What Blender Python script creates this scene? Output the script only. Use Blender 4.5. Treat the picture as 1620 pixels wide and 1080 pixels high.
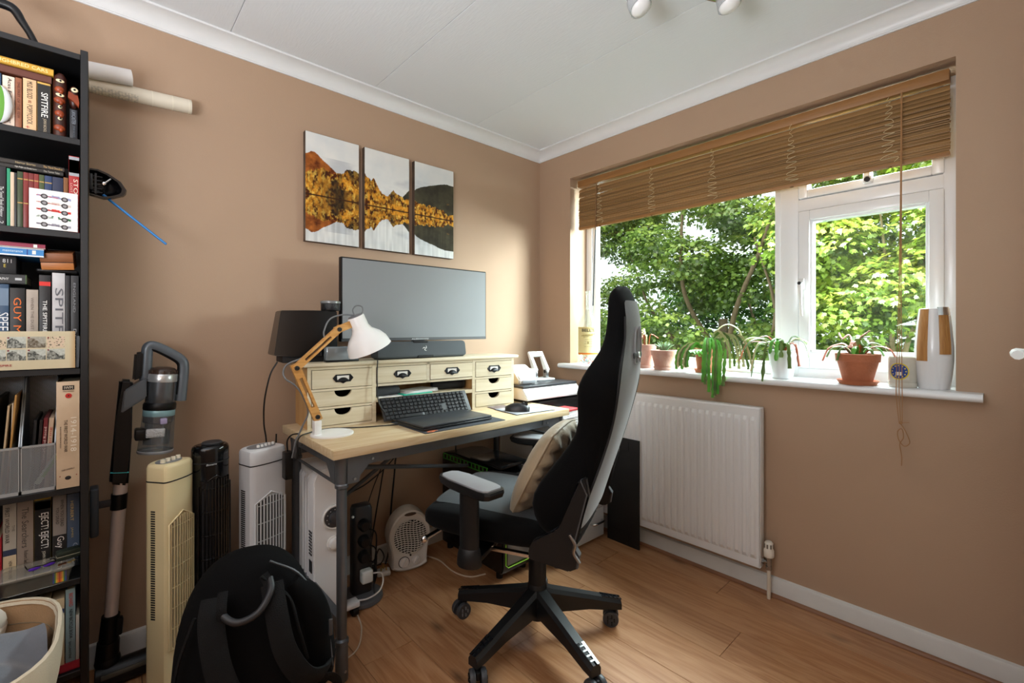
import bpy, bmesh, math, random
import numpy as np
from mathutils import Vector, Matrix, Euler
S = bpy.context.scene
COL = S.collection
for o in list(bpy.data.objects):
    bpy.data.objects.remove(o)
PI = math.pi
R = math.radians

# ------------------------------------------------------------------ camera
cam_data = bpy.data.cameras.new('camera')
cam_data.lens = 722.0 / 1620.0 * 36.0
cam_data.sensor_width = 36.0
cam_data.shift_y = -20.0 / 1620.0
cam_data.clip_start = 0.02
cam = bpy.data.objects.new('camera', cam_data)
cam.location = (-2.19, -2.125, 1.16)
cam.rotation_euler = (PI / 2, 0, -R(42.4))
COL.objects.link(cam)
S.camera = cam

# ------------------------------------------------------------------ view, world, lights
S.view_settings.view_transform = 'Standard'
S.view_settings.look = 'None'
S.view_settings.gamma = 1
S.view_settings.use_curve_mapping = False
S.view_settings.exposure = 0.38
wd = bpy.data.worlds.new('sky')
S.world = wd
wd.use_nodes = True
bg = wd.node_tree.nodes['Background']
bg.inputs[0].default_value = (0.90, 0.95, 1.0, 1)
bg.inputs[1].default_value = 2.0


def area(name, loc, target, sx, sy, power, col):
    d = bpy.data.lights.new(name, 'AREA')
    d.shape = 'RECTANGLE'
    d.size = sx
    d.size_y = sy
    d.energy = power
    d.color = col
    o = bpy.data.objects.new(name, d)
    o.location = loc
    o.rotation_euler = (Vector(target) - Vector(loc)).to_track_quat('-Z', 'Y').to_euler()
    COL.objects.link(o)
    return o


sun_d = bpy.data.lights.new('sun', 'SUN')
sun_d.energy = 3.0
sun_d.angle = R(1.5)
sun_d.color = (1.0, 0.95, 0.84)
sun = bpy.data.objects.new('sun', sun_d)
sun.rotation_euler = Vector((0.62, 0.28, -0.95)).to_track_quat('-Z', 'Y').to_euler()
COL.objects.link(sun)
# bright sky above the trees, pouring down through the window
area('sky_light_window', (1.5, -1.1, 3.1), (-0.6, -1.0, 0.7), 2.6, 1.6, 420, (0.86, 0.94, 1.0))
# open sky to the right of the trees, slanting in across the room to the desk wall
area('sky_light_side', (1.9, -3.7, 2.0), (-0.7, 0.0, 1.15), 1.6, 1.4, 380, (0.90, 0.96, 1.0))
# added soft fill at the far end of the room, no window there
area('room_end_fill', (-3.2, -1.4, 1.6), (-0.4, -0.9, 1.35), 1.2, 1.2, 6, (0.92, 0.96, 1.0))
# added fill behind the camera, aimed up to brighten the ceiling
area('ceiling_fill', (-2.85, -1.75, 1.25), (-2.5, -1.5, 3.0), 0.5, 0.5, 34, (0.88, 0.94, 1.0))


# ------------------------------------------------------------------ helpers
def lin(h):
    h = h.lstrip('#')
    c = [int(h[i:i + 2], 16) / 255 for i in (0, 2, 4)]
    return tuple(x / 12.92 if x <= 0.04045 else ((x + 0.055) / 1.055) ** 2.4 for x in c)


MATS = {}


def M(name, col='#808080', rough=0.5, metal=0.0, var=0.0, vscale=12.0, bump=0.0, bscale=80.0, spec=0.5,
      stretch=(1, 1, 1), coat=0.0, col2=None, sheen=0.0, rnd=0.0):
    """principled material with procedural colour variation and fine relief"""
    if name in MATS:
        return MATS[name]
    m = bpy.data.materials.new(name)
    m.use_nodes = True
    nt = m.node_tree
    p = nt.nodes['Principled BSDF']
    c = lin(col)
    p.inputs['Base Color'].default_value = (*c, 1)
    p.inputs['Roughness'].default_value = rough
    p.inputs['Metallic'].default_value = metal
    p.inputs['Specular IOR Level'].default_value = spec
    p.inputs['Coat Weight'].default_value = coat
    p.inputs['Sheen Weight'].default_value = sheen
    if var or bump or col2 or rnd:
        tc = nt.nodes.new('ShaderNodeTexCoord')
        mp = nt.nodes.new('ShaderNodeMapping')
        mp.inputs['Scale'].default_value = stretch
        nt.links.new(tc.outputs['Object'], mp.inputs[0])
    if var or col2:
        n = nt.nodes.new('ShaderNodeTexNoise')
        n.inputs['Scale'].default_value = vscale
        n.inputs['Detail'].default_value = 5
        nt.links.new(mp.outputs[0], n.inputs['Vector'])
        cr = nt.nodes.new('ShaderNodeValToRGB')
        c2 = lin(col2) if col2 else tuple(min(1, x * (1 + var)) for x in c)
        c1 = c if col2 else tuple(x * (1 - var) for x in c)
        cr.color_ramp.elements[0].position = 0.3
        cr.color_ramp.elements[1].position = 0.7
        cr.color_ramp.elements[0].color = (*c1, 1)
        cr.color_ramp.elements[1].color = (*c2, 1)
        nt.links.new(n.outputs[0], cr.inputs[0])
        out = cr.outputs[0]
        if rnd:
            oi = nt.nodes.new('ShaderNodeObjectInfo')
            hsv = nt.nodes.new('ShaderNodeHueSaturation')
            mr = nt.nodes.new('ShaderNodeMapRange')
            mr.inputs['To Min'].default_value = 1 - rnd
            mr.inputs['To Max'].default_value = 1 + rnd
            nt.links.new(oi.outputs['Random'], mr.inputs[0])
            nt.links.new(mr.outputs[0], hsv.inputs['Value'])
            nt.links.new(out, hsv.inputs['Color'])
            out = hsv.outputs[0]
        nt.links.new(out, p.inputs['Base Color'])
    if bump:
        n2 = nt.nodes.new('ShaderNodeTexNoise')
        n2.inputs['Scale'].default_value = bscale
        n2.inputs['Detail'].default_value = 4
        nt.links.new(mp.outputs[0], n2.inputs['Vector'])
        b = nt.nodes.new('ShaderNodeBump')
        b.inputs['Strength'].default_value = bump
        b.inputs['Distance'].default_value = 0.01
        nt.links.new(n2.outputs[0], b.inputs['Height'])
        nt.links.new(b.outputs[0], p.inputs['Normal'])
    MATS[name] = m
    return m


def glassy(name, tint='#ffffff', gloss=0.06, rough=0.0, dense=0.0, dcol='#ffffff'):
    """thin clear sheet: see-through with a mirror gloss, optionally a cloudy share"""
    m = bpy.data.materials.new(name)
    m.use_nodes = True
    nt = m.node_tree
    nt.nodes.clear()
    out = nt.nodes.new('ShaderNodeOutputMaterial')
    t = nt.nodes.new('ShaderNodeBsdfTransparent')
    t.inputs[0].default_value = (*lin(tint), 1)
    g = nt.nodes.new('ShaderNodeBsdfGlossy')
    g.inputs['Roughness'].default_value = rough
    mx = nt.nodes.new('ShaderNodeMixShader')
    mx.inputs[0].default_value = gloss
    nt.links.new(t.outputs[0], mx.inputs[1])
    nt.links.new(g.outputs[0], mx.inputs[2])
    last = mx
    if dense:
        d = nt.nodes.new('ShaderNodeBsdfDiffuse')
        d.inputs[0].default_value = (*lin(dcol), 1)
        m2 = nt.nodes.new('ShaderNodeMixShader')
        m2.inputs[0].default_value = dense
        nt.links.new(mx.outputs[0], m2.inputs[1])
        nt.links.new(d.outputs[0], m2.inputs[2])
        last = m2
    nt.links.new(last.outputs[0], out.inputs[0])
    return m


def printed(name, rough=0.5, spec=0.4):
    """flat print read from the mesh's colour attribute"""
    m = bpy.data.materials.new(name)
    m.use_nodes = True
    nt = m.node_tree
    p = nt.nodes['Principled BSDF']
    p.inputs['Roughness'].default_value = rough
    p.inputs['Specular IOR Level'].default_value = spec
    a = nt.nodes.new('ShaderNodeVertexColor')
    a.layer_name = 'print'
    nt.links.new(a.outputs[0], p.inputs['Base Color'])
    return m


def V(*a):
    return Vector(a)


class MB:
    """collects simple shapes into one mesh"""

    def __init__(s):
        s.bm = bmesh.new()

    def box(s, c, d, rot=None, bev=0.0, seg=2):
        mt = Matrix.Translation(c)
        if rot is not None:
            mt = mt @ Euler(rot).to_matrix().to_4x4()
        mt = mt @ Matrix.Diagonal((*d, 1))
        r = bmesh.ops.create_cube(s.bm, size=1, matrix=mt)
        if bev:
            es = list({e for v in r['verts'] for e in v.link_edges})
            bmesh.ops.bevel(s.bm, geom=es, offset=bev, segments=seg, affect='EDGES', profile=0.5)
        return s

    def b2(s, lo, hi, bev=0.0, seg=2):
        return s.box([(a + b) / 2 for a, b in zip(lo, hi)], [abs(b - a) for a, b in zip(lo, hi)], None, bev, seg)

    def rings(s, rings, closed=True, caps=True):
        vs = [[s.bm.verts.new(p) for p in r] for r in rings]
        n = len(vs[0])
        for a, b in zip(vs, vs[1:]):
            for i in range(n if closed else n - 1):
                j = (i + 1) % n
                try:
                    s.bm.faces.new((a[i], a[j], b[j], b[i]))
                except ValueError:
                    pass
        if caps and closed:
            for r in (vs[0], vs[-1]):
                try:
                    s.bm.faces.new(r)
                except ValueError:
                    pass
        return s

    def lathe(s, prof, seg=20, mt=None, caps=True):
        mt = mt or Matrix()
        s.rings([[mt @ V(max(r, 1e-5) * math.cos(2 * PI * k / seg), max(r, 1e-5) * math.sin(2 * PI * k / seg), z)
                  for k in range(seg)] for r, z in prof], True, caps)
        return s

    def cyl(s, p0, p1, r0, r1=None, seg=16, caps=True):
        p0, p1 = Vector(p0), Vector(p1)
        r1 = r0 if r1 is None else r1
        q = (p1 - p0).to_track_quat('Z', 'Y').to_matrix().to_4x4()
        return s.lathe([(r0, 0), (r1, (p1 - p0).length)], seg, Matrix.Translation(p0) @ q, caps)

    def tube(s, pts, r, seg=8, closed=False, flat=None):
        """sweep a circle (or an ellipse flat=(a,b)) along points"""
        pts = [Vector(p) for p in pts]
        n = len(pts)
        rs = r if isinstance(r, (list, tuple)) else [r] * n
        up = None
        rings = []
        for i in range(n):
            if closed:
                t = pts[(i + 1) % n] - pts[i - 1]
            else:
                t = pts[min(i + 1, n - 1)] - pts[max(i - 1, 0)]
            t = t.normalized() if t.length > 1e-9 else V(0, 0, 1)
            if up is None:
                up = t.orthogonal().normalized()
                if flat:
                    up = (Vector(flat[2]) - t * t.dot(Vector(flat[2]))).normalized()
            up = (up - t * t.dot(up)).normalized()
            sd = t.cross(up)
            a, b = (flat[0], flat[1]) if flat else (rs[i], rs[i])
            rings.append([pts[i] + up * (a * math.cos(2 * PI * k / seg)) + sd * (b * math.sin(2 * PI * k / seg))
                          for k in range(seg)])
        if closed:
            rings.append(rings[0])
        return s.rings(rings, True, not closed)

    def prism(s, poly, vec):
        """extrude a planar polygon (3-D points) along vec"""
        a = [s.bm.verts.new(p) for p in poly]
        b = [s.bm.verts.new(Vector(p) + Vector(vec)) for p in poly]
        n = len(a)
        s.bm.faces.new(a)
        s.bm.faces.new(list(reversed(b)))
        for i in range(n):
            s.bm.faces.new((a[i], b[i], b[(i + 1) % n], a[(i + 1) % n]))
        return s

    def ball(s, c, rx, ry=None, rz=None, seg=16, rot=None):
        ry = rx if ry is None else ry
        rz = rx if rz is None else rz
        mt = Matrix.Translation(c)
        if rot is not None:
            mt = mt @ Euler(rot).to_matrix().to_4x4()
        bmesh.ops.create_uvsphere(s.bm, u_segments=seg, v_segments=max(6, seg // 2), radius=1,
                                  matrix=mt @ Matrix.Diagonal((rx, ry, rz, 1)))
        return s

    def build(s, name, mat, parent=None, smooth=38, sub=0, loc=None):
        bmesh.ops.recalc_face_normals(s.bm, faces=s.bm.faces)
        me = bpy.data.meshes.new(name)
        s.bm.to_mesh(me)
        s.bm.free()
        if smooth:
            me.shade_smooth()
            if not sub:
                me.set_sharp_from_angle(angle=R(smooth))
        return link(name, me, mat, parent, sub, loc)


def link(name, me, mat, parent=None, sub=0, loc=None):
    if mat is not None and not me.materials:
        me.materials.append(mat)
    o = bpy.data.objects.new(name, me)
    COL.objects.link(o)
    if parent is not None:
        o.parent = parent
    if loc is not None:
        o.location = loc
    if sub:
        md = o.modifiers.new('subdivision', 'SUBSURF')
        md.levels = sub
        md.render_levels = sub
    return o


def tag(o, label, cat, group=None):
    o['label'] = label
    o['category'] = cat
    if group:
        o['group'] = group
    return o


def thing(name, label, cat, loc=(0, 0, 0), rz=0.0, group=None):
    o = bpy.data.objects.new(name, None)
    o.empty_display_size = 0.05
    COL.objects.link(o)
    o.location = loc
    o.rotation_euler = (0, 0, rz)
    return tag(o, label, cat, group)


def struct(o):
    o['kind'] = 'structure'
    return o


def dup(root, loc, rz=None, label=None):
    r = root.copy()
    COL.objects.link(r)
    r.location = loc
    if rz is not None:
        r.rotation_euler = (0, 0, rz)
    if label:
        r['label'] = label
    for ch in list(root.children):
        c = ch.copy()
        COL.objects.link(c)
        c.parent = r
        for g in list(ch.children):
            d = g.copy()
            COL.objects.link(d)
            d.parent = c
    return r


def frame(o, x, y, z=None):
    """matrix with origin o, local x and y directions"""
    x = Vector(x).normalized()
    y = Vector(y)
    z = x.cross(y).normalized()
    y = z.cross(x)
    m = Matrix.Identity(4)
    for i in range(3):
        m[i][0], m[i][1], m[i][2], m[i][3] = x[i], y[i], z[i], o[i]
    return m


TXT = {}


def text(s, w, h, mt, mat, parent, name='title', res=2, ext=0.0004, bold=0.0, shear=0.0):
    """flat lettering stretched to w x h, centred on the frame mt"""
    cu = bpy.data.curves.new('lettering', 'FONT')
    cu.body = s
    cu.resolution_u = res
    cu.offset = bold
    cu.shear = shear
    cu.extrude = 0.01
    cu.fill_mode = 'FRONT'
    ob = bpy.data.objects.new('lettering', cu)
    COL.objects.link(ob)
    dg = bpy.context.evaluated_depsgraph_get()
    me = bpy.data.meshes.new_from_object(ob.evaluated_get(dg))
    bpy.data.objects.remove(ob)
    bpy.data.curves.remove(cu)
    n = len(me.vertices)
    co = np.empty(n * 3, dtype=np.float64)
    me.vertices.foreach_get('co', co)
    co = co.reshape(-1, 3)
    lo, hi = co.min(0), co.max(0)
    sx = w / max(hi[0] - lo[0], 1e-6)
    sy = h / max(hi[1] - lo[1], 1e-6)
    co[:, 0] = (co[:, 0] - (lo[0] + hi[0]) / 2) * sx
    co[:, 1] = (co[:, 1] - (lo[1] + hi[1]) / 2) * sy
    co[:, 2] = np.where(co[:, 2] > 0, ext, 0)
    m3 = np.array(mt)
    co = co @ m3[:3, :3].T + m3[:3, 3]
    me.vertices.foreach_set('co', co.reshape(-1))
    me.materials.clear()
    me.update()
    return link(name, me, mat, parent)


PRINT = printed('print', 0.45)
PRINT_MATT = printed('print_matt', 0.75, 0.2)


def print_sheet(name, w, h, nx, ny, fn, mt, parent=None, mat=None, bend=None):
    """flat print: a fine grid in frame mt (origin = lower left corner) coloured by fn(u, v) -> n x 3 linear rgb"""
    u, v = np.meshgrid(np.linspace(0, 1, nx), np.linspace(0, 1, ny))
    u, v = u.ravel(), v.ravel()
    co = np.stack([u * w, v * h, np.zeros_like(u)], 1)
    if bend is not None:
        co = bend(u, v)
    m3 = np.array(mt)
    co = co @ m3[:3, :3].T + m3[:3, 3]
    idx = np.arange(nx * ny).reshape(ny, nx)
    f = np.stack([idx[:-1, :-1], idx[:-1, 1:], idx[1:, 1:], idx[1:, :-1]], -1).reshape(-1, 4)
    me = bpy.data.meshes.new(name)
    me.from_pydata(co.tolist(), [], f.tolist())
    c = np.ones((nx * ny, 4), dtype=np.float32)
    c[:, :3] = np.clip(fn(u, v), 0, 1)
    at = me.color_attributes.new('print', 'FLOAT_COLOR', 'POINT')
    at.data.foreach_set('color', c.reshape(-1))
    me.shade_smooth()
    return link(name, me, mat or PRINT, parent)


def vnoise(x, y, seed=0):
    """smooth value noise on numpy arrays"""
    xi, yi = np.floor(x).astype(int), np.floor(y).astype(int)
    fx, fy = x - xi, y - yi
    fx, fy = fx * fx * (3 - 2 * fx), fy * fy * (3 - 2 * fy)

    def hsh(a, b):
        v = np.sin(a * 127.1 + b * 311.7 + seed * 74.7) * 43758.5453
        return v - np.floor(v)
    return ((hsh(xi, yi) * (1 - fx) + hsh(xi + 1, yi) * fx) * (1 - fy)
            + (hsh(xi, yi + 1) * (1 - fx) + hsh(xi + 1, yi + 1) * fx) * fy)


def fbm(x, y, seed=0, oct=4):
    t, a = 0, 0.5
    for k in range(oct):
        t = t + a * vnoise(x * 2 ** k, y * 2 ** k, seed + k)
        a *= 0.5
    return t


def mixc(a, b, t):
    t = np.clip(t, 0, 1)[:, None]
    return np.asarray(a) * (1 - t) + np.asarray(b) * t


def smooth_path(pts, n=8):
    """Catmull-Rom through points"""
    P = [Vector(p) for p in pts]
    P = [P[0] * 2 - P[1]] + P + [P[-1] * 2 - P[-2]]
    out = []
    for i in range(1, len(P) - 2):
        for k in range(n):
            t = k / n
            a, b, c, d = P[i - 1], P[i], P[i + 1], P[i + 2]
            out.append(0.5 * ((2 * b) + (c - a) * t + (2 * a - 5 * b + 4 * c - d) * t * t + (3 * b - a - 3 * c + d) * t ** 3))
    out.append(P[-2])
    return out


# common materials
BLACKP = M('black_plastic', '#0b0b0d', 0.4, bump=0.05, bscale=300, spec=0.35)
BLACKM = M('black_matt', '#101012', 0.7)
DGREY = M('dark_grey_plastic', '#2c2d30', 0.45)
MGREY = M('mid_grey_plastic', '#77797d', 0.4)
WHITEP = M('white_plastic', '#e9e9e7', 0.35)
CHROME = M('chrome', '#d8dadd', 0.12, 1.0)
STEEL = M('brushed_steel', '#a9abae', 0.3, 1.0)
IRON = M('dark_steel', '#62666b', 0.42, 0.55, var=0.08, vscale=20)

# ------------------------------------------------------------------ room shell
def paint_material():
    m = M('wall_paint', '#b3977f', 0.62, var=0.035, vscale=1.6, bump=0.06, bscale=180, spec=0.25)
    return m


WALL = paint_material()
WHITE = M('white_gloss_paint', '#e4e5e6', 0.35, var=0.02, vscale=8)
SKIRT = M('skirting_paint', '#d6d6d3', 0.4, var=0.04, vscale=10)
UPVC = M('white_upvc', '#eff1f3', 0.22)


def ceiling_material():
    m = M('ceiling_paper', '#e4e7eb', 0.8, spec=0.2, bump=0.1, bscale=170, stretch=(1.0, 0.16, 1))
    return m


CEIL = ceiling_material()
H = 2.32
mb = MB()
mb.b2((-3.4, 0, -0.1), (0.27, 0.12, 2.55))
struct(mb.build('wall_left', WALL, None, 0))
mb = MB()
WY0, WY1, WZ0, WZ1 = -1.995, -0.265, 0.93, 2.1
mb.b2((0, -2.3, -0.1), (0.26, WY0, 2.55))
mb.b2((0, WY1, -0.1), (0.26, 0.0, 2.55))
mb.b2((0, WY0, -0.1), (0.26, WY1, WZ0))
mb.b2((0, WY0, WZ1), (0.26, WY1, 2.55))
struct(mb.build('wall_right', WALL, None, 0))
mb = MB().b2((-3.4, -2.32, -0.1), (0.0, -2.2, 2.55))
struct(mb.build('wall_back', WALL, None, 0))
mb = MB().b2((-3.42, -2.32, -0.1), (-3.3, 0.0, 2.55))
struct(mb.build('wall_front', WALL, None, 0))
mb = MB().b2((-3.42, -2.32, H), (0.27, 0.12, H + 0.12))
ceil = struct(mb.build('ceiling', CEIL, None, 0))
xs = [-3.3, -3.0, -2.4, -1.8, -1.2, -0.6, 0.0]
for xa, xb in zip(xs, xs[1:]):
    MB().b2((xa + 0.001, -2.2, H - 0.004), (xb - 0.001, 0.0, H), 0.0012, 1).build('ceiling_board', CEIL, ceil, 0)

# cove cornices
cove = [(0.0, 2.262), (0.006, 2.262), (0.006, 2.268)]
for k in range(9):
    a = k / 8 * PI / 2
    cove.append((0.066 - 0.058 * math.cos(a), 2.268 + 0.044 * math.sin(a)))
cove += [(0.074, 2.308), (0.074, H - 0.004), (0.070, H - 0.004), (0.070, H), (0, H)]
mb = MB().prism([(-3.3, -d, z) for d, z in cove], (3.3, 0, 0))
struct(mb.build('trim_1', WHITE, None, 30))
mb = MB().prism([(-d, -2.2, z) for d, z in cove], (0, 2.2, 0))
struct(mb.build('trim_2', WHITE, None, 30))

# skirting boards
prof = [(0, 0), (0.015, 0), (0.015, 0.068), (0.011, 0.078), (0.0, 0.082)]
mb = MB().prism([(-3.3, -d, z) for d, z in prof], (3.3, 0, 0))
struct(mb.build('baseboard_left', SKIRT, None, 25))
mb = MB().prism([(-d, -2.2, z) for d, z in prof], (0, 2.2 - 0.015, 0))
struct(mb.build('baseboard_right', SKIRT, None, 25))
quad = [(0.015, 0.0)] + [(0.015 + 0.013 * math.cos(a), 0.013 * math.sin(a)) for a in [k / 6 * PI / 2 for k in range(7)]]
BROWN_TRIM = M('brown_floor_trim', '#8a5f42', 0.45, var=0.15, vscale=6, stretch=(1, 0.1, 1))
mb = MB().prism([(-d, -2.2, z) for d, z in quad], (0, 2.18, 0))
struct(mb.build('trim_3', BROWN_TRIM, None, 30))


# floor of single planks
def wood(name, c1, c2, c3, axis, rough, scale=1.0, rnd=0.12, coat=0.0, knots=True):
    m = bpy.data.materials.new(name)
    m.use_nodes = True
    nt = m.node_tree
    N = nt.nodes.new
    L = nt.links.new
    p = nt.nodes['Principled BSDF']
    p.inputs['Roughness'].default_value = rough
    p.inputs['Coat Weight'].default_value = coat
    p.inputs['Coat Roughness'].default_value = 0.3
    tc = N('ShaderNodeTexCoord')
    oi = N('ShaderNodeObjectInfo')
    sc = N('ShaderNodeVectorMath')
    sc.operation = 'SCALE'
    sc.inputs['Scale'].default_value = 13.0
    cb = N('ShaderNodeCombineXYZ')
    for i in range(3):
        L(oi.outputs['Random'], cb.inputs[i])
    L(cb.outputs[0], sc.inputs[0])
    ad = N('ShaderNodeVectorMath')
    L(tc.outputs['Object'], ad.inputs[0])
    L(sc.outputs[0], ad.inputs[1])
    mp = N('ShaderNodeMapping')
    st = [9 * scale, 9 * scale, 9 * scale]
    st[axis] = 0.9 * scale
    mp.inputs['Scale'].default_value = st
    L(ad.outputs[0], mp.inputs[0])
    n1 = N('ShaderNodeTexNoise')
    n1.inputs['Scale'].default_value = 1.4
    n1.inputs['Detail'].default_value = 3
    n1.inputs['Distortion'].default_value = 1.3
    L(mp.outputs[0], n1.inputs['Vector'])
    mu = N('ShaderNodeMath')
    mu.operation = 'MULTIPLY'
    mu.inputs[1].default_value = 9.0
    L(n1.outputs[0], mu.inputs[0])
    fr = N('ShaderNodeMath')
    fr.operation = 'PINGPONG'
    fr.inputs[1].default_value = 1.0
    L(mu.outputs[0], fr.inputs[0])
    mp2 = N('ShaderNodeMapping')
    st2 = [170 * scale] * 3
    st2[axis] = 5 * scale
    mp2.inputs['Scale'].default_value = st2
    L(ad.outputs[0], mp2.inputs[0])
    n2 = N('ShaderNodeTexNoise')
    n2.inputs['Scale'].default_value = 1.0
    n2.inputs['Detail'].default_value = 3
    L(mp2.outputs[0], n2.inputs['Vector'])
    mxv = N('ShaderNodeMath')
    mxv.operation = 'MULTIPLY_ADD'
    mxv.inputs[1].default_value = 0.42
    L(fr.outputs[0], mxv.inputs[0])
    m3 = N('ShaderNodeMath')
    m3.operation = 'MULTIPLY'
    m3.inputs[1].default_value = 0.62
    L(n2.outputs[0], m3.inputs[0])
    L(m3.outputs[0], mxv.inputs[2])
    cr = N('ShaderNodeValToRGB')
    e = cr.color_ramp.elements
    e[0].position = 0.15
    e[0].color = (*lin(c1), 1)
    e[1].position = 0.85
    e[1].color = (*lin(c3), 1)
    k = e.new(0.5)
    k.color = (*lin(c2), 1)
    L(mxv.outputs[0], cr.inputs[0])
    hsv = N('ShaderNodeHueSaturation')
    mr = N('ShaderNodeMapRange')
    mr.inputs['To Min'].default_value = 1 - rnd
    mr.inputs['To Max'].default_value = 1 + rnd
    L(oi.outputs['Random'], mr.inputs[0])
    L(mr.outputs[0], hsv.inputs['Value'])
    L(cr.outputs[0], hsv.inputs['Color'])
    last = hsv.outputs[0]
    if knots:
        mk = N('ShaderNodeMapping')
        sk = [5.2, 5.2, 5.2]
        sk[axis] = 2.1
        mk.inputs['Scale'].default_value = sk
        L(ad.outputs[0], mk.inputs[0])
        vo = N('ShaderNodeTexVoronoi')
        vo.inputs['Scale'].default_value = 1.0
        L(mk.outputs[0], vo.inputs['Vector'])
        kr = N('ShaderNodeValToRGB')
        kr.color_ramp.elements[0].position = 0.02
        kr.color_ramp.elements[0].color = (0.25, 0.25, 0.25, 1)
        kr.color_ramp.elements[1].position = 0.12
        kr.color_ramp.elements[1].color = (1, 1, 1, 1)
        L(vo.outputs['Distance'], kr.inputs[0])
        mm = N('ShaderNodeMix')
        mm.data_type = 'RGBA'
        mm.blend_type = 'MULTIPLY'
        mm.inputs[0].default_value = 0.75
        L(last, mm.inputs[6])
        L(kr.outputs[0], mm.inputs[7])
        last = mm.outputs[2]
    L(last, p.inputs['Base Color'])
    b = N('ShaderNodeBump')
    b.inputs['Strength'].default_value = 0.08
    b.inputs['Distance'].default_value = 0.004
    L(n2.outputs[0], b.inputs['Height'])
    L(b.outputs[0], p.inputs['Normal'])
    MATS[name] = m
    return m


FLOORWOOD = wood('oak_floor', '#99663f', '#ad7d56', '#bb8e67', 1, 0.36, 1.0, 0.07)
mb = MB().b2((-3.42, -2.32, -0.12), (0.27, 0.12, -0.012))
floor = struct(mb.build('floor', M('floor_underlay', '#3a2417', 0.8), None, 0))
random.seed(7)
PLW, PLL = 0.19, 1.285
ends = {8: -0.62, 15: -1.25}
plank_cache = {}
for row in range(18):
    x0 = -1.316 - 0.19 * 9 + PLW * row
    x1 = min(x0 + PLW, 0.0)
    if x0 >= -0.001:
        continue
    j = ends.get(row, None)
    if j is None:
        j = -((row * 0.47) % 1.0) * PLL
    y = j + PLL
    while y < 0.0:
        y += PLL
    while y > -2.2:
        ya, yb = max(y - PLL, -2.2), min(y, 0.0)
        if yb - ya > 0.02:
            key = (round(x1 - x0, 3), round(yb - ya, 3))
            if key not in plank_cache:
                w, l = x1 - x0 - 0.0016, yb - ya - 0.0016
                pm = MB().b2((-w / 2, -l / 2, -0.012), (w / 2, l / 2, 0.0), 0.0008, 1)
                o = pm.build('plank', FLOORWOOD, floor, 0)
                plank_cache[key] = o.data
            else:
                o = link('plank', plank_cache[key], None, floor)
            o.location = ((x0 + x1) / 2, (ya + yb) / 2, 0)
        y -= PLL

# door on the back wall behind the camera: only its lever shows at the right edge
door = struct(MB().b2((-0.99, -2.2, 0), (-0.2, -2.165, 2.0), 0.004).build('door_1', WHITE, None, 0))
mb = MB()
mb.b2((-1.07, -2.2, 0), (-0.99, -2.18, 2.07), 0.004)
mb.b2((-0.2, -2.2, 0), (-0.12, -2.18, 2.07), 0.004)
mb.b2((-1.07, -2.2, 2.0), (-0.12, -2.18, 2.07), 0.004)
mb.build('door_frame', WHITE, door, 30)
mb = MB()
mb.b2((-0.286, -2.165, 0.99), (-0.246, -2.158, 1.17), 0.003)
mb.cyl((-0.266, -2.158, 1.093), (-0.266, -2.135, 1.093), 0.011)
mb.tube(smooth_path([(-0.266, -2.139, 1.093), (-0.30, -2.134, 1.094), (-0.36, -2.133, 1.093), (-0.395, -2.136, 1.091)], 5), 0.0125, 10)
mb.build('door_handle', WHITEP, door)

# ------------------------------------------------------------------ window
win = thing('window_1', 'white framed window', 'window')
del win['label'], win['category']
struct(win)
FX0, FX1 = 0.16, 0.225


def rect_frame(name, y0, y1, z0, z1, w, x0, x1, mat, parent, bev=0.004, wb=None):
    wb = wb or w
    mb = MB()
    mb.b2((x0, y0, z0), (x1, y0 + w, z1), bev)
    mb.b2((x0, y1 - w, z0), (x1, y1, z1), bev)
    mb.b2((x0, y0 + w - 0.001, z0), (x1, y1 - w + 0.001, z0 + wb), bev)
    mb.b2((x0, y0 + w - 0.001, z1 - w), (x1, y1 - w + 0.001, z1), bev)
    return mb.build(name, mat, parent, 30)


MULL0, MULL1 = -1.475, -1.400
rect_frame('outer_frame', WY0, WY1, WZ0, WZ1, 0.045, FX0, FX1, UPVC, win, wb=0.06)
MB().b2((FX0 - 0.003, MULL0, 0.95), (FX1, MULL1, WZ1 - 0.04), 0.005).build('mullion', UPVC, win, 30)
MB().b2((FX0 - 0.002, WY0 + 0.04, 1.688), (FX1, MULL0 + 0.004, 1.742), 0.005).build('transom', UPVC, win, 30)
# glazing beads of the fixed light
rect_frame('glazing_bead', MULL1 - 0.003, WY1 - 0.04, 0.975, WZ1 - 0.03, 0.03, FX0 + 0.012, FX1 - 0.01, UPVC, win, 0.003)
GLASS = glassy('window_glass', '#f6fbf8', 0.012)
MB().b2((0.19, MULL1 - 0.0, 1.0), (0.196, -0.335, 2.06)).build('pane', GLASS, win, 0)
# casement below, fanlight above
sash = rect_frame('casement', WY0 + 0.040, MULL0 - 0.002, 0.985, 1.686, 0.043, FX0 - 0.012, FX1 - 0.012, UPVC, win, 0.004, 0.075)
rect_frame('casement_bead', WY0 + 0.079, MULL0 - 0.041, 1.052, 1.648, 0.014, FX0 + 0.0, FX1 - 0.02, UPVC, sash, 0.003)
MB().b2((0.185, WY0 + 0.085, 1.06), (0.191, MULL0 - 0.048, 1.64)).build('pane', GLASS, win, 0)
sash2 = rect_frame('fanlight', WY0 + 0.040, MULL0 - 0.002, 1.744, 2.05, 0.035, FX0 - 0.012, FX1 - 0.012, UPVC, win)
MB().b2((0.185, WY0 + 0.07, 1.775), (0.191, MULL0 - 0.03, 2.02)).build('pane', GLASS, win, 0)
mb = MB()
mb.b2((0.128, -1.504, 1.335), (0.149, -1.478, 1.385), 0.006)
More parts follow.
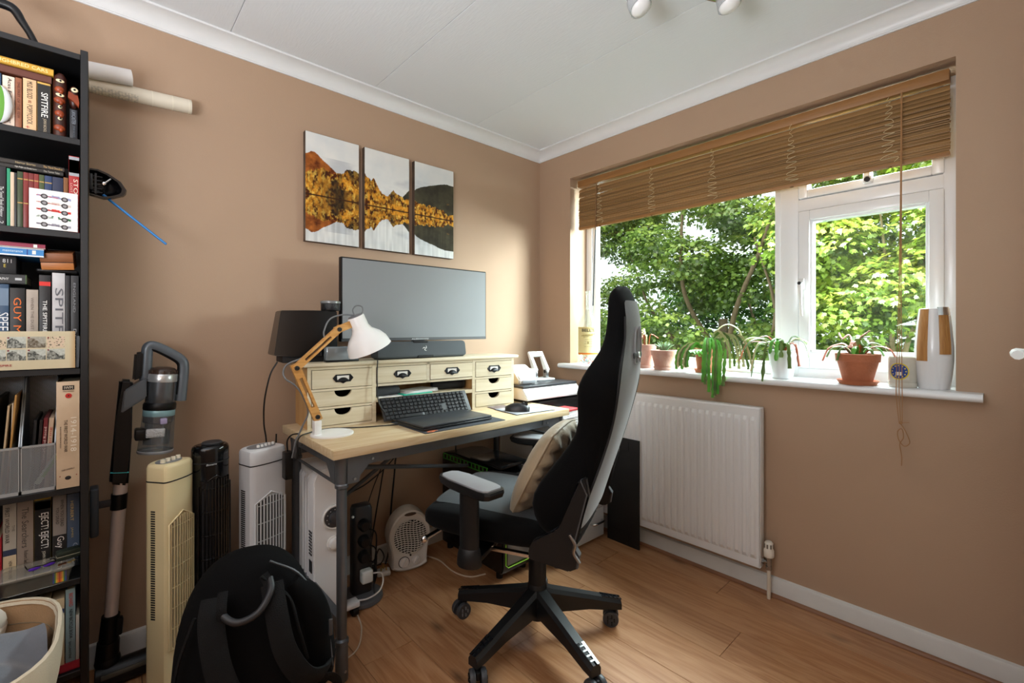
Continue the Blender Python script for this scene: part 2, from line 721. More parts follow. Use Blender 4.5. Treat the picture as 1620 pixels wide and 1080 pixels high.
mb.tube(smooth_path([(0.130, -1.491, 1.358), (0.112, -1.493, 1.348), (0.108, -1.495, 1.30), (0.112, -1.499, 1.218)], 5), [0.011] * 6 + [0.009] * 5 + [0.006] * 5, 10)
hd = mb.build('window_handle', WHITEP, sash)
MB().cyl((0.124, -1.4915, 1.362), (0.104, -1.4915, 1.362), 0.007).build('lock_button', BLACKP, sash)
mb = MB()
mb.b2((0.120, -1.745, 1.752), (0.149, -1.715, 1.80), 0.006)
mb.b2((0.110, -1.741, 1.775), (0.132, -1.719, 1.86), 0.006)
mb.build('window_catch', WHITEP, sash2)
MB().cyl((0.121, -1.73, 1.765), (0.112, -1.73, 1.765), 0.010).build('lock_button', BLACKP, sash2)
# sill board with a rounded nose running past the opening
mb = MB()
mb.b2((-0.002, WY0, 0.928), (0.165, WY1, 0.946))
nose = [(-0.062 + 0.012, 0.918)] + [(-0.05 + 0.0135 * math.cos(a), 0.932 + 0.0135 * math.sin(a)) for a in [R(270 - 22.5 * k) for k in range(9)]] + [(0, 0.946), (0, 0.918)]
mb.prism([(d, -2.062, z) for d, z in nose], (0, 2.062 - 0.215, 0))
mb.build('window_sill', M('sill_paint', '#eceff2', 0.25, var=0.02, vscale=6), win, 30)

# ------------------------------------------------------------------ bookcase and what stands in it
ASH = M('black_ash_veneer', '#0c0c0e', 0.5, var=0.25, vscale=8, stretch=(6, 6, 0.4))
bc = thing('bookcase', 'tall narrow black bookcase filled with books against the plain wall', 'bookcase', (-2.62, -0.36, 0))
BX1, BD, BT = 0.415, 0.30, 0.016     # local width, depth, board thickness
SH = [0.201, 0.46, 0.718, 1.05, 1.43, 1.693]
MB().b2((BX1 - BT, 0, 0), (BX1, BD, 1.945), 0.001, 1).build('side_panel', ASH, bc, 30)
MB().b2((0, 0, 0), (BT, BD, 1.945), 0.001, 1).build('side_panel', ASH, bc, 30)
MB().b2((BT, 0.0, 1.915), (BX1 - BT, BD, 1.931), 0.001, 1).build('top_panel', ASH, bc, 30)
MB().b2((BT, BD - 0.006, 0.06), (BX1 - BT, BD, 1.915)).build('back_panel', ASH, bc, 0)
for z in SH:
    MB().b2((BT, 0.004, z - 0.017), (BX1 - BT, BD - 0.006, z), 0.001, 1).build('shelf', ASH, bc, 30)
MB().b2((BT, 0.01, 0.045), (BX1 - BT, BD - 0.006, 0.062), 0.001, 1).build('shelf', ASH, bc, 30)
MB().b2((BT, 0.03, 0.0), (BX1 - BT, 0.045, 0.045)).build('plinth', ASH, bc, 0)

PAGES = M('book_pages', '#d8ccb2', 0.8, var=0.08, vscale=60, stretch=(1, 1, 1))
INK = {}


def ink(c):
    if c not in INK:
        INK[c] = M('ink_' + c.strip('#'), c, 0.55)
    return INK[c]


COVER = {}


def cover(c, c2=None, rough=0.45):
    k = (c, c2)
    if k not in COVER:
        COVER[k] = M('cover_%d' % len(COVER), c, rough, var=0.06 if not c2 else 0, vscale=9 if not c2 else 14, col2=c2)
    return COVER[k]


DOWN, RIGHT = (0, 0, -1), (1, 0, 0)


def book(x0, x1, z0, z1, y, depth, col, label, titles=(), bands=(), tilt=0.0, hard=True, col2=None, group=None):
    """upright book, spine towards -y. titles: (words, colour, x fraction, z from, z to (fractions from the top), height fraction)
    bands: (colour, z from, z to)"""
    w, h = x1 - x0, z1 - z0
    t = thing('book', label, 'book', (x0 + w / 2, y, z0), 0, group)
    t.rotation_euler = (0, tilt, 0)
    b = 0.0022 if w > 0.01 else 0.001
    mb = MB()
    mb.b2((-w / 2, 0, 0), (w / 2, b, h), b * 0.45, 2)
    mb.b2((-w / 2, b * 0.6, 0), (-w / 2 + b, depth, h))
    mb.b2((w / 2 - b, b * 0.6, 0), (w / 2, depth, h))
    mb.build('cover', cover(col, col2), t, 30)
    e = 0.003 if hard else 0.0006
    MB().b2((-w / 2 + b, b, e), (w / 2 - b, depth - e, h - e)).build('pages', PAGES, t, 0)
    for c, a, bb in bands:
        MB().b2((-w / 2 + 0.0004, -0.0003, h * (1 - bb)), (w / 2 - 0.0004, 0.001, h * (1 - a))).build('spine_band', ink(c), t, 0)
    for words, c, xf, za, zb, hf in titles:
        text(words, h * (zb - za), w * hf, frame((w * (xf - 0.5), -0.0006, h * (1 - (za + zb) / 2)), DOWN, RIGHT), ink(c), t)
    return t


def flat_book(x0, x1, z0, z1, y, depth, col, label, titles=(), rz=0.0, bands=(), pages_edge=True, name='book', cat='book', group=None):
    w, h = x1 - x0, z1 - z0
    t = thing(name, label, cat, (x0 + w / 2, y, z0), rz, group)
    b = 0.0016
    mb = MB()
    mb.b2((-w / 2, 0, 0), (w / 2, depth, b))
    mb.b2((-w / 2, 0, h - b), (w / 2, depth, h))
    mb.b2((-w / 2, 0, b * 0.5), (w / 2, b, h - b * 0.5))
    mb.build('cover', cover(col), t, 30)
    MB().b2((-w / 2 + 0.003, b, b), (w / 2 - 0.003, depth - 0.003, h - b)).build('pages', PAGES, t, 0)
    for c, xa, xb, za, zb in bands:
        MB().b2((-w / 2 + w * xa, -0.0004, h * za), (-w / 2 + w * xb, 0.001, h * zb)).build('spine_band', ink(c), t, 0)
    for words, c, xa, xb, za, zb in titles:
        text(words, w * (xb - xa), h * (zb - za), frame((w * ((xa + xb) / 2 - 0.5), -0.0007, h * (za + zb) / 2), (1, 0, 0), (0, 0, 1)), ink(c), t)
    return t


Y0 = -0.34
# top shelf
z = 1.694
book(-2.386, -2.372, z, 1.83, Y0, 0.15, '#27405e', 'slim dark blue book at the left end of the top shelf')
book(-2.370, -2.348, z, 1.827, Y0, 0.15, '#e3cdbb', 'cream book with handwritten style title Aces Falling on the top shelf',
     [('Aces Falling', '#241c1c', 0.55, 0.04, 0.55, 0.42), ('PETER HART', '#4a3a38', 0.5, 0.66, 0.93, 0.3)])
book(-2.347, -2.335, z, 1.829, Y0, 0.15, '#8a4f30', 'thin reddish brown book between two cream books on the top shelf',
     [('THE FIRST OF THE FEW', '#5c2b1a', 0.5, 0.08, 0.8, 0.4)])
book(-2.333, -2.308, z, 1.833, Y0, 0.15, '#d9b287', 'tan book titled Mud Blood and Poppycock on the top shelf',
     [('MUD BLOOD', '#40332a', 0.5, 0.05, 0.38, 0.42), ('AND', '#8c4a30', 0.5, 0.41, 0.47, 0.25), ('POPPYCOCK', '#40332a', 0.5, 0.5, 0.88, 0.42), ('+', '#b0392c', 0.35, 0.91, 0.96, 0.3)])
book(-2.3065, -2.281, z, 1.833, Y0, 0.15, '#c9a04c', 'black and gold book with SPITFIRE in white capitals on the top shelf',
     [('SPITFIRE', '#f0ede6', 0.55, 0.2, 0.68, 0.5), ('JOHN NICHOL', '#b9a98e', 0.55, 0.71, 0.97, 0.3)],
     [('#14120f', 0.04, 0.985)])
b1 = book(-2.243, -2.227, z, 1.779, Y0, 0.15, '#16181f', 'dark book with grey lettering under the carved bird head on the top shelf',
          [('LANCASTER', '#7f868f', 0.5, 0.05, 0.5, 0.5), ('JOHN NICHOL', '#596069', 0.5, 0.55, 0.93, 0.4)])
flat_book(-2.43, -2.279, 1.8345, 1.8545, Y0, 0.13, '#5c2a18', 'dark brown book lying flat under the yellow one on the top shelf')
flat_book(-2.455, -2.275, 1.8552, 1.873, Y0 - 0.005, 0.13, '#c8982a', 'yellow book lying flat on top of the upright books',
          [('THOROUGHBRED CARS', '#f1e0a0', 0.16, 0.94, 0.25, 0.75)])

# carved totem figure and bird head
DW = M('carved_dark_wood', '#3a170d', 0.42, var=0.4, vscale=30)
RW = M('carved_red_wood', '#8e3a16', 0.42, var=0.3, vscale=30)
CRM = M('carving_cream', '#e8d9ae', 0.55)
tot = thing('totem_figure', 'dark carved wooden totem with painted eyes beside the gold SPITFIRE book', 'carving', (-2.263, -0.335, z))
mb = MB()
mb.tube([(0, 0, 0), (0, 0, 0.05), (0, 0, 0.09), (0, 0, 0.14), (0.001, 0, 0.165), (0.003, 0, 0.176)], [0.0135, 0.0140, 0.0130, 0.0145, 0.0135, 0.006], 14)
mb.build('body', DW, tot, 50)
for zz, rr in ((0.022, 0.012), (0.062, 0.010), (0.098, 0.012), (0.128, 0.010)):
    mb = MB()
    mb.ball((0, -0.011, zz), rr, 0.007, 0.0095, 12, (0.25, 0.1, 0.1))
    mb.ball((0.003, -0.014, zz - 0.006), 0.005, 0.006, 0.006, 10)
    mb.build('beak', RW, tot, 60)
for zz, sx in ((0.152, 1.0), (0.113, 1.0), (0.080, 0.5), (0.048, 0.55)):
    mb = MB()
    mb.ball((0.001, -0.0135, zz), 0.0088 * sx, 0.0022, 0.0046, 12, (0, 0.12, 0))
    e = mb.build('eye', CRM, tot, 60)
    MB().ball((0.002, -0.0155, zz), 0.0026, 0.0012, 0.0028, 10).build('pupil', BLACKM, e, 60)
brd = thing('bird_carving', 'small carved wooden bird head on the dark book at the right of the top shelf', 'carving', (-2.235, -0.335, 1.7795))
mb = MB()
mb.ball((0, 0.004, 0.035), 0.0115, 0.012, 0.032, 14, (0.1, 0, 0))
mb.build('head', DW, brd, 60)
mb = MB()
mb.prism([(0.0085, -0.006, 0.040), (-0.0105, -0.009, 0.046), (-0.0115, -0.0115, 0.028), (0.0, -0.015, 0.018), (0.0105, -0.016, 0.006), (0.0115, -0.013, 0.02)], (0, 0.012, 0))
mb.build('beak', RW, brd, 30)
e = MB().ball((0.002, -0.0085, 0.053), 0.0075, 0.002, 0.0068, 12).build('eye', CRM, brd, 60)
MB().ball((0.002, -0.0105, 0.053), 0.0028, 0.001, 0.003, 10).build('pupil', BLACKM, e, 60)

# striped ball at the left of the shelf
bl = thing('juggling_ball', 'round ball with orange white and green panels in front of the cream books', 'ball', (-2.376, -0.331, 1.694))
PAN = ['#cf5a1e', '#e9edf0', '#5f9a35', '#e9edf0']
for k in range(4):
    a0 = k / 4 * 2 * PI + 0.5
    rings = []
    for j in range(7):
        a = a0 + j / 6 * PI / 2
        rings.append([V(0.026 * math.sin(t) * math.cos(a), 0.020 * math.cos(t) * 0 + 0.016 * math.sin(t) * math.sin(a) - 0.02, 0.051 + 0.050 * math.cos(t))
                      for t in [i / 10 * PI for i in range(11)]])
    MB().rings(rings, False, False).build('panel', ink(PAN[k]), bl, 80)

# second shelf
z = 1.431
book(-2.384, -2.3635, z, 1.586, Y0, 0.15, '#151116', 'black book with a white title down its spine, second shelf down',
     [("The 'Sound' Book of Horror", '#d9d9d6', 0.62, 0.34, 0.85, 0.4), ('2', '#c9c9c6', 0.6, 0.92, 0.97, 0.4)])
book(-2.362, -2.3562, z, 1.5835, Y0, 0.15, '#158a63', 'thin bright green book on the second shelf down')
book(-2.3558, -2.349, z, 1.575, Y0, 0.14, '#cdb79c', 'thin cream book beside the bright green one', hard=False)
book(-2.3485, -2.3440, z, 1.575, Y0, 0.14, '#1a1a1a', 'very thin black book beside the thin cream one')
SETG = 'old bound volumes on the second shelf'
for x0, x1, c, l in ((-2.3435, -2.333, '#33401f', 'dark green bound volume beside the very thin black book'),
                     (-2.3325, -2.323, '#7a1f18', 'first dark red bound volume from the left on the second shelf'),
                     (-2.3225, -2.313, '#701b17', 'middle one of three dark red bound volumes on the second shelf'),
                     (-2.3125, -2.3035, '#81261c', 'dark red bound volume next to the mossy green one, behind the car card'),
                     (-2.303, -2.293, '#3f4a22', 'mossy green bound volume behind the car card'),
                     (-2.2925, -2.278, '#20345a', 'blue bound volume behind the car card'),
                     (-2.2775, -2.256, '#1c2440', 'thick navy bound volume behind the car card')):
    book(x0, x1, z, 1.580, Y0, 0.14, c, l, [], [('#b08a4a', 0.12, 0.14), ('#b08a4a', 0.55, 0.57)] if x0 < -2.28 else [('#8f9a8a', 0.28, 0.42)], group=SETG)
book(-2.2555, -2.2465, z, 1.583, Y0, 0.14, '#7a4a1c', 'thin golden brown book beside the red STOLEN book')
book(-2.245, -2.2235, z, 1.647, Y0, 0.15, '#a3201f', 'tall red book with STOLEN LIVES in pale capitals by the bookcase side',
     [('STOLEN LIVES', '#e9dccb', 0.66, 0.3, 0.95, 0.42), ('LOST IN THE WAR', '#d9a89a', 0.25, 0.36, 0.8, 0.2)], [('#9b9ea3', 0.01, 0.26), ('#5a5148', 0.05, 0.22)])
flat_book(-2.44, -2.256, 1.5870, 1.5975, Y0 + 0.004, 0.14, '#1b1815', 'black book lying flat, lower of the two across the second shelf',
          [('Night Frights and Ghostly Stories', '#d8d2c6', 0.5, 0.72, 0.25, 0.75), ('The Terror Tales', '#b9b3a6', 0.79, 0.96, 0.25, 0.75)])
flat_book(-2.44, -2.254, 1.598, 1.6095, Y0 + 0.002, 0.14, '#241d16', 'dark brown book lying flat, upper of the two across the second shelf',
          [('Horror Stories', '#b8a276', 0.5, 0.7, 0.25, 0.75), ('The Third Omnibus', '#c9a46a', 0.78, 0.98, 0.25, 0.75)])


def car_card(u, v):
    c = np.ones((len(u), 3)) * np.array(lin('#ece9e4'))
    cars = [(0.83, '#8a8fb0', '#c04030'), (0.66, '#c9b9b0', '#b04a40'), (0.48, '#c9251c', '#7a1a14'), (0.30, '#1f5a34', '#e9e9e4'), (0.11, '#8b8c97', '#4a3550')]
    for k, (vc, body, ac) in enumerate(cars):
        x = (u - 0.5) / 0.36
        y = (v - vc + (u - 0.5) * 0.06) / 0.055
        shape = (np.abs(x) < 1) & (y < 0.35 + 0.45 * (np.abs(x - 0.1) < 0.22) + 0.35 * (x > 0.62)) & (y > -0.38) & (y < 0.9 * (1.25 + x))
        c[shape] = lin(body)
        c[shape & (np.abs(y) < 0.13) & (x < 0.3)] = lin(ac)
        for wx in (-0.55, 0.62):
            d = ((x - wx) * 0.36 / 0.075) ** 2 + ((y + 0.15) * 0.055 / 0.062) ** 2
            c[d < 1] = lin('#2a2528')
            c[d < 0.3] = lin('#8d8a8c')
        if k == 3:
            d = ((x - 0.1) * 0.36 / 0.05) ** 2 + ((y - 0.1) * 0.055 / 0.05) ** 2
            c[d < 1] = lin('#f2f2ee')
    return c


cc = thing('greeting_card', 'white card printed with five racing cars leaning in the second shelf', 'card', (-2.274, -0.357, 1.431))
MB().b2((-0.0465, 0, 0), (0.0475, 0.0009, 0.106)).build('card_stock', M('white_card', '#ece9e4', 0.6), cc, 0)
print_sheet('printed_front', 0.094, 0.106, 110, 120, car_card, frame((-0.0465, -0.0004, 0), (1, 0, 0), (0, 0, 1)), cc)

# third shelf
z = 1.051
bookzz = [(-2.384, -2.3585, 1.278, '#33506e', 'blue book with SPEED in white slanted capitals on the third shelf',
           [('SPEED', '#eef2f5', 0.6, 0.33, 0.62, 0.75), ('GUY', '#dfe6ec', 0.6, 0.76, 0.95, 0.7)], [('#6b8198', 0.05, 0.25)], None),
          (-2.357, -2.329, 1.269, '#121214', 'black book with GUY MARTIN in orange capitals', [('GUY MARTIN', '#e2701e', 0.5, 0.12, 0.97, 0.5)], [], None),
          (-2.327, -2.3045, 1.266, '#a2968a', 'plain grey book between the orange titled and red striped ones', [('WHEN THE DUST SETTLES', '#6f655c', 0.5, 0.1, 0.7, 0.25)], [], '#b3a79a'),
          (-2.303, -2.2805, 1.307, '#17171a', 'black book with a red stripe and the title The Spitfire Story', [('THE SPITFIRE STORY', '#f2f2f0', 0.5, 0.27, 0.82, 0.36)],
           [('#d6261d', 0.07, 0.115), ('#9c2342', 0.88, 0.99)], None),
          (-2.278, -2.2525, 1.315, '#a7a6a8', 'silver grey book with SPITFIRE in large grey capitals', [('SPITFIRE', '#5d5f66', 0.55, 0.16, 0.92, 0.62)], [], '#c9c8c9'),
          (-2.2515, -2.2425, 1.309, '#1b1c20', 'plain charcoal book beside the silver grey one', [], [], None),
          (-2.241, -2.2245, 1.31, '#26282b', 'charcoal book with thin grey lettering against the bookcase side', [('ENGLAND', '#8a8d90', 0.45, 0.08, 0.4, 0.3), ('DESTINY', '#9a9da0', 0.5, 0.58, 0.93, 0.4)], [], None)]
for x0, x1, z1, c, l, ti, ba, c2 in bookzz:
    book(x0, x1, z, z1, Y0, 0.16, c, l, ti, ba, col2=c2)
flat_book(-2.45, -2.326, 1.2795, 1.3045, Y0 - 0.003, 0.16, '#141416', 'black book lying flat on the SPEED book',
          [('AUTOBIOGRAPHY', '#e6e6e6', 0.30, 0.74, 0.35, 0.62)], bands=[('#bfc2c4', 0.83, 0.93, 0.38, 0.62), ('#3a5a20', 0.985, 1.0, 0.0, 1.0)])
bx = thing('storage_box', 'small black box with white figures under the blue and magenta books', 'box', (-2.40, -0.335, 1.3055))
MB().b2((-0.05, 0, 0), (0.055, 0.12, 0.0475), 0.003).build('body', M('box_black', '#17171a', 0.5), bx, 30)
text('811', 0.016, 0.010, frame((0.038, -0.0005, 0.034), (1, 0, 0), (0, 0, 1)), ink('#c9c9c9'), bx, 'figures')
text('E', 0.004, 0.008, frame((0.034, -0.0005, 0.021), (1, 0, 0), (0, 0, 1)), ink('#c9b23c'), bx, 'figures')
flat_book(-2.45, -2.2935, 1.3540, 1.3755, Y0 - 0.008, 0.16, '#2a7ec0', 'blue maintenance handbook lying flat under the magenta one',
          [('maintenance', '#cfe9f2', 0.52, 0.75, 0.42, 0.72)], bands=[('#e8eaec', 0, 1, 0.0, 0.16), ('#e8eaec', 0, 1, 0.9, 1.0), ('#1b3f86', 0.795, 0.81, 0.16, 0.9), ('#dfe3dd', 0.86, 0.905, 0.3, 0.78)])
flat_book(-2.45, -2.2905, 1.3762, 1.3885, Y0 - 0.011, 0.16, '#8a1a3c', 'magenta handbook lying flat at the top of the third shelf',
          bands=[('#dfe3dd', 0.86, 0.905, 0.2, 0.85), ('#b9b6ad', 0, 1, 0, 0.12)])
wl = thing('wooden_box', 'small tan wooden box lying tilted on the books of the third shelf', 'box', (-2.266, -0.318, 1.327), R(-4))
wl.rotation_euler = (R(14), R(-4), R(-4))
TAN = M('tan_wood', '#b4713a', 0.45, var=0.2, vscale=12, stretch=(1, 8, 8))
MB().b2((-0.033, -0.01, 0.000), (0.033, 0.062, 0.020), 0.0012).build('base', TAN, wl, 30)
MB().b2((-0.0335, -0.0105, 0.0215), (0.0335, 0.0625, 0.046), 0.0012).build('lid', M('tan_wood_dark', '#8a5430', 0.5, var=0.2, vscale=12, stretch=(1, 8, 8)), wl, 30)
MB().b2((-0.0325, -0.0095, 0.019), (0.0325, 0.0615, 0.022)).build('seam', BLACKM, wl, 0)
cs = thing('glasses_case', 'flat black case lying across the tops of the two Spitfire books', 'case', (-2.268, -0.32, 1.3155))
MB().box((0, 0.03, 0.006), (0.085, 0.07, 0.011), None, 0.005, 3).build('shell', BLACKP, cs, 40)


def photo_card(u, v):
    c = mixc(lin('#d3c8a8'), lin('#c9bd9c'), fbm(u * 9, v * 4, 3))
    c = mixc(c, lin('#b48a55'), np.clip((u - 0.94) / 0.06, 0, 1) * 0.8)
    rnd = np.random.RandomState(4)
    for r in range(2):
        for k in range(5):
            u0, u1 = 0.005 + k * 0.184 - 0.02, 0.005 + k * 0.184 + 0.155
            v0, v1 = (0.56, 0.86) if r == 0 else (0.24, 0.53)
            ins = (u > u0) & (u < u1) & (v > v0) & (v < v1)
            if r == 0 and k in (1, 4):
                g = mixc(lin('#cfc6a4'), lin('#d9b9a4'), fbm(u * 60, v * 20, k))
                sp = vnoise(u * 90, v * 36, 8 + k) > 0.72
                g[sp] = lin('#6b6352')
            else:
                n = fbm(u * 70 + k * 5, v * 26 + r * 9, 20 + k + r)
                sky = v > v0 + (v1 - v0) * (0.62 + 0.25 * np.sin(u * 30 + k))
                g = mixc(lin('#1f2420'), lin('#a9aca2'), (n - 0.25) * 2.2)
                g = np.where(sky[:, None], mixc(lin('#a4aa9e'), lin('#d3d6cf'), n), g)
                if k == 3 and r == 0:
                    g = g * 0.6 + np.array(lin('#7a5f3a')) * 0.4
            c = np.where(ins[:, None], g, c)
            fl = (u > u0 + 0.005) & (u < u0 + 0.024) & (v > v1 - 0.05) & (v < v1 - 0.012)
            c[fl] = lin('#7a1a1c')
    return c


ph = thing('photo_card', 'long cream card printed with small black and white photographs on the third shelf', 'card', (-2.40, -0.3635, 1.052))
MB().b2((-0.03, 0.0, 0), (0.1685, 0.002, 0.1015)).build('card_stock', M('cream_card', '#cfc4a5', 0.6), ph, 0)
print_sheet('printed_front', 0.1985, 0.1015, 260, 110, photo_card, frame((-0.03, -0.0004, 0), (1, 0, 0), (0, 0, 1)), ph)
text('INSPIRE', 0.030, 0.0055, frame((0.034, -0.0012, 0.0125), (1, 0, 0), (0, 0, 1)), ink('#b02030'), ph, 'lettering')
pc = tag(MB().box((0, 0, 0.045), (0.020, 0.05, 0.09), (0, 0.06, 0), 0.006, 3).build('cloth_pouch', M('grey_cloth', '#55585c', 0.85, var=0.2, vscale=40), None, 60, 1, (-2.2285, -0.322, 1.051)),
         'small grey cloth pouch behind the right end of the cream photo card', 'pouch')
# the pouch must clear the charcoal books: it is squashed against the side
pc.scale = (0.42, 0.3, 1)
pc.location = (-2.2265, -0.3515, 1.051)

# fourth shelf: mesh magazine files and the big cream book
z = 0.719


def mesh_material(name, col, hole):
    m = bpy.data.materials.new(name)
    m.use_nodes = True
    nt = m.node_tree
    p = nt.nodes['Principled BSDF']
    p.inputs['Base Color'].default_value = (*lin(col), 1)
    p.inputs['Metallic'].default_value = 0.6
    p.inputs['Roughness'].default_value = 0.4
    tc = nt.nodes.new('ShaderNodeTexCoord')
    mp = nt.nodes.new('ShaderNodeMapping')
    mp.inputs['Rotation'].default_value = (0, R(45), 0)
    mp.inputs['Scale'].default_value = (330, 330, 330)
    nt.links.new(tc.outputs['Object'], mp.inputs[0])
    sx = nt.nodes.new('ShaderNodeSeparateXYZ')
    nt.links.new(mp.outputs[0], sx.inputs[0])
    ms = []
    for ax in (0, 2):
        fr = nt.nodes.new('ShaderNodeMath')
        fr.operation = 'FRACT'
        nt.links.new(sx.outputs[ax], fr.inputs[0])
        gt = nt.nodes.new('ShaderNodeMath')
        gt.operation = 'GREATER_THAN'
        gt.inputs[1].default_value = hole
        nt.links.new(fr.outputs[0], gt.inputs[0])
        ms.append(gt)
    mx = nt.nodes.new('ShaderNodeMath')
    mx.operation = 'MAXIMUM'
    nt.links.new(ms[0].outputs[0], mx.inputs[0])
    nt.links.new(ms[1].outputs[0], mx.inputs[1])
    nt.links.new(mx.outputs[0], p.inputs['Alpha'])
    return m


MESHM = mesh_material('wire_mesh', '#9aa2a8', 0.55)
RIM = M('file_rim', '#b7bec2', 0.35, 0.5)


def mag_file(x0, x1, y, zb, label):
    t = thing('magazine_file', label, 'file', (x0, y, zb))
    w, d, hf, hb = x1 - x0, 0.22, 0.128, 0.30
    MB().b2((0, 0, 0.004), (w, 0.001, hf)).build('front_mesh', MESHM, t, 0)
    side = [(0, 0.004), (d, 0.004), (d, hb), (0.13, hb), (0, hf)]
    for xx in (0.0, w - 0.001):
        MB().prism([(xx, a, b) for a, b in side], (0.001, 0, 0)).build('side_mesh', MESHM, t, 0)
    MB().b2((0, d, 0.0), (w, d + 0.001, hb)).build('back_mesh', MESHM, t, 0)
    mb = MB()
    mb.b2((0, -0.001, 0), (w, 0.0015, 0.009))
    mb.b2((0, -0.001, hf - 0.006), (w, 0.0015, hf))
    mb.b2((0, -0.001, 0), (0.0022, 0.0015, hf))
    mb.b2((w - 0.0022, -0.001, 0), (w, 0.0015, hf))
    mb.b2((0, 0, 0), (w, d, 0.002))
    for xx in (0.001, w - 0.001):
        mb.tube([(xx, 0, hf - 0.003), (xx, 0.13, hb), (xx, d, hb)], 0.0018, 6)
    mb.build('rim', RIM, t, 30)
    return t


mag_file(-2.402, -2.3385, -0.35, z, 'left mesh magazine file with tall magazines, cut by the frame edge')
mag_file(-2.3365, -2.2705, -0.35, z, 'right mesh magazine file beside the big cream war book')


def magazine(x, y, zb, w, h, d, col, label, tilt, title=None, tc='#c02040'):
    t = thing('magazine', label, 'magazine', (x, y, zb))
    t.rotation_euler = (0, tilt, 0)
    MB().b2((-w / 2, 0, 0), (w / 2, d, h), 0.0008, 1).build('pages', cover(col), t, 30)
    if title:
        text(title, h * 0.5, w * 0.6, frame((0, -0.0006, h * 0.62), (0, 0, 1), (-1, 0, 0)), ink(tc), t)
    return t


zz = z + 0.003
magazine(-2.393, -0.336, zz, 0.0085, 0.255, 0.19, '#141416', 'tall black magazine with red lettering in the left mesh file', R(3), 'the Angler Times')
magazine(-2.3755, -0.334, zz, 0.004, 0.235, 0.19, '#c8b08c', 'thin tan magazine leaning beside the black one in the left mesh file', R(4))
magazine(-2.3645, -0.332, zz, 0.004, 0.262, 0.19, '#b98c4e', 'thin ochre magazine leaning in the left mesh file', R(4))
magazine(-2.3585, -0.330, zz, 0.003, 0.24, 0.19, '#cdbfa8', 'thin pale magazine at the right of the left mesh file', R(1.5))
magazine(-2.320, -0.33, zz, 0.006, 0.19, 0.18, '#17181b', 'short black magazine at the left of the right mesh file', R(3))
magazine(-2.309, -0.33, zz, 0.006, 0.188, 0.18, '#241c1a', 'short dark brown magazine in the right mesh file', R(3))
magazine(-2.300, -0.33, zz, 0.0085, 0.193, 0.18, '#6d1f26', 'short dark red magazine in the right mesh file', R(3), 'Owned and Raced', '#e0c8c0')
magazine(-2.2892, -0.33, zz, 0.0095, 0.191, 0.18, '#cbb39a', 'short cream booklet with small red title in the right mesh file', R(3), 'The Spring', '#c0503a')
lf = thing('lime_leaflet', 'lime green and white leaflet showing through the mesh of the right file', 'leaflet', (-2.3165, -0.3445, zz))
lf.rotation_euler = (0, R(28), 0)
MB().b2((-0.006, 0, 0.02), (0.006, 0.0008, 0.105)).build('sheet', cover('#c9d8c4'), lf, 0)
MB().b2((-0.001, -0.0006, 0.04), (0.006, 0.0, 0.10)).build('stripe', ink('#8cc026'), lf, 0)

bb = book(-2.2690, -2.2225, z, 1.014, -0.359, 0.24, '#c3a98c', 'large cream book titled The First World War 1914-1918 against the bookcase side',
          [('1914-1918', '#efe6d6', 0.74, 0.34, 0.66, 0.26), ('THE FIRST WORLD WAR', '#231d1a', 0.40, 0.36, 0.66, 0.15), ('REMEMBERED', '#6a5a4c', 0.18, 0.42, 0.62, 0.055)],
          [], col2='#d2bb9e')
MB().b2((-0.011, -0.0008, 0.272), (0.0125, 0.0, 0.284)).build('emblem_patch', ink('#17120f'), bb, 0)
text('IWM', 0.017, 0.0075, frame((0.0007, -0.0012, 0.278), (1, 0, 0), (0, 0, 1)), ink('#e0d2bd'), bb)
text('IMPERIAL WAR MUSEUM', 0.022, 0.0028, frame((0.0007, -0.0010, 0.268), (1, 0, 0), (0, 0, 1)), ink('#5a4c40'), bb)
MB().cyl((0.001, 0.0, 0.2555), (0.001, -0.0010, 0.2555), 0.0068, None, 14).build('poppy', ink('#c22a22'), bb)
MB().cyl((0.001, 0.0, 0.2555), (0.001, -0.0014, 0.2555), 0.002, None, 8).build('poppy_eye', ink('#4a0f0c'), bb)
text('GARY SHEFFIELD', 0.026, 0.004, frame((0.0, -0.0010, 0.052), (1, 0, 0.14), (-0.14, 0, 1)), ink('#5a4a3e'), bb)
mb = MB().ball((0, -0.0002, 0.028), 0.0065, 0.0008, 0.0055, 14)
mb.build('publisher_mark', ink('#231c18'), bb)
for dx in (-0.016, 0.017):
    MB().ball((dx, -0.0002, 0.034), 0.0014, 0.0006, 0.0014, 8).build('poppy_dot', ink('#9a3a30'), bb)

# fifth shelf
z = 0.461
YB = -0.262
book(-2.394, -2.379, z, 0.59, YB, 0.15, '#b01b2c', 'short red book at the left end of the fifth shelf')
book(-2.377, -2.3515, z, 0.678, YB, 0.15, '#b9b3a6', 'grey and cream book titled The First World War on the fifth shelf',
     [('THE', '#6a685f', 0.78, 0.28, 0.36, 0.2), ('FIRST WORLD WAR', '#2a2a2a', 0.32, 0.05, 0.5, 0.32), ('HEW STRACHAN', '#4a443a', 0.55, 0.73, 0.96, 0.26)],
     [('#2f3a55', 0.585, 0.66), ('#d8c4a0', 0.66, 0.998)])
book(-2.3505, -2.319, z, 0.679, YB, 0.16, '#9a8c80', 'wide taupe book titled The Searchers on the fifth shelf',
     [('The Searchers', '#4a4440', 0.5, 0.09, 0.6, 0.42), ('Robert Sackville-West', '#4f4842', 0.55, 0.64, 0.97, 0.26)])
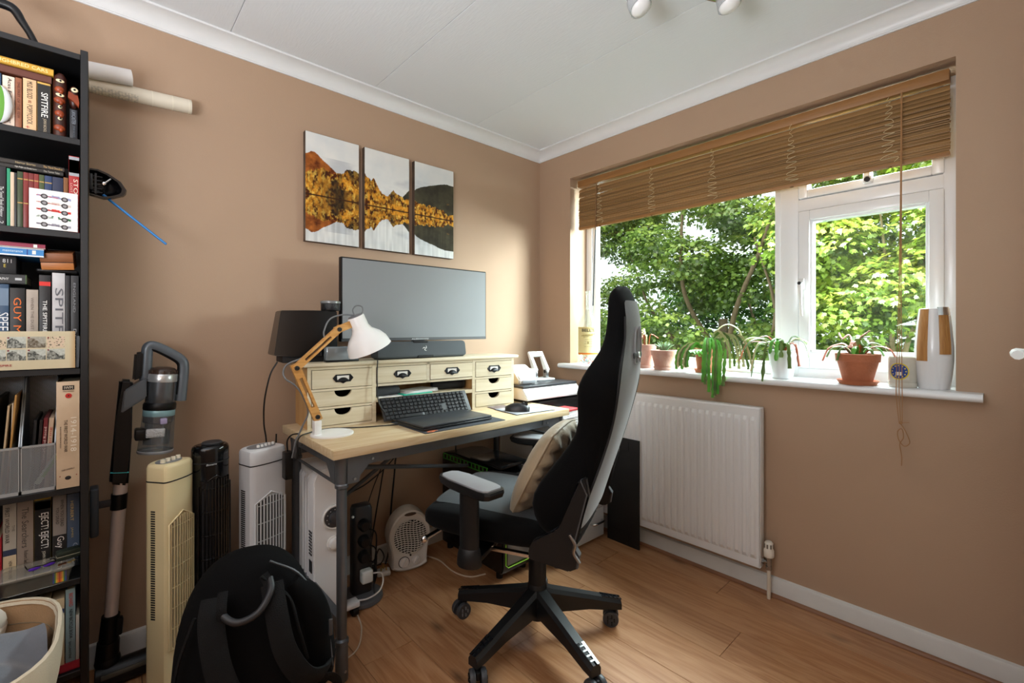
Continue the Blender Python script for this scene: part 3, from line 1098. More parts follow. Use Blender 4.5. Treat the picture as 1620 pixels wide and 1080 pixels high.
book(-2.3175, -2.284, z, 0.679, YB, 0.16, '#b99a2a', 'black and yellow book titled EJECT EJECT on the fifth shelf',
     [('EJECT! EJECT!', '#f0f0ec', 0.56, 0.2, 0.66, 0.6), ('JOHN NICHOL', '#d8d2c0', 0.56, 0.70, 0.93, 0.24)],
     [('#12100f', 0.03, 0.985), ('#b3452a', 0.05, 0.15)])
book(-2.2805, -2.252, z, 0.677, YB, 0.16, '#97908a', 'grey book with Guy Martin in fat white letters on the fifth shelf',
     [('WHEN YOU DEAD', '#1d1b1a', 0.68, 0.06, 0.42, 0.24), ('YOU DEAD', '#1d1b1a', 0.34, 0.16, 0.38, 0.22), ('Guy Martin', '#efe9e2', 0.5, 0.55, 0.98, 0.66)],
     [('#1f1c1b', 0.53, 0.99)])
book(-2.2510, -2.2245, z, 0.676, YB, 0.16, '#4a5a70', 'blue grey book with gold author name HERBERT on the fifth shelf',
     [('HERBERT', '#d2b878', 0.4, 0.1, 0.37, 0.24), ('JAMES', '#c0a86c', 0.4, 0.46, 0.6, 0.22), ('ONCE', '#9aa3b0', 0.66, 0.68, 0.95, 0.4)])

CLEAR = glassy('clear_plastic', '#f1efe9', 0.07, 0.12, 0.09, '#bdb9b0')
CLEAR2 = glassy('clear_plastic_lid', '#f1efe9', 0.08, 0.15, 0.22, '#bdb9b0')
tub = thing('plastic_tub', 'clear plastic tub with a lid in front of the fifth shelf books', 'tub', (-2.307, -0.325, 0.461))
mb = MB()


def rr(w, d, r, zz, n=5):
    out = []
    for cx, cy, a0 in ((w - r, d - r, 0), (-w + r, d - r, 90), (-w + r, -d + r, 180), (w - r, -d + r, 270)):
        for k in range(n + 1):
            a = R(a0 + 90 * k / n)
            out.append(V(cx + r * math.cos(a), cy + r * math.sin(a), zz))
    return out


mb.rings([rr(0.062, 0.040, 0.012, 0.001), rr(0.070, 0.047, 0.014, 0.038)], True, False)
mb.rings([rr(0.062, 0.040, 0.012, 0.0), rr(0.061, 0.039, 0.012, 0.0012)])
mb.build('tub_body', CLEAR, tub, 40)
mb = MB()
mb.rings([rr(0.0735, 0.050, 0.016, 0.0385), rr(0.0745, 0.051, 0.016, 0.041), rr(0.0745, 0.051, 0.016, 0.0445), rr(0.073, 0.0495, 0.016, 0.0465), rr(0.068, 0.045, 0.014, 0.0462)])
mb.build('tub_lid', CLEAR2, tub, 40)
rb = thing('medal_ribbon', 'short rainbow medal ribbon inside the front of the clear tub', 'ribbon', (-2.262, -0.3675, 0.465), 0)
for k, c in enumerate(('#3a3a86', '#2f7a4a', '#d9b427', '#e0782a', '#c23a24', '#e0782a', '#d9b427', '#2f7a4a', '#3a3a86')):
    MB().b2((-0.0135 + k * 0.003, 0, 0.002), (-0.0105 + k * 0.003, 0.001, 0.030)).build('stripe', ink(c), rb, 0)
zl = 0.5077
sg = thing('sunglasses', 'dark sunglasses with purple mirror lenses on the clear tub lid', 'sunglasses', (-2.297, -0.348, zl), R(14))
for sx in (-1, 1):
    mb = MB().ball((sx * 0.014, 0, 0.0065), 0.0125, 0.0022, 0.0062, 12, (0.5, 0, 0))
    mb.build('lens', M('purple_lens', '#6a35d0', 0.12, 0.5), sg, 60)
    MB().tube(smooth_path([(sx * 0.027, 0.002, 0.008), (sx * 0.028, 0.02, 0.011), (sx * 0.024, 0.045, 0.004)], 4), 0.0014, 6).build('temple', BLACKP, sg)
MB().tube(smooth_path([(-0.028, 0.001, 0.010), (-0.014, -0.003, 0.013), (0, -0.001, 0.010), (0.014, -0.003, 0.013), (0.028, 0.001, 0.010)], 4), 0.0016, 6).build('brow_bar', BLACKP, sg)
dk = thing('presentation_case', 'dark green leather case on the clear tub lid behind the coins', 'case', (-2.2475, -0.307, zl), R(8))
MB().b2((-0.024, -0.014, 0), (0.024, 0.014, 0.010), 0.002).build('base', M('case_green', '#20291f', 0.5, bump=0.2, bscale=200), dk, 30)
MB().b2((-0.024, -0.014, 0.0108), (0.024, 0.014, 0.024), 0.002).build('lid', MATS['case_green'], dk, 30)
MB().b2((-0.0242, -0.0142, 0.0098), (0.0242, 0.0142, 0.011)).build('seam', ink('#a8a48c'), dk, 0)
COPPER = M('old_copper', '#7a4a2c', 0.4, 0.8)
BRASSY = M('old_brass', '#b7a06a', 0.35, 0.8)
for k, (cx, cy, m_, l) in enumerate(((-2.262, -0.352, COPPER, 'copper coin nearest the sunglasses on the tub lid'), (-2.253, -0.350, COPPER, 'copper coin in the middle of the tub lid'),
                                  (-2.243, -0.349, BRASSY, 'brass coin lying flat right of the copper coins'), (-2.2355, -0.342, BRASSY, 'brass coin nearest the bookcase side on the tub lid'))):
    tag(MB().cyl((0, 0, 0), (0, 0, 0.0022), 0.0045, None, 16).build('coin', m_, None, 30, 0, (cx, cy, zl)), l, 'coin', 'coins on the tub lid')

# bottom shelf
z = 0.202
book(-2.345, -2.307, z, 0.418, Y0, 0.16, '#2b2a28', 'thick charcoal book behind the basket on the bottom shelf')
book(-2.305, -2.2805, z, 0.416, Y0, 0.16, '#b9a888', 'cream book with a dark head band on the bottom shelf', [], [('#54483a', 0.0, 0.05)])
book(-2.2785, -2.2535, z, 0.409, Y0, 0.16, '#c9b793', 'cream book with a navy band curving round its spine', [('ROADS', '#8a7a5a', 0.5, 0.4, 0.7, 0.3)], [('#2b3d66', 0.14, 0.2)])
book(-2.2515, -2.2315, z + 0.022, 0.429, Y0, 0.16, '#86a0a6', 'pale blue book titled New Bicycle Book on the bottom shelf',
     [('RICHARD', '#c23a2a', 0.55, 0.06, 0.24, 0.42), ('NEW BICYCLE BOOK', '#20262b', 0.55, 0.28, 0.68, 0.36), ('BALLANTINE', '#333b40', 0.45, 0.72, 0.95, 0.24)])
book(-2.2305, -2.2235, z + 0.022, 0.35, Y0, 0.15, '#c8c2b6', 'thin off-white book against the bookcase side on the bottom shelf')
flat_book(-2.275, -2.2225, z, z + 0.021, Y0 - 0.003, 0.16, '#b02236', 'crimson book lying flat beneath the pale blue bicycle book')
flat_book(-2.33, -2.223, 0.063, 0.158, Y0, 0.2, '#a57c4a', 'brown cardboard box file under the bottom shelf', name='box_file', cat='box')

# ------------------------------------------------------------------ on top of and beside the bookcase
sc = thing('metal_sculpture', 'black bent metal figure leg standing on top of the bookcase', 'sculpture', (-2.35, -0.30, 1.9315))
mb = MB()
leg = smooth_path([(-0.075, 0.0, 0.098), (-0.03, 0, 0.100), (-0.004, 0, 0.095), (0.012, 0, 0.068), (0.026, 0, 0.043), (0.037, 0, 0.018), (0.043, 0, 0.008)], 5)
n = len(leg)
mb.tube(leg, [0.0125 if i < 10 else 0.0125 - 0.003 * math.sin((i - 10) / (n - 10) * PI) - 0.002 * (i / n) for i in range(n)], 12)
mb.ball((0.045, -0.004, 0.0065), 0.014, 0.012, 0.0065, 12)
mb.build('front_leg', BLACKP, sc, 60)
mb = MB()
mb.tube(smooth_path([(-0.06, 0, 0.10), (-0.10, 0, 0.075), (-0.12, 0, 0.03), (-0.125, 0, 0.008)], 5), 0.010, 10)
mb.ball((-0.127, -0.004, 0.0065), 0.014, 0.012, 0.0065, 12)
mb.build('rear_leg', BLACKP, sc, 60)
mb = MB().ball((-0.06, 0, 0.115), 0.045, 0.022, 0.022, 14)
mb.build('body', BLACKP, sc, 60)

PAPER = M('white_paper', '#e9e7e6', 0.6)


def paper_roll(name, label, p0, p1, r, mat):
    d = Vector(p1) - Vector(p0)
    t = thing(name, label, 'paper roll', p0)
    q = d.to_track_quat('Z', 'Y').to_matrix().to_4x4()
    L_ = d.length
    mb = MB()
    for k in range(3):
        mb.lathe([(r - k * 0.0045, 0.001 * k), (r - k * 0.0045, L_ - 0.0015 * k), (r - 0.004 - k * 0.0045, L_ - 0.0015 * k), (r - 0.004 - k * 0.0045, 0.001 * k)], 26, q, False)
    mb.lathe([(r * 0.18, 0), (r * 0.18, L_)], 14, q, False)
    mb.build('rolled_sheet', mat, t, 40)
    return t, q, L_


tw, q, L_ = paper_roll('paper_roll', 'plain white paper roll lying on the bookcase top against the wall', (-2.55, -0.109, 1.9585), (-2.098, -0.084, 2.022), 0.026, PAPER)
CREAMP = M('cream_paper', '#ddd3c0', 0.6, var=0.04, vscale=12)
tw2, q2, L2 = paper_roll('wallpaper_roll', 'cream wallpaper roll with faint print sticking out below the white roll', (-2.50, -0.052, 1.957), (-1.925, -0.052, 1.990), 0.0252, CREAMP)
for f in (0.80, 0.90, 0.985):
    MB().lathe([(0.02565, L2 * f - 0.0012), (0.02565, L2 * f + 0.0012)], 26, q2, False).build('paper_tape', ink('#e9e0cc'), tw2, 40)


def roll_print(u, v):
    c = mixc(lin('#d9cfbb'), lin('#ddd3c0'), fbm(u * 8, v * 8))
    ln = ((u * 22) % 1 < 0.22) & (vnoise(u * 60, v * 30, 2) > 0.4)
    ln2 = ((v * 26) % 1 < 0.4) & (vnoise(u * 40, v * 20, 5) > 0.52)
    c[ln | ln2] = lin('#b3ada0')
    return c


def bendr(u, v):
    a = R(200) + v * R(140)
    return np.stack([0.0256 * np.cos(a), 0.0256 * np.sin(a), L2 * (0.40 + 0.33 * u)], 1)


print_sheet('printed_lines', 1, 1, 90, 40, roll_print, q2, tw2, PRINT_MATT, bendr)

# black plastic shell hung at the side of the bookcase, with a blue rod in it
shl = thing('plastic_shell', 'black rounded hollow plastic shell with a silver lever sticking out beside the bookcase', 'shell', (-2.2035, -0.22, 1.605))
mb = MB()
sec = []
out = [(0.0, 0.046), (0.02, 0.047), (0.045, 0.038), (0.075, 0.018), (0.088, -0.004), (0.086, -0.018), (0.08, -0.026), (0.055, -0.038), (0.035, -0.043), (0.0, -0.036)]
outl = [V(a, 0, b) for a, b in out]
for yy, s_ in ((0.028, 0.78), (0.02, 0.93), (0.0, 1.0), (-0.012, 0.97), (-0.012, 0.86), (0.006, 0.80), (0.014, 0.62)):
    sec.append([V(p.x * (s_ if p.x > 0 else 1), yy, p.z * s_) for p in outl])
mb.rings(sec)
mb.build('shell_body', M('gloss_black', '#0d0d10', 0.22), shl, 50)
mb = MB()
for k in range(5):
    mb.b2((0.006, -0.011, -0.026 + k * 0.012), (0.03, 0.004, -0.0235 + k * 0.012))
mb.b2((0.012, -0.0125, -0.03), (0.017, 0.004, 0.032))
mb.build('inner_ribs', DGREY, shl, 0)
mb = MB().cyl((0.032, -0.014, 0.002), (0.049, -0.014, 0.021), 0.0032, None, 10)
mb.box((0.033, -0.014, 0.003), (0.009, 0.007, 0.009), (0, -0.8, 0), 0.001)
mb.build('silver_lever', CHROME, shl, 40)
MB().b2((-0.0004, -0.012, -0.02), (0.008, 0.03, 0.03), 0.002).build('mounting_plate', DGREY, shl, 30)
br = thing('blue_rod', 'thin bright blue plastic rod poking down from the black shell', 'rod', (-2.160, -0.214, 1.567))
mb = MB().cyl((0, 0, 0), (0.142, -0.02, -0.125), 0.0036, 0.0036, 12)
mb.ball((0.142, -0.02, -0.125), 0.0036)
mb.build('shaft', M('blue_plastic', '#1179c4', 0.35), br, 50)
MB().tube([(0, 0, 0), (-0.012, 0.001, 0.011)], [0.0042, 0.0042], 10).build('ferrule', MATS['blue_plastic'], br)

# ------------------------------------------------------------------ stick vacuum on its wall bracket
GREYP = M('graphite_plastic', '#5d646b', 0.3, 0.2)
SMOKE = glassy('smoke_clear', '#dfe3e6', 0.12, 0.03, 0.16, '#aab0b6')
CYAN = M('cyan_line', '#43c9cf', 0.35)
vc = thing('stick_vacuum', 'black cordless stick vacuum with clear dust bin leaning by the wall', 'vacuum cleaner', (-2.135, -0.13, 0))
X0 = 2.135


def vp(x, z, y=0.0):
    return V(x + X0, y, z)


mb = MB()
mb.prism([vp(-2.131, 0.994, -0.026), vp(-2.097, 0.989, -0.026), vp(-2.100, 0.80, -0.026), vp(-2.109, 0.64, -0.026), vp(-2.157, 0.655, -0.026), vp(-2.142, 0.85, -0.026)], (0, 0.052, 0))
bmesh.ops.bevel(mb.bm, geom=list(mb.bm.edges), offset=0.008, segments=3, affect='EDGES')
mb.build('main_body', BLACKP, vc, 40)
mb = MB().prism([vp(-2.120, 0.958, -0.034), vp(-2.063, 0.995, -0.034), vp(-2.062, 0.929, -0.034), vp(-2.128, 0.883, -0.034)], (0, 0.068, 0))
bmesh.ops.bevel(mb.bm, geom=list(mb.bm.edges), offset=0.004, segments=2, affect='EDGES')
mb.build('side_shell', GREYP, vc, 40)
mb = MB().prism([vp(-2.092, 1.080, -0.020), vp(-2.070, 1.083, -0.020), vp(-2.074, 0.996, -0.020), vp(-2.098, 0.985, -0.020)], (0, 0.04, 0))
bmesh.ops.bevel(mb.bm, geom=list(mb.bm.edges), offset=0.006, segments=2, affect='EDGES')
mb.build('trigger_housing', BLACKP, vc, 40)
lp = smooth_path([vp(-2.064, 0.985), vp(-2.060, 1.06), vp(-2.056, 1.097), vp(-2.035, 1.099), vp(-1.985, 1.068), vp(-1.962, 1.046), vp(-1.957, 1.02), vp(-1.961, 0.96), vp(-1.966, 0.905)], 6)
mb = MB().tube(lp, 0.012, 10, False, (0.0125, 0.017, (0, 1, 0)))
mb.build('handle', GREYP, vc, 60)
inner = [p + (V(0.105, 0, 0.98) - p).normalized() * 0.0075 for p in lp[4:-2]]
MB().tube(inner, 0.010, 10, False, (0.010, 0.0125, (0, 1, 0))).build('handle_grip', BLACKP, vc, 60)
c0, c1 = vp(-2.037, 0.735), vp(-2.014, 1.028)
ax = (c1 - c0)
qx = Matrix.Translation(c0) @ ax.to_track_quat('Z', 'Y').to_matrix().to_4x4()
La = ax.length
k_ = La / 0.294
MB().lathe([(0.040, 0.165 * k_), (0.0425, 0.17 * k_), (0.0425, 0.20 * k_), (0.0425, 0.245 * k_)], 28, qx).build('motor_housing', M('gunmetal', '#6b7076', 0.25, 0.7), vc, 40)
MB().lathe([(0.0430, 0.243 * k_), (0.0435, 0.246 * k_), (0.0425, 0.268 * k_), (0.041, 0.27 * k_)], 28, qx).build('silver_ring', M('silver_plastic', '#c7cbce', 0.25, 0.6), vc, 40)
mb = MB().lathe([(0.041, 0.268 * k_), (0.0405, 0.28 * k_), (0.033, 0.290 * k_), (0.02, 0.294 * k_), (0.0, 0.293 * k_)], 28, qx)
for j in range(14):
    a = j / 14 * 2 * PI
    mb.box(qx @ V(0.040 * math.cos(a), 0.040 * math.sin(a), 0.276 * k_), (0.004, 0.004, 0.012))
mb.build('filter_cap', M('brown_cap', '#3a2a22', 0.3), vc, 40)
MB().lathe([(0.045, 0.146 * k_), (0.047, 0.15 * k_), (0.047, 0.165 * k_), (0.043, 0.172 * k_)], 28, qx).build('black_collar', BLACKP, vc, 40)
MB().lathe([(0.044, 0.125 * k_), (0.0455, 0.128 * k_), (0.0455, 0.146 * k_), (0.044, 0.148 * k_)], 28, qx).build('blue_ring', M('pale_blue_ring', '#8fb8c2', 0.25, 0.2), vc, 40)
MB().lathe([(0.037, 0.03 * k_), (0.036, 0.10 * k_), (0.043, 0.105 * k_), (0.043, 0.125 * k_)], 24, qx).build('inner_cyclone', DGREY, vc, 40)
MB().lathe([(0.0485, 0.004), (0.050, 0.008), (0.0475, 0.06), (0.0455, 0.127 * k_)], 30, qx, False).build('dust_bin', SMOKE, vc, 40)
MB().lathe([(0.0, 0.0), (0.050, 0.0), (0.0515, 0.003), (0.0515, 0.008), (0.049, 0.010)], 30, qx, False).build('bin_base', M('bin_base_clear', '#a8aaae', 0.15, 0.3), vc, 40)
MB().box(qx @ V(-0.046, -0.010, 0.112 * k_), (0.020, 0.022, 0.020), None, 0.004).build('purple_catch', M('lilac_clear', '#a99fc4', 0.25), vc, 40)
MB().box(vp(-2.073, 0.805, -0.012), (0.040, 0.06, 0.036), (0, 0.06, 0), 0.005).build('bin_clamp', BLACKP, vc, 40)
MB().box(vp(-2.040, 0.808, -0.043), (0.052, 0.012, 0.030), (0, 0.06, 0), 0.004).build('clear_window', M('frosted_silver', '#b9bcc0', 0.35, 0.4, bump=0.6, bscale=160), vc, 40)
mb = MB().box(vp(-2.131, 0.689, -0.0005), (0.0465, 0.0538, 0.0018), (0, 0.16, 0))
mb.build('cyan_line', CYAN, vc, 40)
t0, t1 = vp(-2.127, 0.655), vp(-2.153, 0.195)
MB().cyl(t0, t1, 0.0185, 0.0175, 20).build('tube', M('rose_silver_tube', '#dccbc2', 0.32, 0.25), vc, 40)
MB().cyl(vp(-2.1305, 0.615), vp(-2.1335, 0.565), 0.0215, 0.0215, 20).build('tube_clamp', BLACKP, vc, 40)
mb = MB().cyl(vp(-2.152, 0.222), vp(-2.158, 0.135), 0.024, 0.026, 18)
mb.box(vp(-2.132, 0.18, -0.004), (0.02, 0.03, 0.055), (0, 0.06, 0), 0.006)
mb.cyl(vp(-2.158, 0.14), vp(-2.162, 0.075), 0.029, 0.031, 18)
mb.build('neck_joint', BLACKP, vc, 40)
mb = MB()
mb.box(vp(-2.085, 0.034, -0.008), (0.215, 0.075, 0.06), (0, 0, 0.0), 0.018, 3)
mb.cyl(vp(-2.19, 0.038, -0.012), vp(-1.98, 0.038, -0.012), 0.034, 0.036, 18)
mb.ball(vp(-2.160, 0.075), 0.034)
mb.build('floor_head', BLACKP, vc, 40)
MB().b2(vp(-2.178, 0.040, -0.0485), vp(-1.992, 0.056, -0.043), 0.003).build('head_window', M('smoked_window', '#54534c', 0.15), vc, 30)
wb = thing('wall_bracket', 'black plastic bracket holding the vacuum tube beside the bookcase', 'bracket', (-2.2035, -0.13, 0.565))
MB().b2((0, -0.03, -0.07), (0.022, 0.03, 0.085), 0.006, 3).build('bracket_body', M('slate_plastic', '#3d444b', 0.4), wb, 40)
MB().box((0.042, 0, 0.024), (0.046, 0.014, 0.022), None, 0.003).build('arm', DGREY, wb, 40)

# ------------------------------------------------------------------ tower fans


def tower_fan(name, label, loc, az, w, d, h, body, grille, style, dark):
    """column fan; its grille faces local -y"""
    t = thing(name, label, 'fan', loc, az)

    def sec(zz, s=1.0):
        hw, hd = w / 2 * s, d / 2 * s
        if style == 'round':
            return [V(hw * math.cos(a), hd * math.sin(a) * (1.0 if math.sin(a) < 0 else 0.9), zz) for a in [2 * PI * k / 24 for k in range(24)]]
        pts = []
        for k in range(9):
            a = PI + PI * k / 8
            pts.append(V(hw * math.cos(a), -hd * 0.72 + hd * 0.28 * math.sin(a), zz))
        for k in range(9):
            a = PI * k / 8
            pts.append(V(hw * 0.95 * math.cos(a), hd * 0.5 + hd * 0.5 * math.sin(a), zz))
        return pts
    mb = MB()
    mb.rings([sec(0.03), sec(h - 0.05), sec(h - 0.012, 1.0), sec(h - 0.004, 0.95), sec(h, 0.86)])
    mb.build('column', body, t, 32)
    MB().lathe([(w * 0.50, 0), (w * 0.50, 0.012), (w * 0.50, 0.022), (w * 0.42, 0.032)], 28).build('base', body, t, 30)
    MB().rings([sec(h - 0.056, 1.012), sec(h - 0.052, 1.012)]).build('head_seam', dark, t, 40)
    yf = -d / 2 - 0.0012
    nb, x0, x1 = 9, -w * 0.36, w * 0.40
    z0, z1 = 0.14, h - (0.17 if style == 'flat' else 0.11)

    def fy(x):
        if style == 'round':
            return -d / 2 * math.sqrt(max(0.02, 1 - (2 * x / w) ** 2)) - 0.001
        u = max(-1, min(1, x / (w / 2)))
        return -d / 2 * 0.72 - d / 2 * 0.28 * math.sqrt(max(0, 1 - u * u)) - 0.001
    gr = []
    for k in range(13):
        x = x0 + (x1 - x0) * k / 12
        gr.append([V(x, fy(x) + 0.0006, z0 + 0.004), V(x, fy(x) + 0.0006, z1 - 0.004 - (0.02 if style == 'flat' else 0) * abs(2 * k / 12 - 1) ** 2)])
    MB().rings(gr, False, False).build('air_slot', dark, t, 60)
    for k in range(nb + 1):
        x = x0 + (x1 - x0) * k / nb
        zt = z1 - (0.02 if style == 'flat' else 0) * abs(2 * k / nb - 1) ** 2
        MB().box((x, fy(x) - 0.0015, (z0 + zt) / 2), (0.0034, 0.006, zt - z0)).build('grille_bar', grille, t, 0)
    for k in range(7):
        zz = z0 + (z1 - z0 - 0.03) * k / 6
        MB().tube([V(x0 + (x1 - x0) * j / 8, fy(x0 + (x1 - x0) * j / 8) - 0.003, zz) for j in range(9)], 0.0014, 6).build('cross_wire', grille, t, 0)
    mb = MB().tube([V(x0 - 0.006, fy(x0) - 0.001, z0), V(x0 - 0.006, fy(x0) - 0.001, z1 - 0.02), V(0, fy(0) - 0.002, z1 + 0.012), V(x1 + 0.005, fy(x1) - 0.001, z1 - 0.02), V(x1 + 0.005, fy(x1) - 0.001, z0), V(0, fy(0) - 0.001, z0 - 0.012)], 0.003, 8, True)
    mb.build('grille_rim', grille, t, 60)
    if style == 'flat':
        mb = MB()
        nv = 46
        for k in range(nv):
            mb.box((-w / 2 + 0.0062, -d * 0.02, z0 + 0.1 + (h - z0 - 0.24) * k / nv), (0.0095, d * 0.30, 0.0048), (0, 0.0, 0))
        mb.build('side_vents', dark, t, 0)['kind'] = 'stuff'
    # controls on top
    tops = MB().lathe([(w * 0.30, 0), (w * 0.30, 0.003)], 24, Matrix.Translation((0, 0, h - 0.001)) @ Matrix.Diagonal((1.25, d / w * 1.05, 1, 1)))
    tops.build('control_panel', MGREY if style == 'flat' else body, t, 40)
    return t, h, fy


CREAMPL = M('aged_cream_plastic', '#e4d3a6', 0.35, var=0.05, vscale=3)
SILVERPL = M('silver_white_plastic', '#cfd1d4', 0.32)
GLBLACK = M('gloss_black_plastic', '#0c0c0e', 0.14)
t, h, fy = tower_fan('tower_fan', 'yellowed cream tower fan standing between the vacuum and the black fan', (-2.012, -0.262, 0), R(40), 0.108, 0.098, 0.728, CREAMPL, CREAMPL, 'flat', BLACKM)
for k in range(4):
    MB().cyl((-0.030 + k * 0.019, -0.008, h), (-0.030 + k * 0.019, -0.008, h + 0.012), 0.0072, 0.0065, 14).build('push_button', M('ivory_button', '#efe6cf', 0.35), t, 40)
t, h, fy = tower_fan('tower_fan', 'glossy black tower fan standing between the cream and the silver fans', (-1.893, -0.235, 0), R(8), 0.112, 0.108, 0.757, GLBLACK, GLBLACK, 'round', BLACKM)
text('Bionaire', 0.030, 0.0065, frame((-0.014, fy(-0.014) - 0.0045, 0.70), (1, -0.12, 0), (0, 0, 1)), ink('#c9ccd0'), t, 'lettering', shear=0.3)
MB().lathe([(0.030, 0), (0.032, 0.006), (0.028, 0.010), (0.020, 0.011)], 24, Matrix.Translation((0.004, -0.004, 0.757))).build('dial', DGREY, t, 40)
t, h, fy = tower_fan('tower_fan', 'silver white tower fan standing just left of the desk', (-1.732, -0.235, 0), R(19), 0.138, 0.112, 0.722, SILVERPL, SILVERPL, 'flat', BLACKM)
for k in range(5):
    MB().cyl((-0.020 + k * 0.0145, -0.012, h), (-0.020 + k * 0.0145, -0.012, h + 0.010), 0.0055, 0.005, 14).build('push_button', WHITEP, t, 40)

# ------------------------------------------------------------------ backpack
CANV = M('black_canvas', '#070708', 0.9, bump=0.25, bscale=500, spec=0.15)
CANV2 = M('black_webbing', '#0e0e0f', 0.85, bump=0.3, bscale=400, spec=0.25)
bp = thing('backpack', 'large black canvas backpack standing on the floor in front of the fans', 'backpack', (-1.875, -0.70, 0), R(-14))


def pack_sec(zz, w, d, n=32, yo=0.0, e=0.72):
    pts = []
    for k in range(n):
        a = 2 * PI * k / n
        ca, sa = math.cos(a), math.sin(a)
        pts.append(V(w * math.copysign(abs(ca) ** e, ca), yo + d * math.copysign(abs(sa) ** e, sa), zz))
    return pts


prof = [(0.0, 0.140, 0.085, 0), (0.012, 0.158, 0.10, 0), (0.08, 0.172, 0.112, 0), (0.2, 0.178, 0.115, 0.0), (0.32, 0.172, 0.108, 0.004), (0.41, 0.155, 0.096, 0.008),
        (0.47, 0.130, 0.082, 0.012), (0.51, 0.098, 0.064, 0.014), (0.535, 0.06, 0.042, 0.016), (0.543, 0.02, 0.018, 0.018)]
mb = MB().rings([pack_sec(z_, w_, d_, 36, yo) for z_, w_, d_, yo in prof])
mb.build('main_bag', CANV, bp, 60, 1)


def strap(pts, w, th, name, mat, n=6):
    return MB().tube(smooth_path(pts, n), 0.01, 10, False, (th, w, (0, -1, 0))).build(name, mat, bp, 60)


strap([(-0.075, -0.080, 0.475), (-0.078, -0.118, 0.43), (-0.062, -0.150, 0.34), (-0.035, -0.158, 0.25), (-0.024, -0.150, 0.15), (-0.045, -0.135, 0.06), (-0.07, -0.112, 0.02)], 0.030, 0.009, 'shoulder_strap', CANV2)
strap([(0.055, -0.080, 0.48), (0.065, -0.12, 0.42), (0.085, -0.145, 0.33), (0.130, -0.14, 0.245), (0.178, -0.10, 0.21), (0.205, -0.03, 0.20)], 0.028, 0.009, 'shoulder_strap', CANV2)
strap([(-0.055, -0.088, 0.465), (-0.052, -0.118, 0.445), (-0.02, -0.138, 0.430), (0.025, -0.130, 0.440), (0.052, -0.106, 0.475), (0.05, -0.078, 0.495)], 0.0085, 0.0085, 'carry_handle', M('rubber_handle', '#232326', 0.5))
strap([(-0.055, -0.095, 0.495), (-0.057, -0.118, 0.46), (-0.054, -0.12, 0.43)], 0.012, 0.003, 'handle_loop', CANV2)
strap([(0.035, -0.072, 0.505), (0.050, -0.098, 0.48), (0.052, -0.106, 0.465)], 0.012, 0.003, 'handle_loop', CANV2)
# back padding panels and right hand pocket
mb = MB().tube(smooth_path([(0.105, -0.05, 0.46), (0.152, -0.045, 0.38), (0.172, -0.04, 0.26), (0.172, -0.04, 0.14)], 6), [0.02, 0.026, 0.03, 0.034, 0.036, 0.038, 0.04, 0.042, 0.044, 0.045, 0.046, 0.046, 0.046, 0.046, 0.046, 0.044, 0.042, 0.036, 0.02][:19], 12)
mb.build('side_pocket', CANV, bp, 60)
ZIP = M('zip_grey', '#3d3e41', 0.45)
MB().tube(smooth_path([(0.05, -0.045, 0.525), (0.12, -0.052, 0.478), (0.165, -0.062, 0.40), (0.196, -0.07, 0.30), (0.208, -0.07, 0.2)], 6), 0.0035, 6).build('zip', ZIP, bp, 60)
MB().tube(smooth_path([(0.03, -0.082, 0.505), (0.095, -0.095, 0.44), (0.118, -0.115, 0.36), (0.14, -0.112, 0.27)], 6), 0.004, 6).build('piping', CANV2, bp, 60)
MB().tube(smooth_path([(-0.115, -0.085, 0.44), (-0.15, -0.09, 0.33), (-0.165, -0.095, 0.2), (-0.165, -0.095, 0.08)], 6), 0.004, 6).build('piping', CANV2, bp, 60)
mb = MB()
mb.box((0.120, -0.128, 0.10), (0.026, 0.009, 0.03), (0, 0, 0.2), 0.003)
mb.box((0.120, -0.128, 0.068), (0.018, 0.008, 0.036), (0, 0, 0.2), 0.003)
mb.build('buckle', M('buckle_grey', '#4a4b4e', 0.35), bp, 40)
strap([(0.118, -0.135, 0.235), (0.120, -0.133, 0.18), (0.120, -0.128, 0.10)], 0.012, 0.003, 'buckle_strap', CANV2)
strap([(0.165, -0.10, 0.20), (0.205, -0.07, 0.17), (0.225, -0.055, 0.13), (0.212, -0.06, 0.085), (0.185, -0.08, 0.075), (0.168, -0.10, 0.12)], 0.012, 0.003, 'loose_strap', CANV2)
mb = MB().b2((0.196, -0.092, 0.30), (0.206, -0.084, 0.345), 0.002)
mb.build('zip_pull', ZIP, bp, 40)

# ------------------------------------------------------------------ laundry basket
JUTE = M('jute_weave', '#b28a58', 0.9, var=0.22, vscale=220, bump=0.8, bscale=260, stretch=(1, 1, 0.6))
LIN = M('cream_cotton', '#cbbfa8', 0.9, var=0.04, vscale=20, bump=0.2, bscale=300)
INNER = M('tan_lining', '#a88662', 0.9, var=0.06, vscale=20, bump=0.2, bscale=300)
bk = thing('laundry_basket', 'woven tan laundry basket with a cream rim in front of the bookcase', 'basket', (-2.505, -0.66, 0))


def bk_sec(zz, w, d, n=40):
    return pack_sec(zz, w, d, n, 0, 0.62)


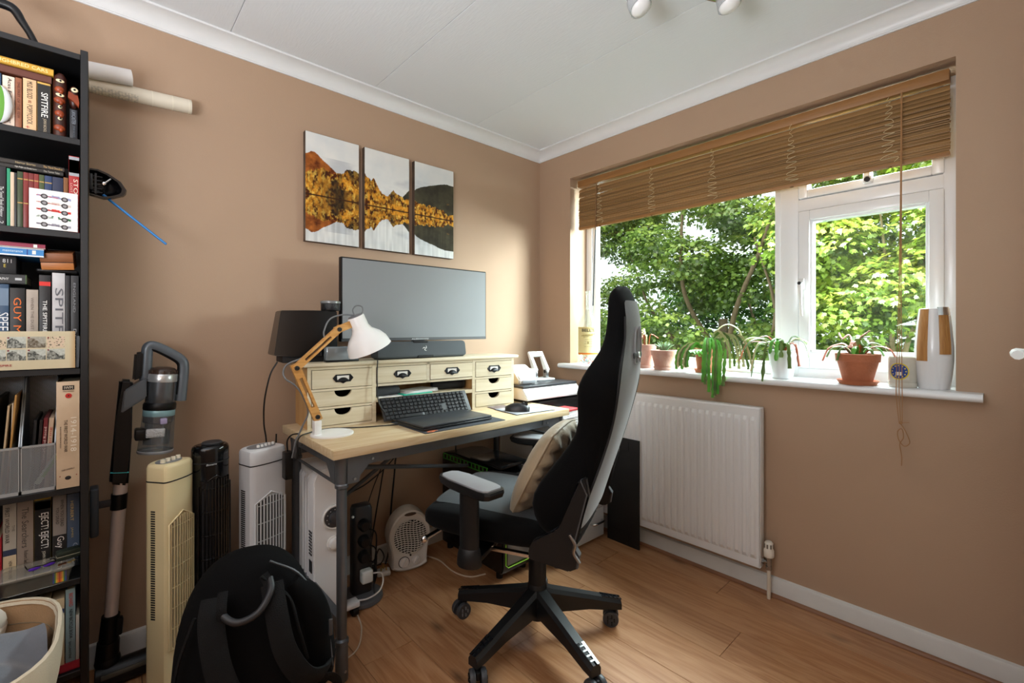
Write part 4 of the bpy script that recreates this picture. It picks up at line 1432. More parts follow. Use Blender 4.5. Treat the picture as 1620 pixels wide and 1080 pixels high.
mb = MB().rings([bk_sec(0, 0.20, 0.175), bk_sec(0.2, 0.235, 0.205), bk_sec(0.44, 0.252, 0.222)], True, False)
mb.rings([bk_sec(0, 0.20, 0.175), bk_sec(0.004, 0.19, 0.17)])
mb.build('woven_side', JUTE, bk, 60)
MB().rings([bk_sec(0.03, 0.205, 0.18), bk_sec(0.44, 0.245, 0.215), bk_sec(0.535, 0.25, 0.22)], True, False).build('lining', INNER, bk, 60)
mb = MB().rings([bk_sec(0.43, 0.254, 0.224), bk_sec(0.46, 0.259, 0.229), bk_sec(0.515, 0.262, 0.232), bk_sec(0.536, 0.258, 0.228), bk_sec(0.538, 0.252, 0.222), bk_sec(0.525, 0.247, 0.217)], True, False)
mb.build('rim', LIN, bk, 60)
MB().tube([v_ + V(0, 0, 0.0) for v_ in bk_sec(0.475, 0.2465, 0.2165)], 0.0015, 5, True).build('rim_seam', ink('#7a6a52'), bk, 60)
cl = MB()
random.seed(3)
n = 26
grid = []
for i in range(n + 1):
    row = []
    for j in range(n + 1):
        u, v = i / n * 2 - 1, j / n * 2 - 1
        u, v = u * math.sqrt(1 - 0.3 * v * v), v * math.sqrt(1 - 0.3 * u * u)
        r_ = math.sqrt(u * u + v * v)
        hh = 0.44 + 0.075 * max(0, 1 - abs(v - 0.25 * u) * 1.3) * (0.6 + 0.4 * u) + 0.022 * math.sin(5 * u + 3 * v) + 0.02 * math.sin(7 * v - 2 * u) - 0.13 * max(0, r_ - 0.78)
        row.append(V(u * 0.225, v * 0.195, hh))
    grid.append(row)
cl.rings(grid, False, False)
tag(cl.build('grey_garment', M('grey_jersey', '#6d727a', 0.9, var=0.1, vscale=14, bump=0.15, bscale=400, sheen=0.2), None, 80, 1, (-2.495, -0.66, -0.012)),
    'crumpled grey garment lying in the laundry basket', 'clothing')
bk.scale = (1, 1, 0.91)
sh = thing('white_trainer', 'white trainer lying in the laundry basket behind the grey garment', 'shoe', (-2.40, -0.535, 0.425), R(70))
mb = MB()
mb.tube(smooth_path([(-0.10, 0, 0.04), (-0.05, 0, 0.045), (0.02, 0, 0.04), (0.06, 0, 0.032), (0.085, 0, 0.026)], 5), [0.03] * 6 + [0.034] * 6 + [0.032] * 5 + [0.028, 0.026, 0.022, 0.012], 14)
mb.build('upper', M('white_leather', '#dcd6cb', 0.5), sh, 60)
mb = MB().rings([pack_sec(0.0, 0.095, 0.034, 24, 0, 0.8), pack_sec(0.018, 0.1, 0.037, 24, 0, 0.8), pack_sec(0.022, 0.096, 0.034, 24, 0, 0.8)])
mb.build('sole', M('white_rubber', '#cfc8bb', 0.6), sh, 60)

# ------------------------------------------------------------------ desk
DESKW = wood('desk_oak', '#c2a67c', '#cdb690', '#d8c6a4', 0, 0.4, 1.0, 0.02, 0.0, False)
DX0, DX1, DY0, DY1, DZ = -1.63, -0.48, -0.668, -0.13, 0.77
desk = thing('desk', 'oak topped desk on dark steel tube legs', 'desk', (-1.055, -0.40, 0))
ox, oy = 1.055, 0.40


def dl(x, y, z):
    return (x + ox, y + oy, z)


MB().b2(dl(DX0, DY0, 0.739), dl(DX1, DY1, DZ), 0.0025).build('tabletop', DESKW, desk, 30)
for y0 in (DY0 + 0.022, DY1 - 0.034):
    MB().b2(dl(DX0 + 0.03, y0, 0.700), dl(DX1 - 0.03, y0 + 0.012, 0.739), 0.001).build('apron', IRON, desk, 30)
for x0 in (DX0 + 0.026, DX1 - 0.038):
    MB().b2(dl(x0, DY0 + 0.03, 0.700), dl(x0 + 0.012, DY1 - 0.03, 0.739), 0.001).build('apron', IRON, desk, 30)
for lx, sx in ((DX0 + 0.042, 1), (DX1 - 0.042, -1)):
    for ly, sy in ((DY0 + 0.038, 1), (DY1 - 0.038, -1)):
        mb = MB().lathe([(0.0195, 0), (0.0205, 0.004), (0.0205, 0.11), (0.018, 0.118), (0.0225, 0.122), (0.0225, 0.134), (0.0165, 0.14), (0.0165, 0.632), (0.022, 0.636), (0.022, 0.646),
                         (0.0195, 0.650), (0.0200, 0.70), (0.026, 0.739)], 20, Matrix.Translation(dl(lx, ly, 0)))
        lg = mb.build('leg', IRON, desk, 30)
        mb = MB()
        g = [(0.012, 0.739), (0.125, 0.739), (0.125, 0.712), (0.085, 0.700), (0.055, 0.668), (0.05, 0.648), (0.012, 0.648)]
        mb.prism([dl(lx + sx * a, ly - sy * 0.0205, z) for a, z in g], (0, sy * 0.003, 0))
        mb.prism([dl(lx - sx * 0.0185, ly + sy * a, z) for a, z in g], (sx * 0.003, 0, 0))
        mb.build('gusset_plate', IRON, lg, 30)
        mb = MB()
        for a, z in ((0.098, 0.718), (0.035, 0.662)):
            mb.cyl(dl(lx + sx * a, ly - sy * 0.021, z), dl(lx + sx * a, ly - sy * 0.0255, z), 0.0055, 0.0045, 10)
        mb.cyl(dl(lx + 0.004, ly - sy * 0.019, 0.035), dl(lx + 0.004, ly - sy * 0.0225, 0.035), 0.005, 0.004, 10)
        mb.build('bolt', STEEL, lg, 30)
    MB().cyl(dl(lx, DY0 + 0.05, 0.637), dl(lx, DY1 - 0.05, 0.637), 0.0055, None, 10).build('side_rod', IRON, desk, 40)
    mb = MB().b2(dl(lx - 0.014, DY0 + 0.05, 0.165), dl(lx + 0.014, DY1 - 0.05, 0.205), 0.002)
    for ly, sy in ((DY0 + 0.05, 1), (DY1 - 0.05, -1)):
        mb.prism([dl(lx - 0.002, ly, 0.165), dl(lx - 0.002, ly + sy * 0.07, 0.165), dl(lx - 0.002, ly + sy * 0.05, 0.135), dl(lx - 0.002, ly + sy * 0.015, 0.06), dl(lx - 0.002, ly, 0.06)], (0.004, 0, 0))
    mb.build('foot_rail', IRON, desk, 30)
mb = MB().cyl(dl(-1.588, -0.175, 0.32), dl(-0.93, -0.158, 0.695), 0.0085, None, 12)
mb.build('cross_brace', IRON, desk, 40)
MB().cyl(dl(-1.57, -0.615, 0.695), dl(-0.54, -0.18, 0.40), 0.0085, None, 12).build('cross_brace', IRON, desk, 40)

# ------------------------------------------------------------------ drawer hutch on the desk
PALE = wood('limed_pine', '#c6b798', '#d0c3a7', '#d8cdb5', 0, 0.5, 0.8, 0.05, 0.0, False)
SIDEW = wood('hutch_side_shaded', '#b3854f', '#bd925c', '#c7a06c', 2, 0.5, 0.8, 0.02, 0.0, False)  # same wood as the front, darkened in colour for the shade there
INSIDE = M('drawer_dark_inside', '#2a1d14', 0.8)
ht = thing('desk_hutch', 'pale wooden hutch of small drawers standing along the back of the desk', 'desk organiser', (-1.605, -0.30, DZ), R(-5))
HW, HD, HH = 1.02, 0.195, 0.242
MB().b2((0.0, -0.014, HH), (HW + 0.018, HD + 0.004, HH + 0.0145), 0.003).build('top_board', PALE, ht, 30)
mb = MB().b2((0.016, 0, 0), (0.03, HD, HH))
mb.build('side_panel', SIDEW, ht, 0)
MB().b2((HW - 0.019, 0, 0), (HW - 0.005, HD, HH)).build('side_panel', SIDEW, ht, 0)
MB().b2((0.03, HD - 0.006, 0), (HW - 0.019, HD, HH)).build('back_panel', SIDEW, ht, 0)
for xa in (0.2705, 0.7645):
    MB().b2((xa, 0, 0), (xa + 0.0145, HD - 0.006, HH)).build('divider', PALE if xa < 0.5 else SIDEW, ht, 0)
for x0, x1 in ((0.016, 0.03), (0.2695, 0.286), (0.7635, 0.78), (HW - 0.0195, HW - 0.0045)):
    MB().b2((x0, -0.0012, 0), (x1, 0.006, HH)).build('face_stile', PALE, ht, 0)
MB().b2((0.5215, 0.0, 0.148), (0.5365, HD - 0.006, HH)).build('divider', PALE, ht, 0)
MB().b2((0.285, 0.0, 0.148), (0.7645, HD - 0.006, 0.158)).build('upper_rail', PALE, ht, 0)
MB().b2((0.285, 0.0, 0.082), (0.7645, HD - 0.006, 0.098)).build('shelf', PALE, ht, 0)
mb = MB()
for x0, x1 in ((0.03, 0.2705), (0.779, HW - 0.019)):
    for zz in (0.078, 0.149):
        mb.b2((x0, 0.0, zz - 0.0045), (x1, HD - 0.006, zz + 0.0045))
    mb.b2((x0, 0, 0), (x1, HD - 0.006, 0.008))
    mb.b2((x0, 0, 0.230), (x1, HD - 0.006, HH))
mb.b2((0.285, 0, 0.230), (0.7645, 0.02, HH))
mb.build('drawer_rails', PALE, ht, 0)
ANT = M('antique_black_metal', '#26272a', 0.35, 0.6, bump=0.3, bscale=120)


def drawer(x0, x1, z0, z1, kind):
    d = MB()
    xm = (x0 + x1) / 2
    if kind == 'notch':
        hw = 0.034
        poly = [(x0, z0), (x1, z0), (x1, z1), (xm + hw, z1)] + [(xm + hw * math.cos(a), z1 - 0.026 * math.sin(a)) for a in [k / 10 * PI for k in range(1, 10)]] + [(xm - hw, z1), (x0, z1)]
    else:
        poly = [(x0, z0), (x1, z0), (x1, z1), (x0, z1)]
    d.prism([(x, -0.003, z) for x, z in poly], (0, 0.012, 0))
    o = d.build('drawer', PALE, ht, 0)
    mb = MB()
    mb.b2((x0 + 0.004, 0.009, z0 + 0.002), (x0 + 0.008, 0.16, z1 - 0.012))
    mb.b2((x1 - 0.008, 0.009, z0 + 0.002), (x1 - 0.004, 0.16, z1 - 0.012))
    mb.b2((x0 + 0.004, 0.009, z0), (x1 - 0.004, 0.16, z0 + 0.003))
    mb.b2((x0 + 0.004, 0.156, z0), (x1 - 0.004, 0.16, z1 - 0.012))
    mb.build('drawer_box', INSIDE, o, 0)
    if kind == 'cup':
        zc = (z0 + z1) / 2 + 0.001
        mb = MB()
        fw, fh = 0.030, 0.015
        for a, b in (((xm - fw, zc + fh - 0.005), (xm + fw, zc + fh)), ((xm - fw, zc - fh), (xm + fw, zc - fh + 0.008)), ((xm - fw, zc - fh), (xm - fw + 0.006, zc + fh)), ((xm + fw - 0.006, zc - fh), (xm + fw, zc + fh))):
            mb.b2((a[0], -0.006, a[1]), (b[0], -0.003, b[1]), 0.0008, 1)
        for s_ in (-1, 1):
            mb.prism([(xm + s_ * fw, -0.0055, zc + 0.013), (xm + s_ * (fw + 0.011), -0.0055, zc), (xm + s_ * fw, -0.0055, zc - 0.013)], (0, 0.0025, 0))
            mb.ball((xm + s_ * (fw + 0.006), -0.006, zc), 0.0022, None, None, 8)
        mb.prism([(xm - 0.012, -0.0055, zc - fh), (xm, -0.0055, zc - fh - 0.007), (xm + 0.012, -0.0055, zc - fh)], (0, 0.0025, 0))
        mb.rings([[V(xm + 0.021 * math.cos(a) * s1, -0.004 - 0.013 * math.sin(b), zc - fh + 0.004 + 0.014 * math.sin(a) * math.cos(b) * s1) for a in [k / 10 * PI for k in range(11)]]
                  for b, s1 in ((0, 1), (0.6, 0.97), (1.1, 0.9), (1.5, 0.8))], False, False)
        mb.build('cup_handle', ANT, o, 40)
        MB().b2((xm - fw + 0.005, -0.0038, zc - fh + 0.008), (xm + fw - 0.005, -0.003, zc + fh - 0.004)).build('label_card', M('label_card', '#e4e2dc', 0.6), o, 0)


for x0, x1 in ((0.0325, 0.268), (0.782, 0.9985)):
    drawer(x0, x1, 0.156, 0.228, 'cup')
    drawer(x0, x1, 0.085, 0.143, 'notch')
    drawer(x0, x1, 0.0105, 0.071, 'notch')
drawer(0.288, 0.519, 0.161, 0.228, 'cup')
drawer(0.539, 0.762, 0.161, 0.228, 'cup')

hr = R(-5)
HM = Matrix.Translation((-1.605, -0.30, DZ)) @ Matrix.Rotation(hr, 4, 'Z')


def hp(x, y, z):
    return HM @ V(x, y, z)


# things on the hutch shelf
pcase = thing('pencil_case', 'dark grey padded pencil case on the hutch shelf', 'case', hp(0.345, 0.045, 0.0985), hr + R(4))
mb = MB().rings([[V(x, 0.028 * s_ * math.cos(a), 0.020 + 0.020 * s_ * math.sin(a)) for a in [2 * PI * k / 18 for k in range(18)]]
                 for x, s_ in ((-0.058, 0.6), (-0.054, 0.92), (-0.045, 1), (0.045, 1), (0.056, 0.93), (0.061, 0.6))])
mb.build('body', M('charcoal_fabric', '#34383c', 0.8, bump=0.3, bscale=300), pcase, 50)
MB().tube([(-0.058, -0.012, 0.0385), (0.06, -0.012, 0.0385)], 0.0014, 6).build('zip', ZIP, pcase)
tag(MB().box((0, 0, 0.0012), (0.17, 0.12, 0.0022), None).build('writing_pad', PAPER, None, 0, 0, hp(0.355, 0.062, 0.0983 - 0.0022)), 'white writing pad under the pencil case on the hutch shelf', 'pad')
bpy.data.objects['writing_pad'].rotation_euler = (0, 0, hr)
bpy.data.objects['writing_pad'].location = hp(0.385, 0.062, 0.0980)
pcase.location = hp(0.345, 0.045, 0.1008)
fo = tag(MB().box((0, 0, 0.003), (0.15, 0.10, 0.005), None, 0.001).build('teal_folder', M('teal_card', '#2fb79c', 0.5), None, 30, 0, hp(0.475, 0.052, 0.0982)), 'teal card folder on the hutch shelf beside the pencil case', 'folder')
fo.rotation_euler = (0, 0, hr + R(8))
pp = thing('loose_papers', 'loose white papers lying on the teal folder', 'papers', hp(0.50, 0.062, 0.1042), hr + R(14))
for k in range(4):
    MB().box((0.004 * k, 0.003 * k, 0.001 + 0.0022 * k), (0.17, 0.10, 0.0016), (0, 0, R(4 * k - 5))).build('sheet', PAPER, pp, 0)
cy = thing('black_cylinder', 'black cylinder case lying at the right of the hutch shelf', 'case', hp(0.70, 0.085, 0.1225), hr)
mb = MB().cyl((-0.10, 0.02, 0), (0.045, -0.015, 0), 0.024, 0.024, 22)
mb.build('body', BLACKM, cy, 40)
MB().cyl((0.045, -0.015, 0), (0.056, -0.0177, 0), 0.0235, 0.021, 22).build('end_cap', DGREY, cy, 40)

# ------------------------------------------------------------------ monitor, soundbar and speaker on the hutch
HT = DZ + 0.2568
mon = thing('monitor', 'wide monitor, room glare painted grey on its screen, on the hutch behind the soundbar', 'monitor', (-1.022, -0.165, HT))
SCREEN = M('screen_glare_grey', '#85888b', 0.55, var=0.03, vscale=2, spec=0.35)  # grey base colour stands in for room glare on a dark screen
mw = 0.397
MB().b2((-mw, -0.038, 0.078), (mw, -0.010, 0.442), 0.004).build('housing', BLACKP, mon, 30)
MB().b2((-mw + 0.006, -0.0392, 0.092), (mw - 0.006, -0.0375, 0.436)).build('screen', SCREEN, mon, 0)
MB().b2((-mw + 0.002, -0.0395, 0.079), (mw - 0.002, -0.0372, 0.091)).build('lower_bezel', DGREY, mon, 0)
text('ALIENWARE', 0.094, 0.006, frame((-0.012, -0.0398, 0.0855), (1, 0, 0), (0, 0, 1)), ink('#e4e6e8'), mon, 'lettering')
mb = MB()
mb.b2((-0.03, -0.012, 0.02), (0.03, 0.02, 0.30), 0.006)
mb.prism([(-0.03, 0.02, 0.0), (0.03, 0.02, 0), (0.075, -0.055, 0), (-0.075, -0.055, 0)], (0, 0, 0.012))
mb.build('stand', DGREY, mon, 30)
gl = thing('dock', 'low glossy grey docking box between the black speaker and the monitor', 'dock', (-1.470, -0.283, HT), R(-5))
MB().b2((-0.045, -0.02, 0.004), (0.085, 0.02, 0.062), 0.008, 3).build('casing', M('glossy_grey', '#8f999f', 0.1, 0.4), gl, 40)
MB().b2((-0.045, -0.021, 0.0), (0.085, 0.02, 0.008), 0.002).build('base', BLACKP, gl, 30)
sb = thing('soundbar', 'dark fabric fronted soundbar under the monitor', 'speaker', (-1.073, -0.262, HT), R(-1.5))
hw_, hh_ = 0.232, 0.077


def sb_sec(x, s_=1.0):
    pts = [(-0.052, 0.006), (-0.055, 0.012), (-0.046, 0.066), (-0.040, 0.075), (-0.030, 0.077), (0.016, 0.070), (0.022, 0.060), (0.022, 0.010), (0.016, 0.003), (-0.046, 0.003)]
    return [V(x, -0.016 + (a + 0.016) * s_, 0.04 + (b - 0.04) * s_) for a, b in pts]


mb = MB().rings([sb_sec(-hw_, 0.72), sb_sec(-hw_ + 0.005, 0.9), sb_sec(-hw_ + 0.014, 1), sb_sec(hw_ - 0.014, 1), sb_sec(hw_ - 0.005, 0.9), sb_sec(hw_, 0.72)])
mb.build('grille_body', M('grey_mesh_fabric', '#4b5156', 0.6, bump=0.6, bscale=700, var=0.06, vscale=8), sb, 30)
MB().b2((-hw_ + 0.015, -0.045, 0), (hw_ - 0.015, 0.016, 0.006), 0.002).build('foot', BLACKP, sb, 30)
MB().b2((-0.040, -0.060, 0.003), (0.040, -0.046, 0.014), 0.002).build('button_recess', BLACKM, sb, 30)
MB().b2((-0.055, -0.046, 0.0695), (0.020, -0.025, 0.079), 0.003).build('control_strip', BLACKM, sb, 30)
GRW = M('logo_white', '#eef0ee', 0.4)
mb = MB()
for k in range(3):
    a = R(90 + 120 * k + 15)
    pts = []
    for j in range(7):
        t = j / 6
        rr_ = 0.0015 + 0.0115 * t
        aa = a + 1.5 * t
        pts.append(V(rr_ * math.cos(aa), -0.0512, 0.044 + rr_ * 1.05 * math.sin(aa)))
    mb.tube(pts, [0.0012, 0.002, 0.0026, 0.0024, 0.002, 0.0014, 0.0005], 6)
mb.build('snake_emblem', GRW, sb, 40)

spk = thing('desk_speaker', 'black wedge shaped speaker box at the left end of the hutch', 'speaker', (-1.555, -0.170, HT), R(-5))
mb = MB()
mb.rings([[V(-0.125, -0.065, 0.030), V(-0.03, -0.085, 0.022), V(0.11, -0.07, 0.024), V(0.11, 0.075, 0.024), V(-0.125, 0.075, 0.030)],
          [V(-0.098, -0.045, 0.205), V(-0.01, -0.055, 0.208), V(0.115, -0.045, 0.208), V(0.115, 0.06, 0.208), V(-0.098, 0.06, 0.205)]])
bmesh.ops.bevel(mb.bm, geom=list(mb.bm.edges), offset=0.003, segments=2, affect='EDGES')
mb.build('cabinet', M('satin_black', '#0c0c0e', 0.22), spk, 30)
MB().b2((-0.095, -0.06, 0), (0.10, 0.065, 0.03), 0.004).build('plinth', BLACKM, spk, 30)
cu = thing('lens_cup', 'small black and grey lidded cup standing on the speaker box', 'cup', hp(0.135, 0.115, 0.2568 + 0.209))
MB().lathe([(0.036, 0), (0.0385, 0.003), (0.0385, 0.028), (0.0375, 0.03)], 28).build('cup_body', M('ribbed_black', '#15161a', 0.4, bump=0.3, bscale=200), cu, 40)
MB().lathe([(0.0385, 0.0295), (0.040, 0.031), (0.040, 0.039), (0.036, 0.041), (0.0, 0.041)], 28).build('lid', M('smoke_lid', '#7a7d7e', 0.25), cu, 40)

# ------------------------------------------------------------------ desk lamp
BEECH = wood('lamp_beech', '#b98344', '#c8924f', '#d5a566', 0, 0.42, 1.5, 0.02, 0, False)
LW = M('lamp_white', '#ecebe9', 0.32)
lm = thing('desk_lamp', 'wooden armed desk lamp with a white shade at the left of the desk', 'lamp', (-1.545, -0.425, DZ))


def lp_(x, z, y=0):
    return V(x + 1.545, y, z - DZ)


MB().lathe([(0.075, 0), (0.0755, 0.002), (0.0755, 0.005), (0.073, 0.0075), (0.0, 0.0085)], 36, Matrix.Translation((0.002, -0.005, 0))).build('base', LW, lm, 40)
MB().b2((-0.064, -0.012, 0.006), (-0.038, 0.012, 0.058), 0.002).build('post', LW, lm, 30)


def arm(p0, p1, w, th, name, slot=True):
    d = (p1 - p0)
    L = d.length
    d.normalize()
    n = V(-d.z, 0, d.x)
    mb = MB()

    def bar(a, b, c0_, c1_):
        q = [p0 + d * a + n * c0_, p0 + d * b + n * c0_, p0 + d * b + n * c1_, p0 + d * a + n * c1_]
        mb.prism([v + V(0, -th / 2, 0) for v in q], (0, th, 0))
    if slot:
        bar(-w * 0.5, L * 0.2, -w / 2, w / 2)
        bar(L * 0.8, L + w * 0.5, -w / 2, w / 2)
        bar(L * 0.2, L * 0.8, -w / 2, -w / 2 + w * 0.32)
        bar(L * 0.2, L * 0.8, w / 2 - w * 0.32, w / 2)
    else:
        bar(-w * 0.5, L, -w / 2, w / 2)
    o = mb.build(name, BEECH, lm, 30)
    return o


pA, pB, pC, pD = lp_(-1.597, 0.842), lp_(-1.668, 1.022), lp_(-1.518, 1.158), lp_(-1.455, 1.184)
arm(pA, pB, 0.030, 0.014, 'lower_arm')
arm(pB, pC, 0.024, 0.020, 'upper_arm')
arm(pC, pD, 0.026, 0.013, 'head_arm', False)
for p in (pA, pB, pC):
    mb = MB().cyl(p + V(0, -0.0105, 0), p + V(0, -0.016, 0), 0.0085, 0.0075, 16)
    mb.cyl(p + V(0, -0.016, 0), p + V(0, -0.019, 0), 0.004, 0.003, 8)
    mb.cyl(p + V(0, 0.0105, 0), p + V(0, 0.016, 0), 0.0085, 0.0075, 16)
    mb.build('pivot_bolt', M('pivot_bolt', '#4a4c4e', 0.3, 0.8), lm, 40)
s0, s1 = lp_(-1.452, 1.208), lp_(-1.392, 1.078)
dirn = (s1 - s0).normalized()
qs = Matrix.Translation(s0) @ dirn.to_track_quat('Z', 'Y').to_matrix().to_4x4()
prof = [(0.030, 0.0), (0.032, 0.004), (0.033, 0.045), (0.040, 0.062), (0.064, 0.085), (0.079, 0.110), (0.085, 0.137), (0.086, 0.140), (0.083, 0.140), (0.077, 0.110), (0.06, 0.084), (0.036, 0.062), (0.029, 0.045), (0.028, 0.006)]
MB().lathe(prof, 40, qs, False).build('shade', LW, lm, 40)
MB().lathe([(0.0, -0.002), (0.030, -0.002), (0.030, 0.001)], 30, qs).build('shade_cap', MGREY, lm, 40)
MB().lathe([(0.013, 0.05), (0.022, 0.075), (0.026, 0.098), (0.018, 0.118), (0.0, 0.122)], 20, qs).build('bulb', M('bulb_glass', '#eceae4', 0.25), lm, 40)
MB().tube(smooth_path([lp_(-1.452, 1.205), lp_(-1.462, 1.232), lp_(-1.447, 1.250), lp_(-1.425, 1.245), lp_(-1.425, 1.222), lp_(-1.445, 1.208)], 6), 0.0028, 8).build('flex', M('grey_flex', '#6d7073', 0.5), lm, 40)
MB().tube(smooth_path([lp_(-1.452, 1.212, 0.004), lp_(-1.50, 1.213, 0.012), lp_(-1.545, 1.195, 0.014), lp_(-1.566, 1.15, 0.014), lp_(-1.57, 1.117, 0.004), lp_(-1.61, 1.076, 0), lp_(-1.645, 1.055, 0.012),
                   lp_(-1.69, 1.035, 0.02), lp_(-1.705, 1.01, 0.016), lp_(-1.70, 0.985, 0.006), lp_(-1.67, 0.96, 0.0), lp_(-1.645, 0.92, 0), lp_(-1.622, 0.86, 0.014), lp_(-1.64, 0.81, 0.02), lp_(-1.655, 0.777, 0.02), lp_(-1.662, 0.765, 0.02), lp_(-1.672, 0.70, 0.03)], 6), 0.003, 8).build('flex', M('grey_flex', '#8d9093', 0.5), lm, 40)

# ------------------------------------------------------------------ keyboard, laptop, mats and mouse
KEYC = M('key_black', '#17181b', 0.4)
kb = thing('keyboard', 'black keyboard propped up against the hutch shelf behind the laptop', 'keyboard', hp(0.2955, -0.062, 0.0065), hr)
kb.rotation_euler = (R(55), 0, hr)
MB().b2((0, 0, 0), (0.42, 0.106, 0.011), 0.003).build('keyboard_case', M('keyboard_case', '#1d1e21', 0.5), kb, 30)
kb_key = MB().b2((-0.0082, -0.0072, 0), (0.0082, 0.0072, 0.0055), 0.0016, 1).build('key', KEYC, kb, 30)
keyme = kb_key.data
first = True
for r_ in range(6):
    for c_ in range(21):
        x = 0.016 + c_ * 0.0195 + (0.004 if c_ > 14 else 0) + (0.003 if c_ > 17 else 0) - (0.002 * (r_ % 3) if c_ < 14 else 0)
        if x > 0.41 or (c_ == 14 and r_ in (1, 2)) or (r_ == 0 and 4 <= c_ <= 8):
            continue
        if first:
            o = kb_key
            first = False
        else:
            o = link('key', keyme, None, kb)
        o.location = (x, 0.0105 + r_ * 0.0168, 0.0112)
        if r_ == 0 and c_ == 3:
            o.scale = (1.0, 1, 1)
sbk = link('key', keyme, None, kb)
sbk.location = (0.016 + 6 * 0.0195, 0.0105, 0.0112)
sbk.scale = (6.0, 1, 1)

MATM = M('mat_fabric', '#3c4046', 0.8, bump=0.2, bscale=600, var=0.05, vscale=20)
dm = thing('desk_mat', 'dark grey desk mat with an orange mark under the laptop', 'mat', (-1.09, -0.515, DZ), R(-1))
MB().b2((-0.195, -0.15, 0), (0.195, 0.13, 0.003), 0.001).build('mat', MATM, dm, 30)
mb = MB()
mb.tube([V(-0.155 + 0.017 * math.cos(a) * 1.3, -0.136 + 0.008 * math.sin(a), 0.0031) for a in [k / 10 * 1.55 * PI for k in range(11)]], 0.0035, 6, False, (0.0005, 0.0042, (0, 0, 1)))
mb.tube([V(-0.158, -0.136, 0.0032), V(-0.144, -0.1345, 0.0032)], 0.003, 6, False, (0.0005, 0.004, (0, 0, 1)))
mb.build('orange_mark', M('orange_print', '#e07a4a', 0.6), dm, 30)
lt = thing('laptop', 'closed dark laptop lying on the desk mat', 'laptop', (-1.112, -0.530, DZ + 0.0035), R(1.0))
MB().b2((-0.17, -0.103, 0.001), (0.17, 0.097, 0.011), 0.004).build('base', M('laptop_base', '#1f2226', 0.4), lt, 30)
MB().b2((-0.1695, -0.1025, 0.0118), (0.1695, 0.097, 0.0195), 0.003).build('lid', M('laptop_lid', '#34383d', 0.38, var=0.03, vscale=4, spec=0.5), lt, 30)
MB().tube([(-0.12, 0.096, 0.010), (0.12, 0.096, 0.010)], 0.006, 8).build('hinge', BLACKP, lt, 40)


def pad_print(u, v):
    n = fbm(u * 5, v * 4, 11, 5)
    c = mixc(lin('#8d9096'), lin('#cfd1d4'), (n - 0.25) * 2.2)
    d = (np.abs(u - 0.45) < 0.25) & (v > 0.3) & (v < 0.6) & (n < 0.42)
    c[d] = lin('#4a4c52')
    return c


mp_ = thing('mouse_mat', 'small grey patterned mouse mat at the right of the desk', 'mat', (-0.665, -0.545, DZ), R(-6))
MB().b2((-0.115, -0.09, 0), (0.115, 0.09, 0.003), 0.001).build('mat', M('mat_edge', '#2f3034', 0.7), mp_, 30)
print_sheet('printed_top', 0.226, 0.176, 60, 50, pad_print, frame((-0.113, -0.088, 0.0032), (1, 0, 0), (0, 1, 0)), mp_, PRINT_MATT)
ms = thing('mouse', 'black computer mouse on the grey mouse mat', 'mouse', (-0.722, -0.555, DZ + 0.0032), R(-52))
mb = MB()
rings = []
for k in range(11):
    t = k / 10
    x = -0.058 + 0.116 * t
    w = 0.033 * math.sqrt(max(0.02, 1 - (2 * t - 1) ** 2 * 0.92)) * (1 - 0.12 * math.sin(PI * t))
    hgt = 0.010 + 0.030 * math.sin(PI * (0.12 + 0.76 * t)) ** 1.1
    rings.append([V(x, w * math.cos(a), max(0, hgt * math.sin(a))) for a in [j / 12 * PI for j in range(13)]] + [V(x, -w * 0.5, 0), V(x, w * 0.5, 0)])
mb.rings(rings)
mb.build('mouse_shell', M('mouse_black', '#26282b', 0.35), ms, 60)
MB().cyl((0.028, -0.004, 0.033), (0.028, 0.004, 0.033), 0.009, None, 14).build('scroll_wheel', DGREY, ms, 40)
MB().b2((0.012, -0.0006, 0.028), (0.05, 0.0006, 0.0385)).build('button_gap', BLACKM, ms, 0)
pn = tag(MB().box((0, 0, 0.002), (0.10, 0.075, 0.003), None, 0.001).build('leaflet', M('maroon_leaflet', '#6d5552', 0.5, col2='#938a8a'), None, 30, 0, (-0.71, -0.415, DZ)), 'small dull red leaflet on the desk behind the mouse mat', 'leaflet')
pn.rotation_euler = (0, 0, R(-8))

# ------------------------------------------------------------------ gaming chair
FAB = M('black_velour', '#060607', 0.85, spec=0.12, sheen=0.03, bump=0.1, bscale=300)
FABB = M('chair_back_grey', '#57575b', 0.62, sheen=0.3, bump=0.1, bscale=300)
PU = M('chair_plastic', '#151618', 0.45, spec=0.35)
ch = thing('gaming_chair', 'black high backed gaming chair on a five star base in front of the desk', 'chair', (-0.955, -0.915, 0), R(25.5))
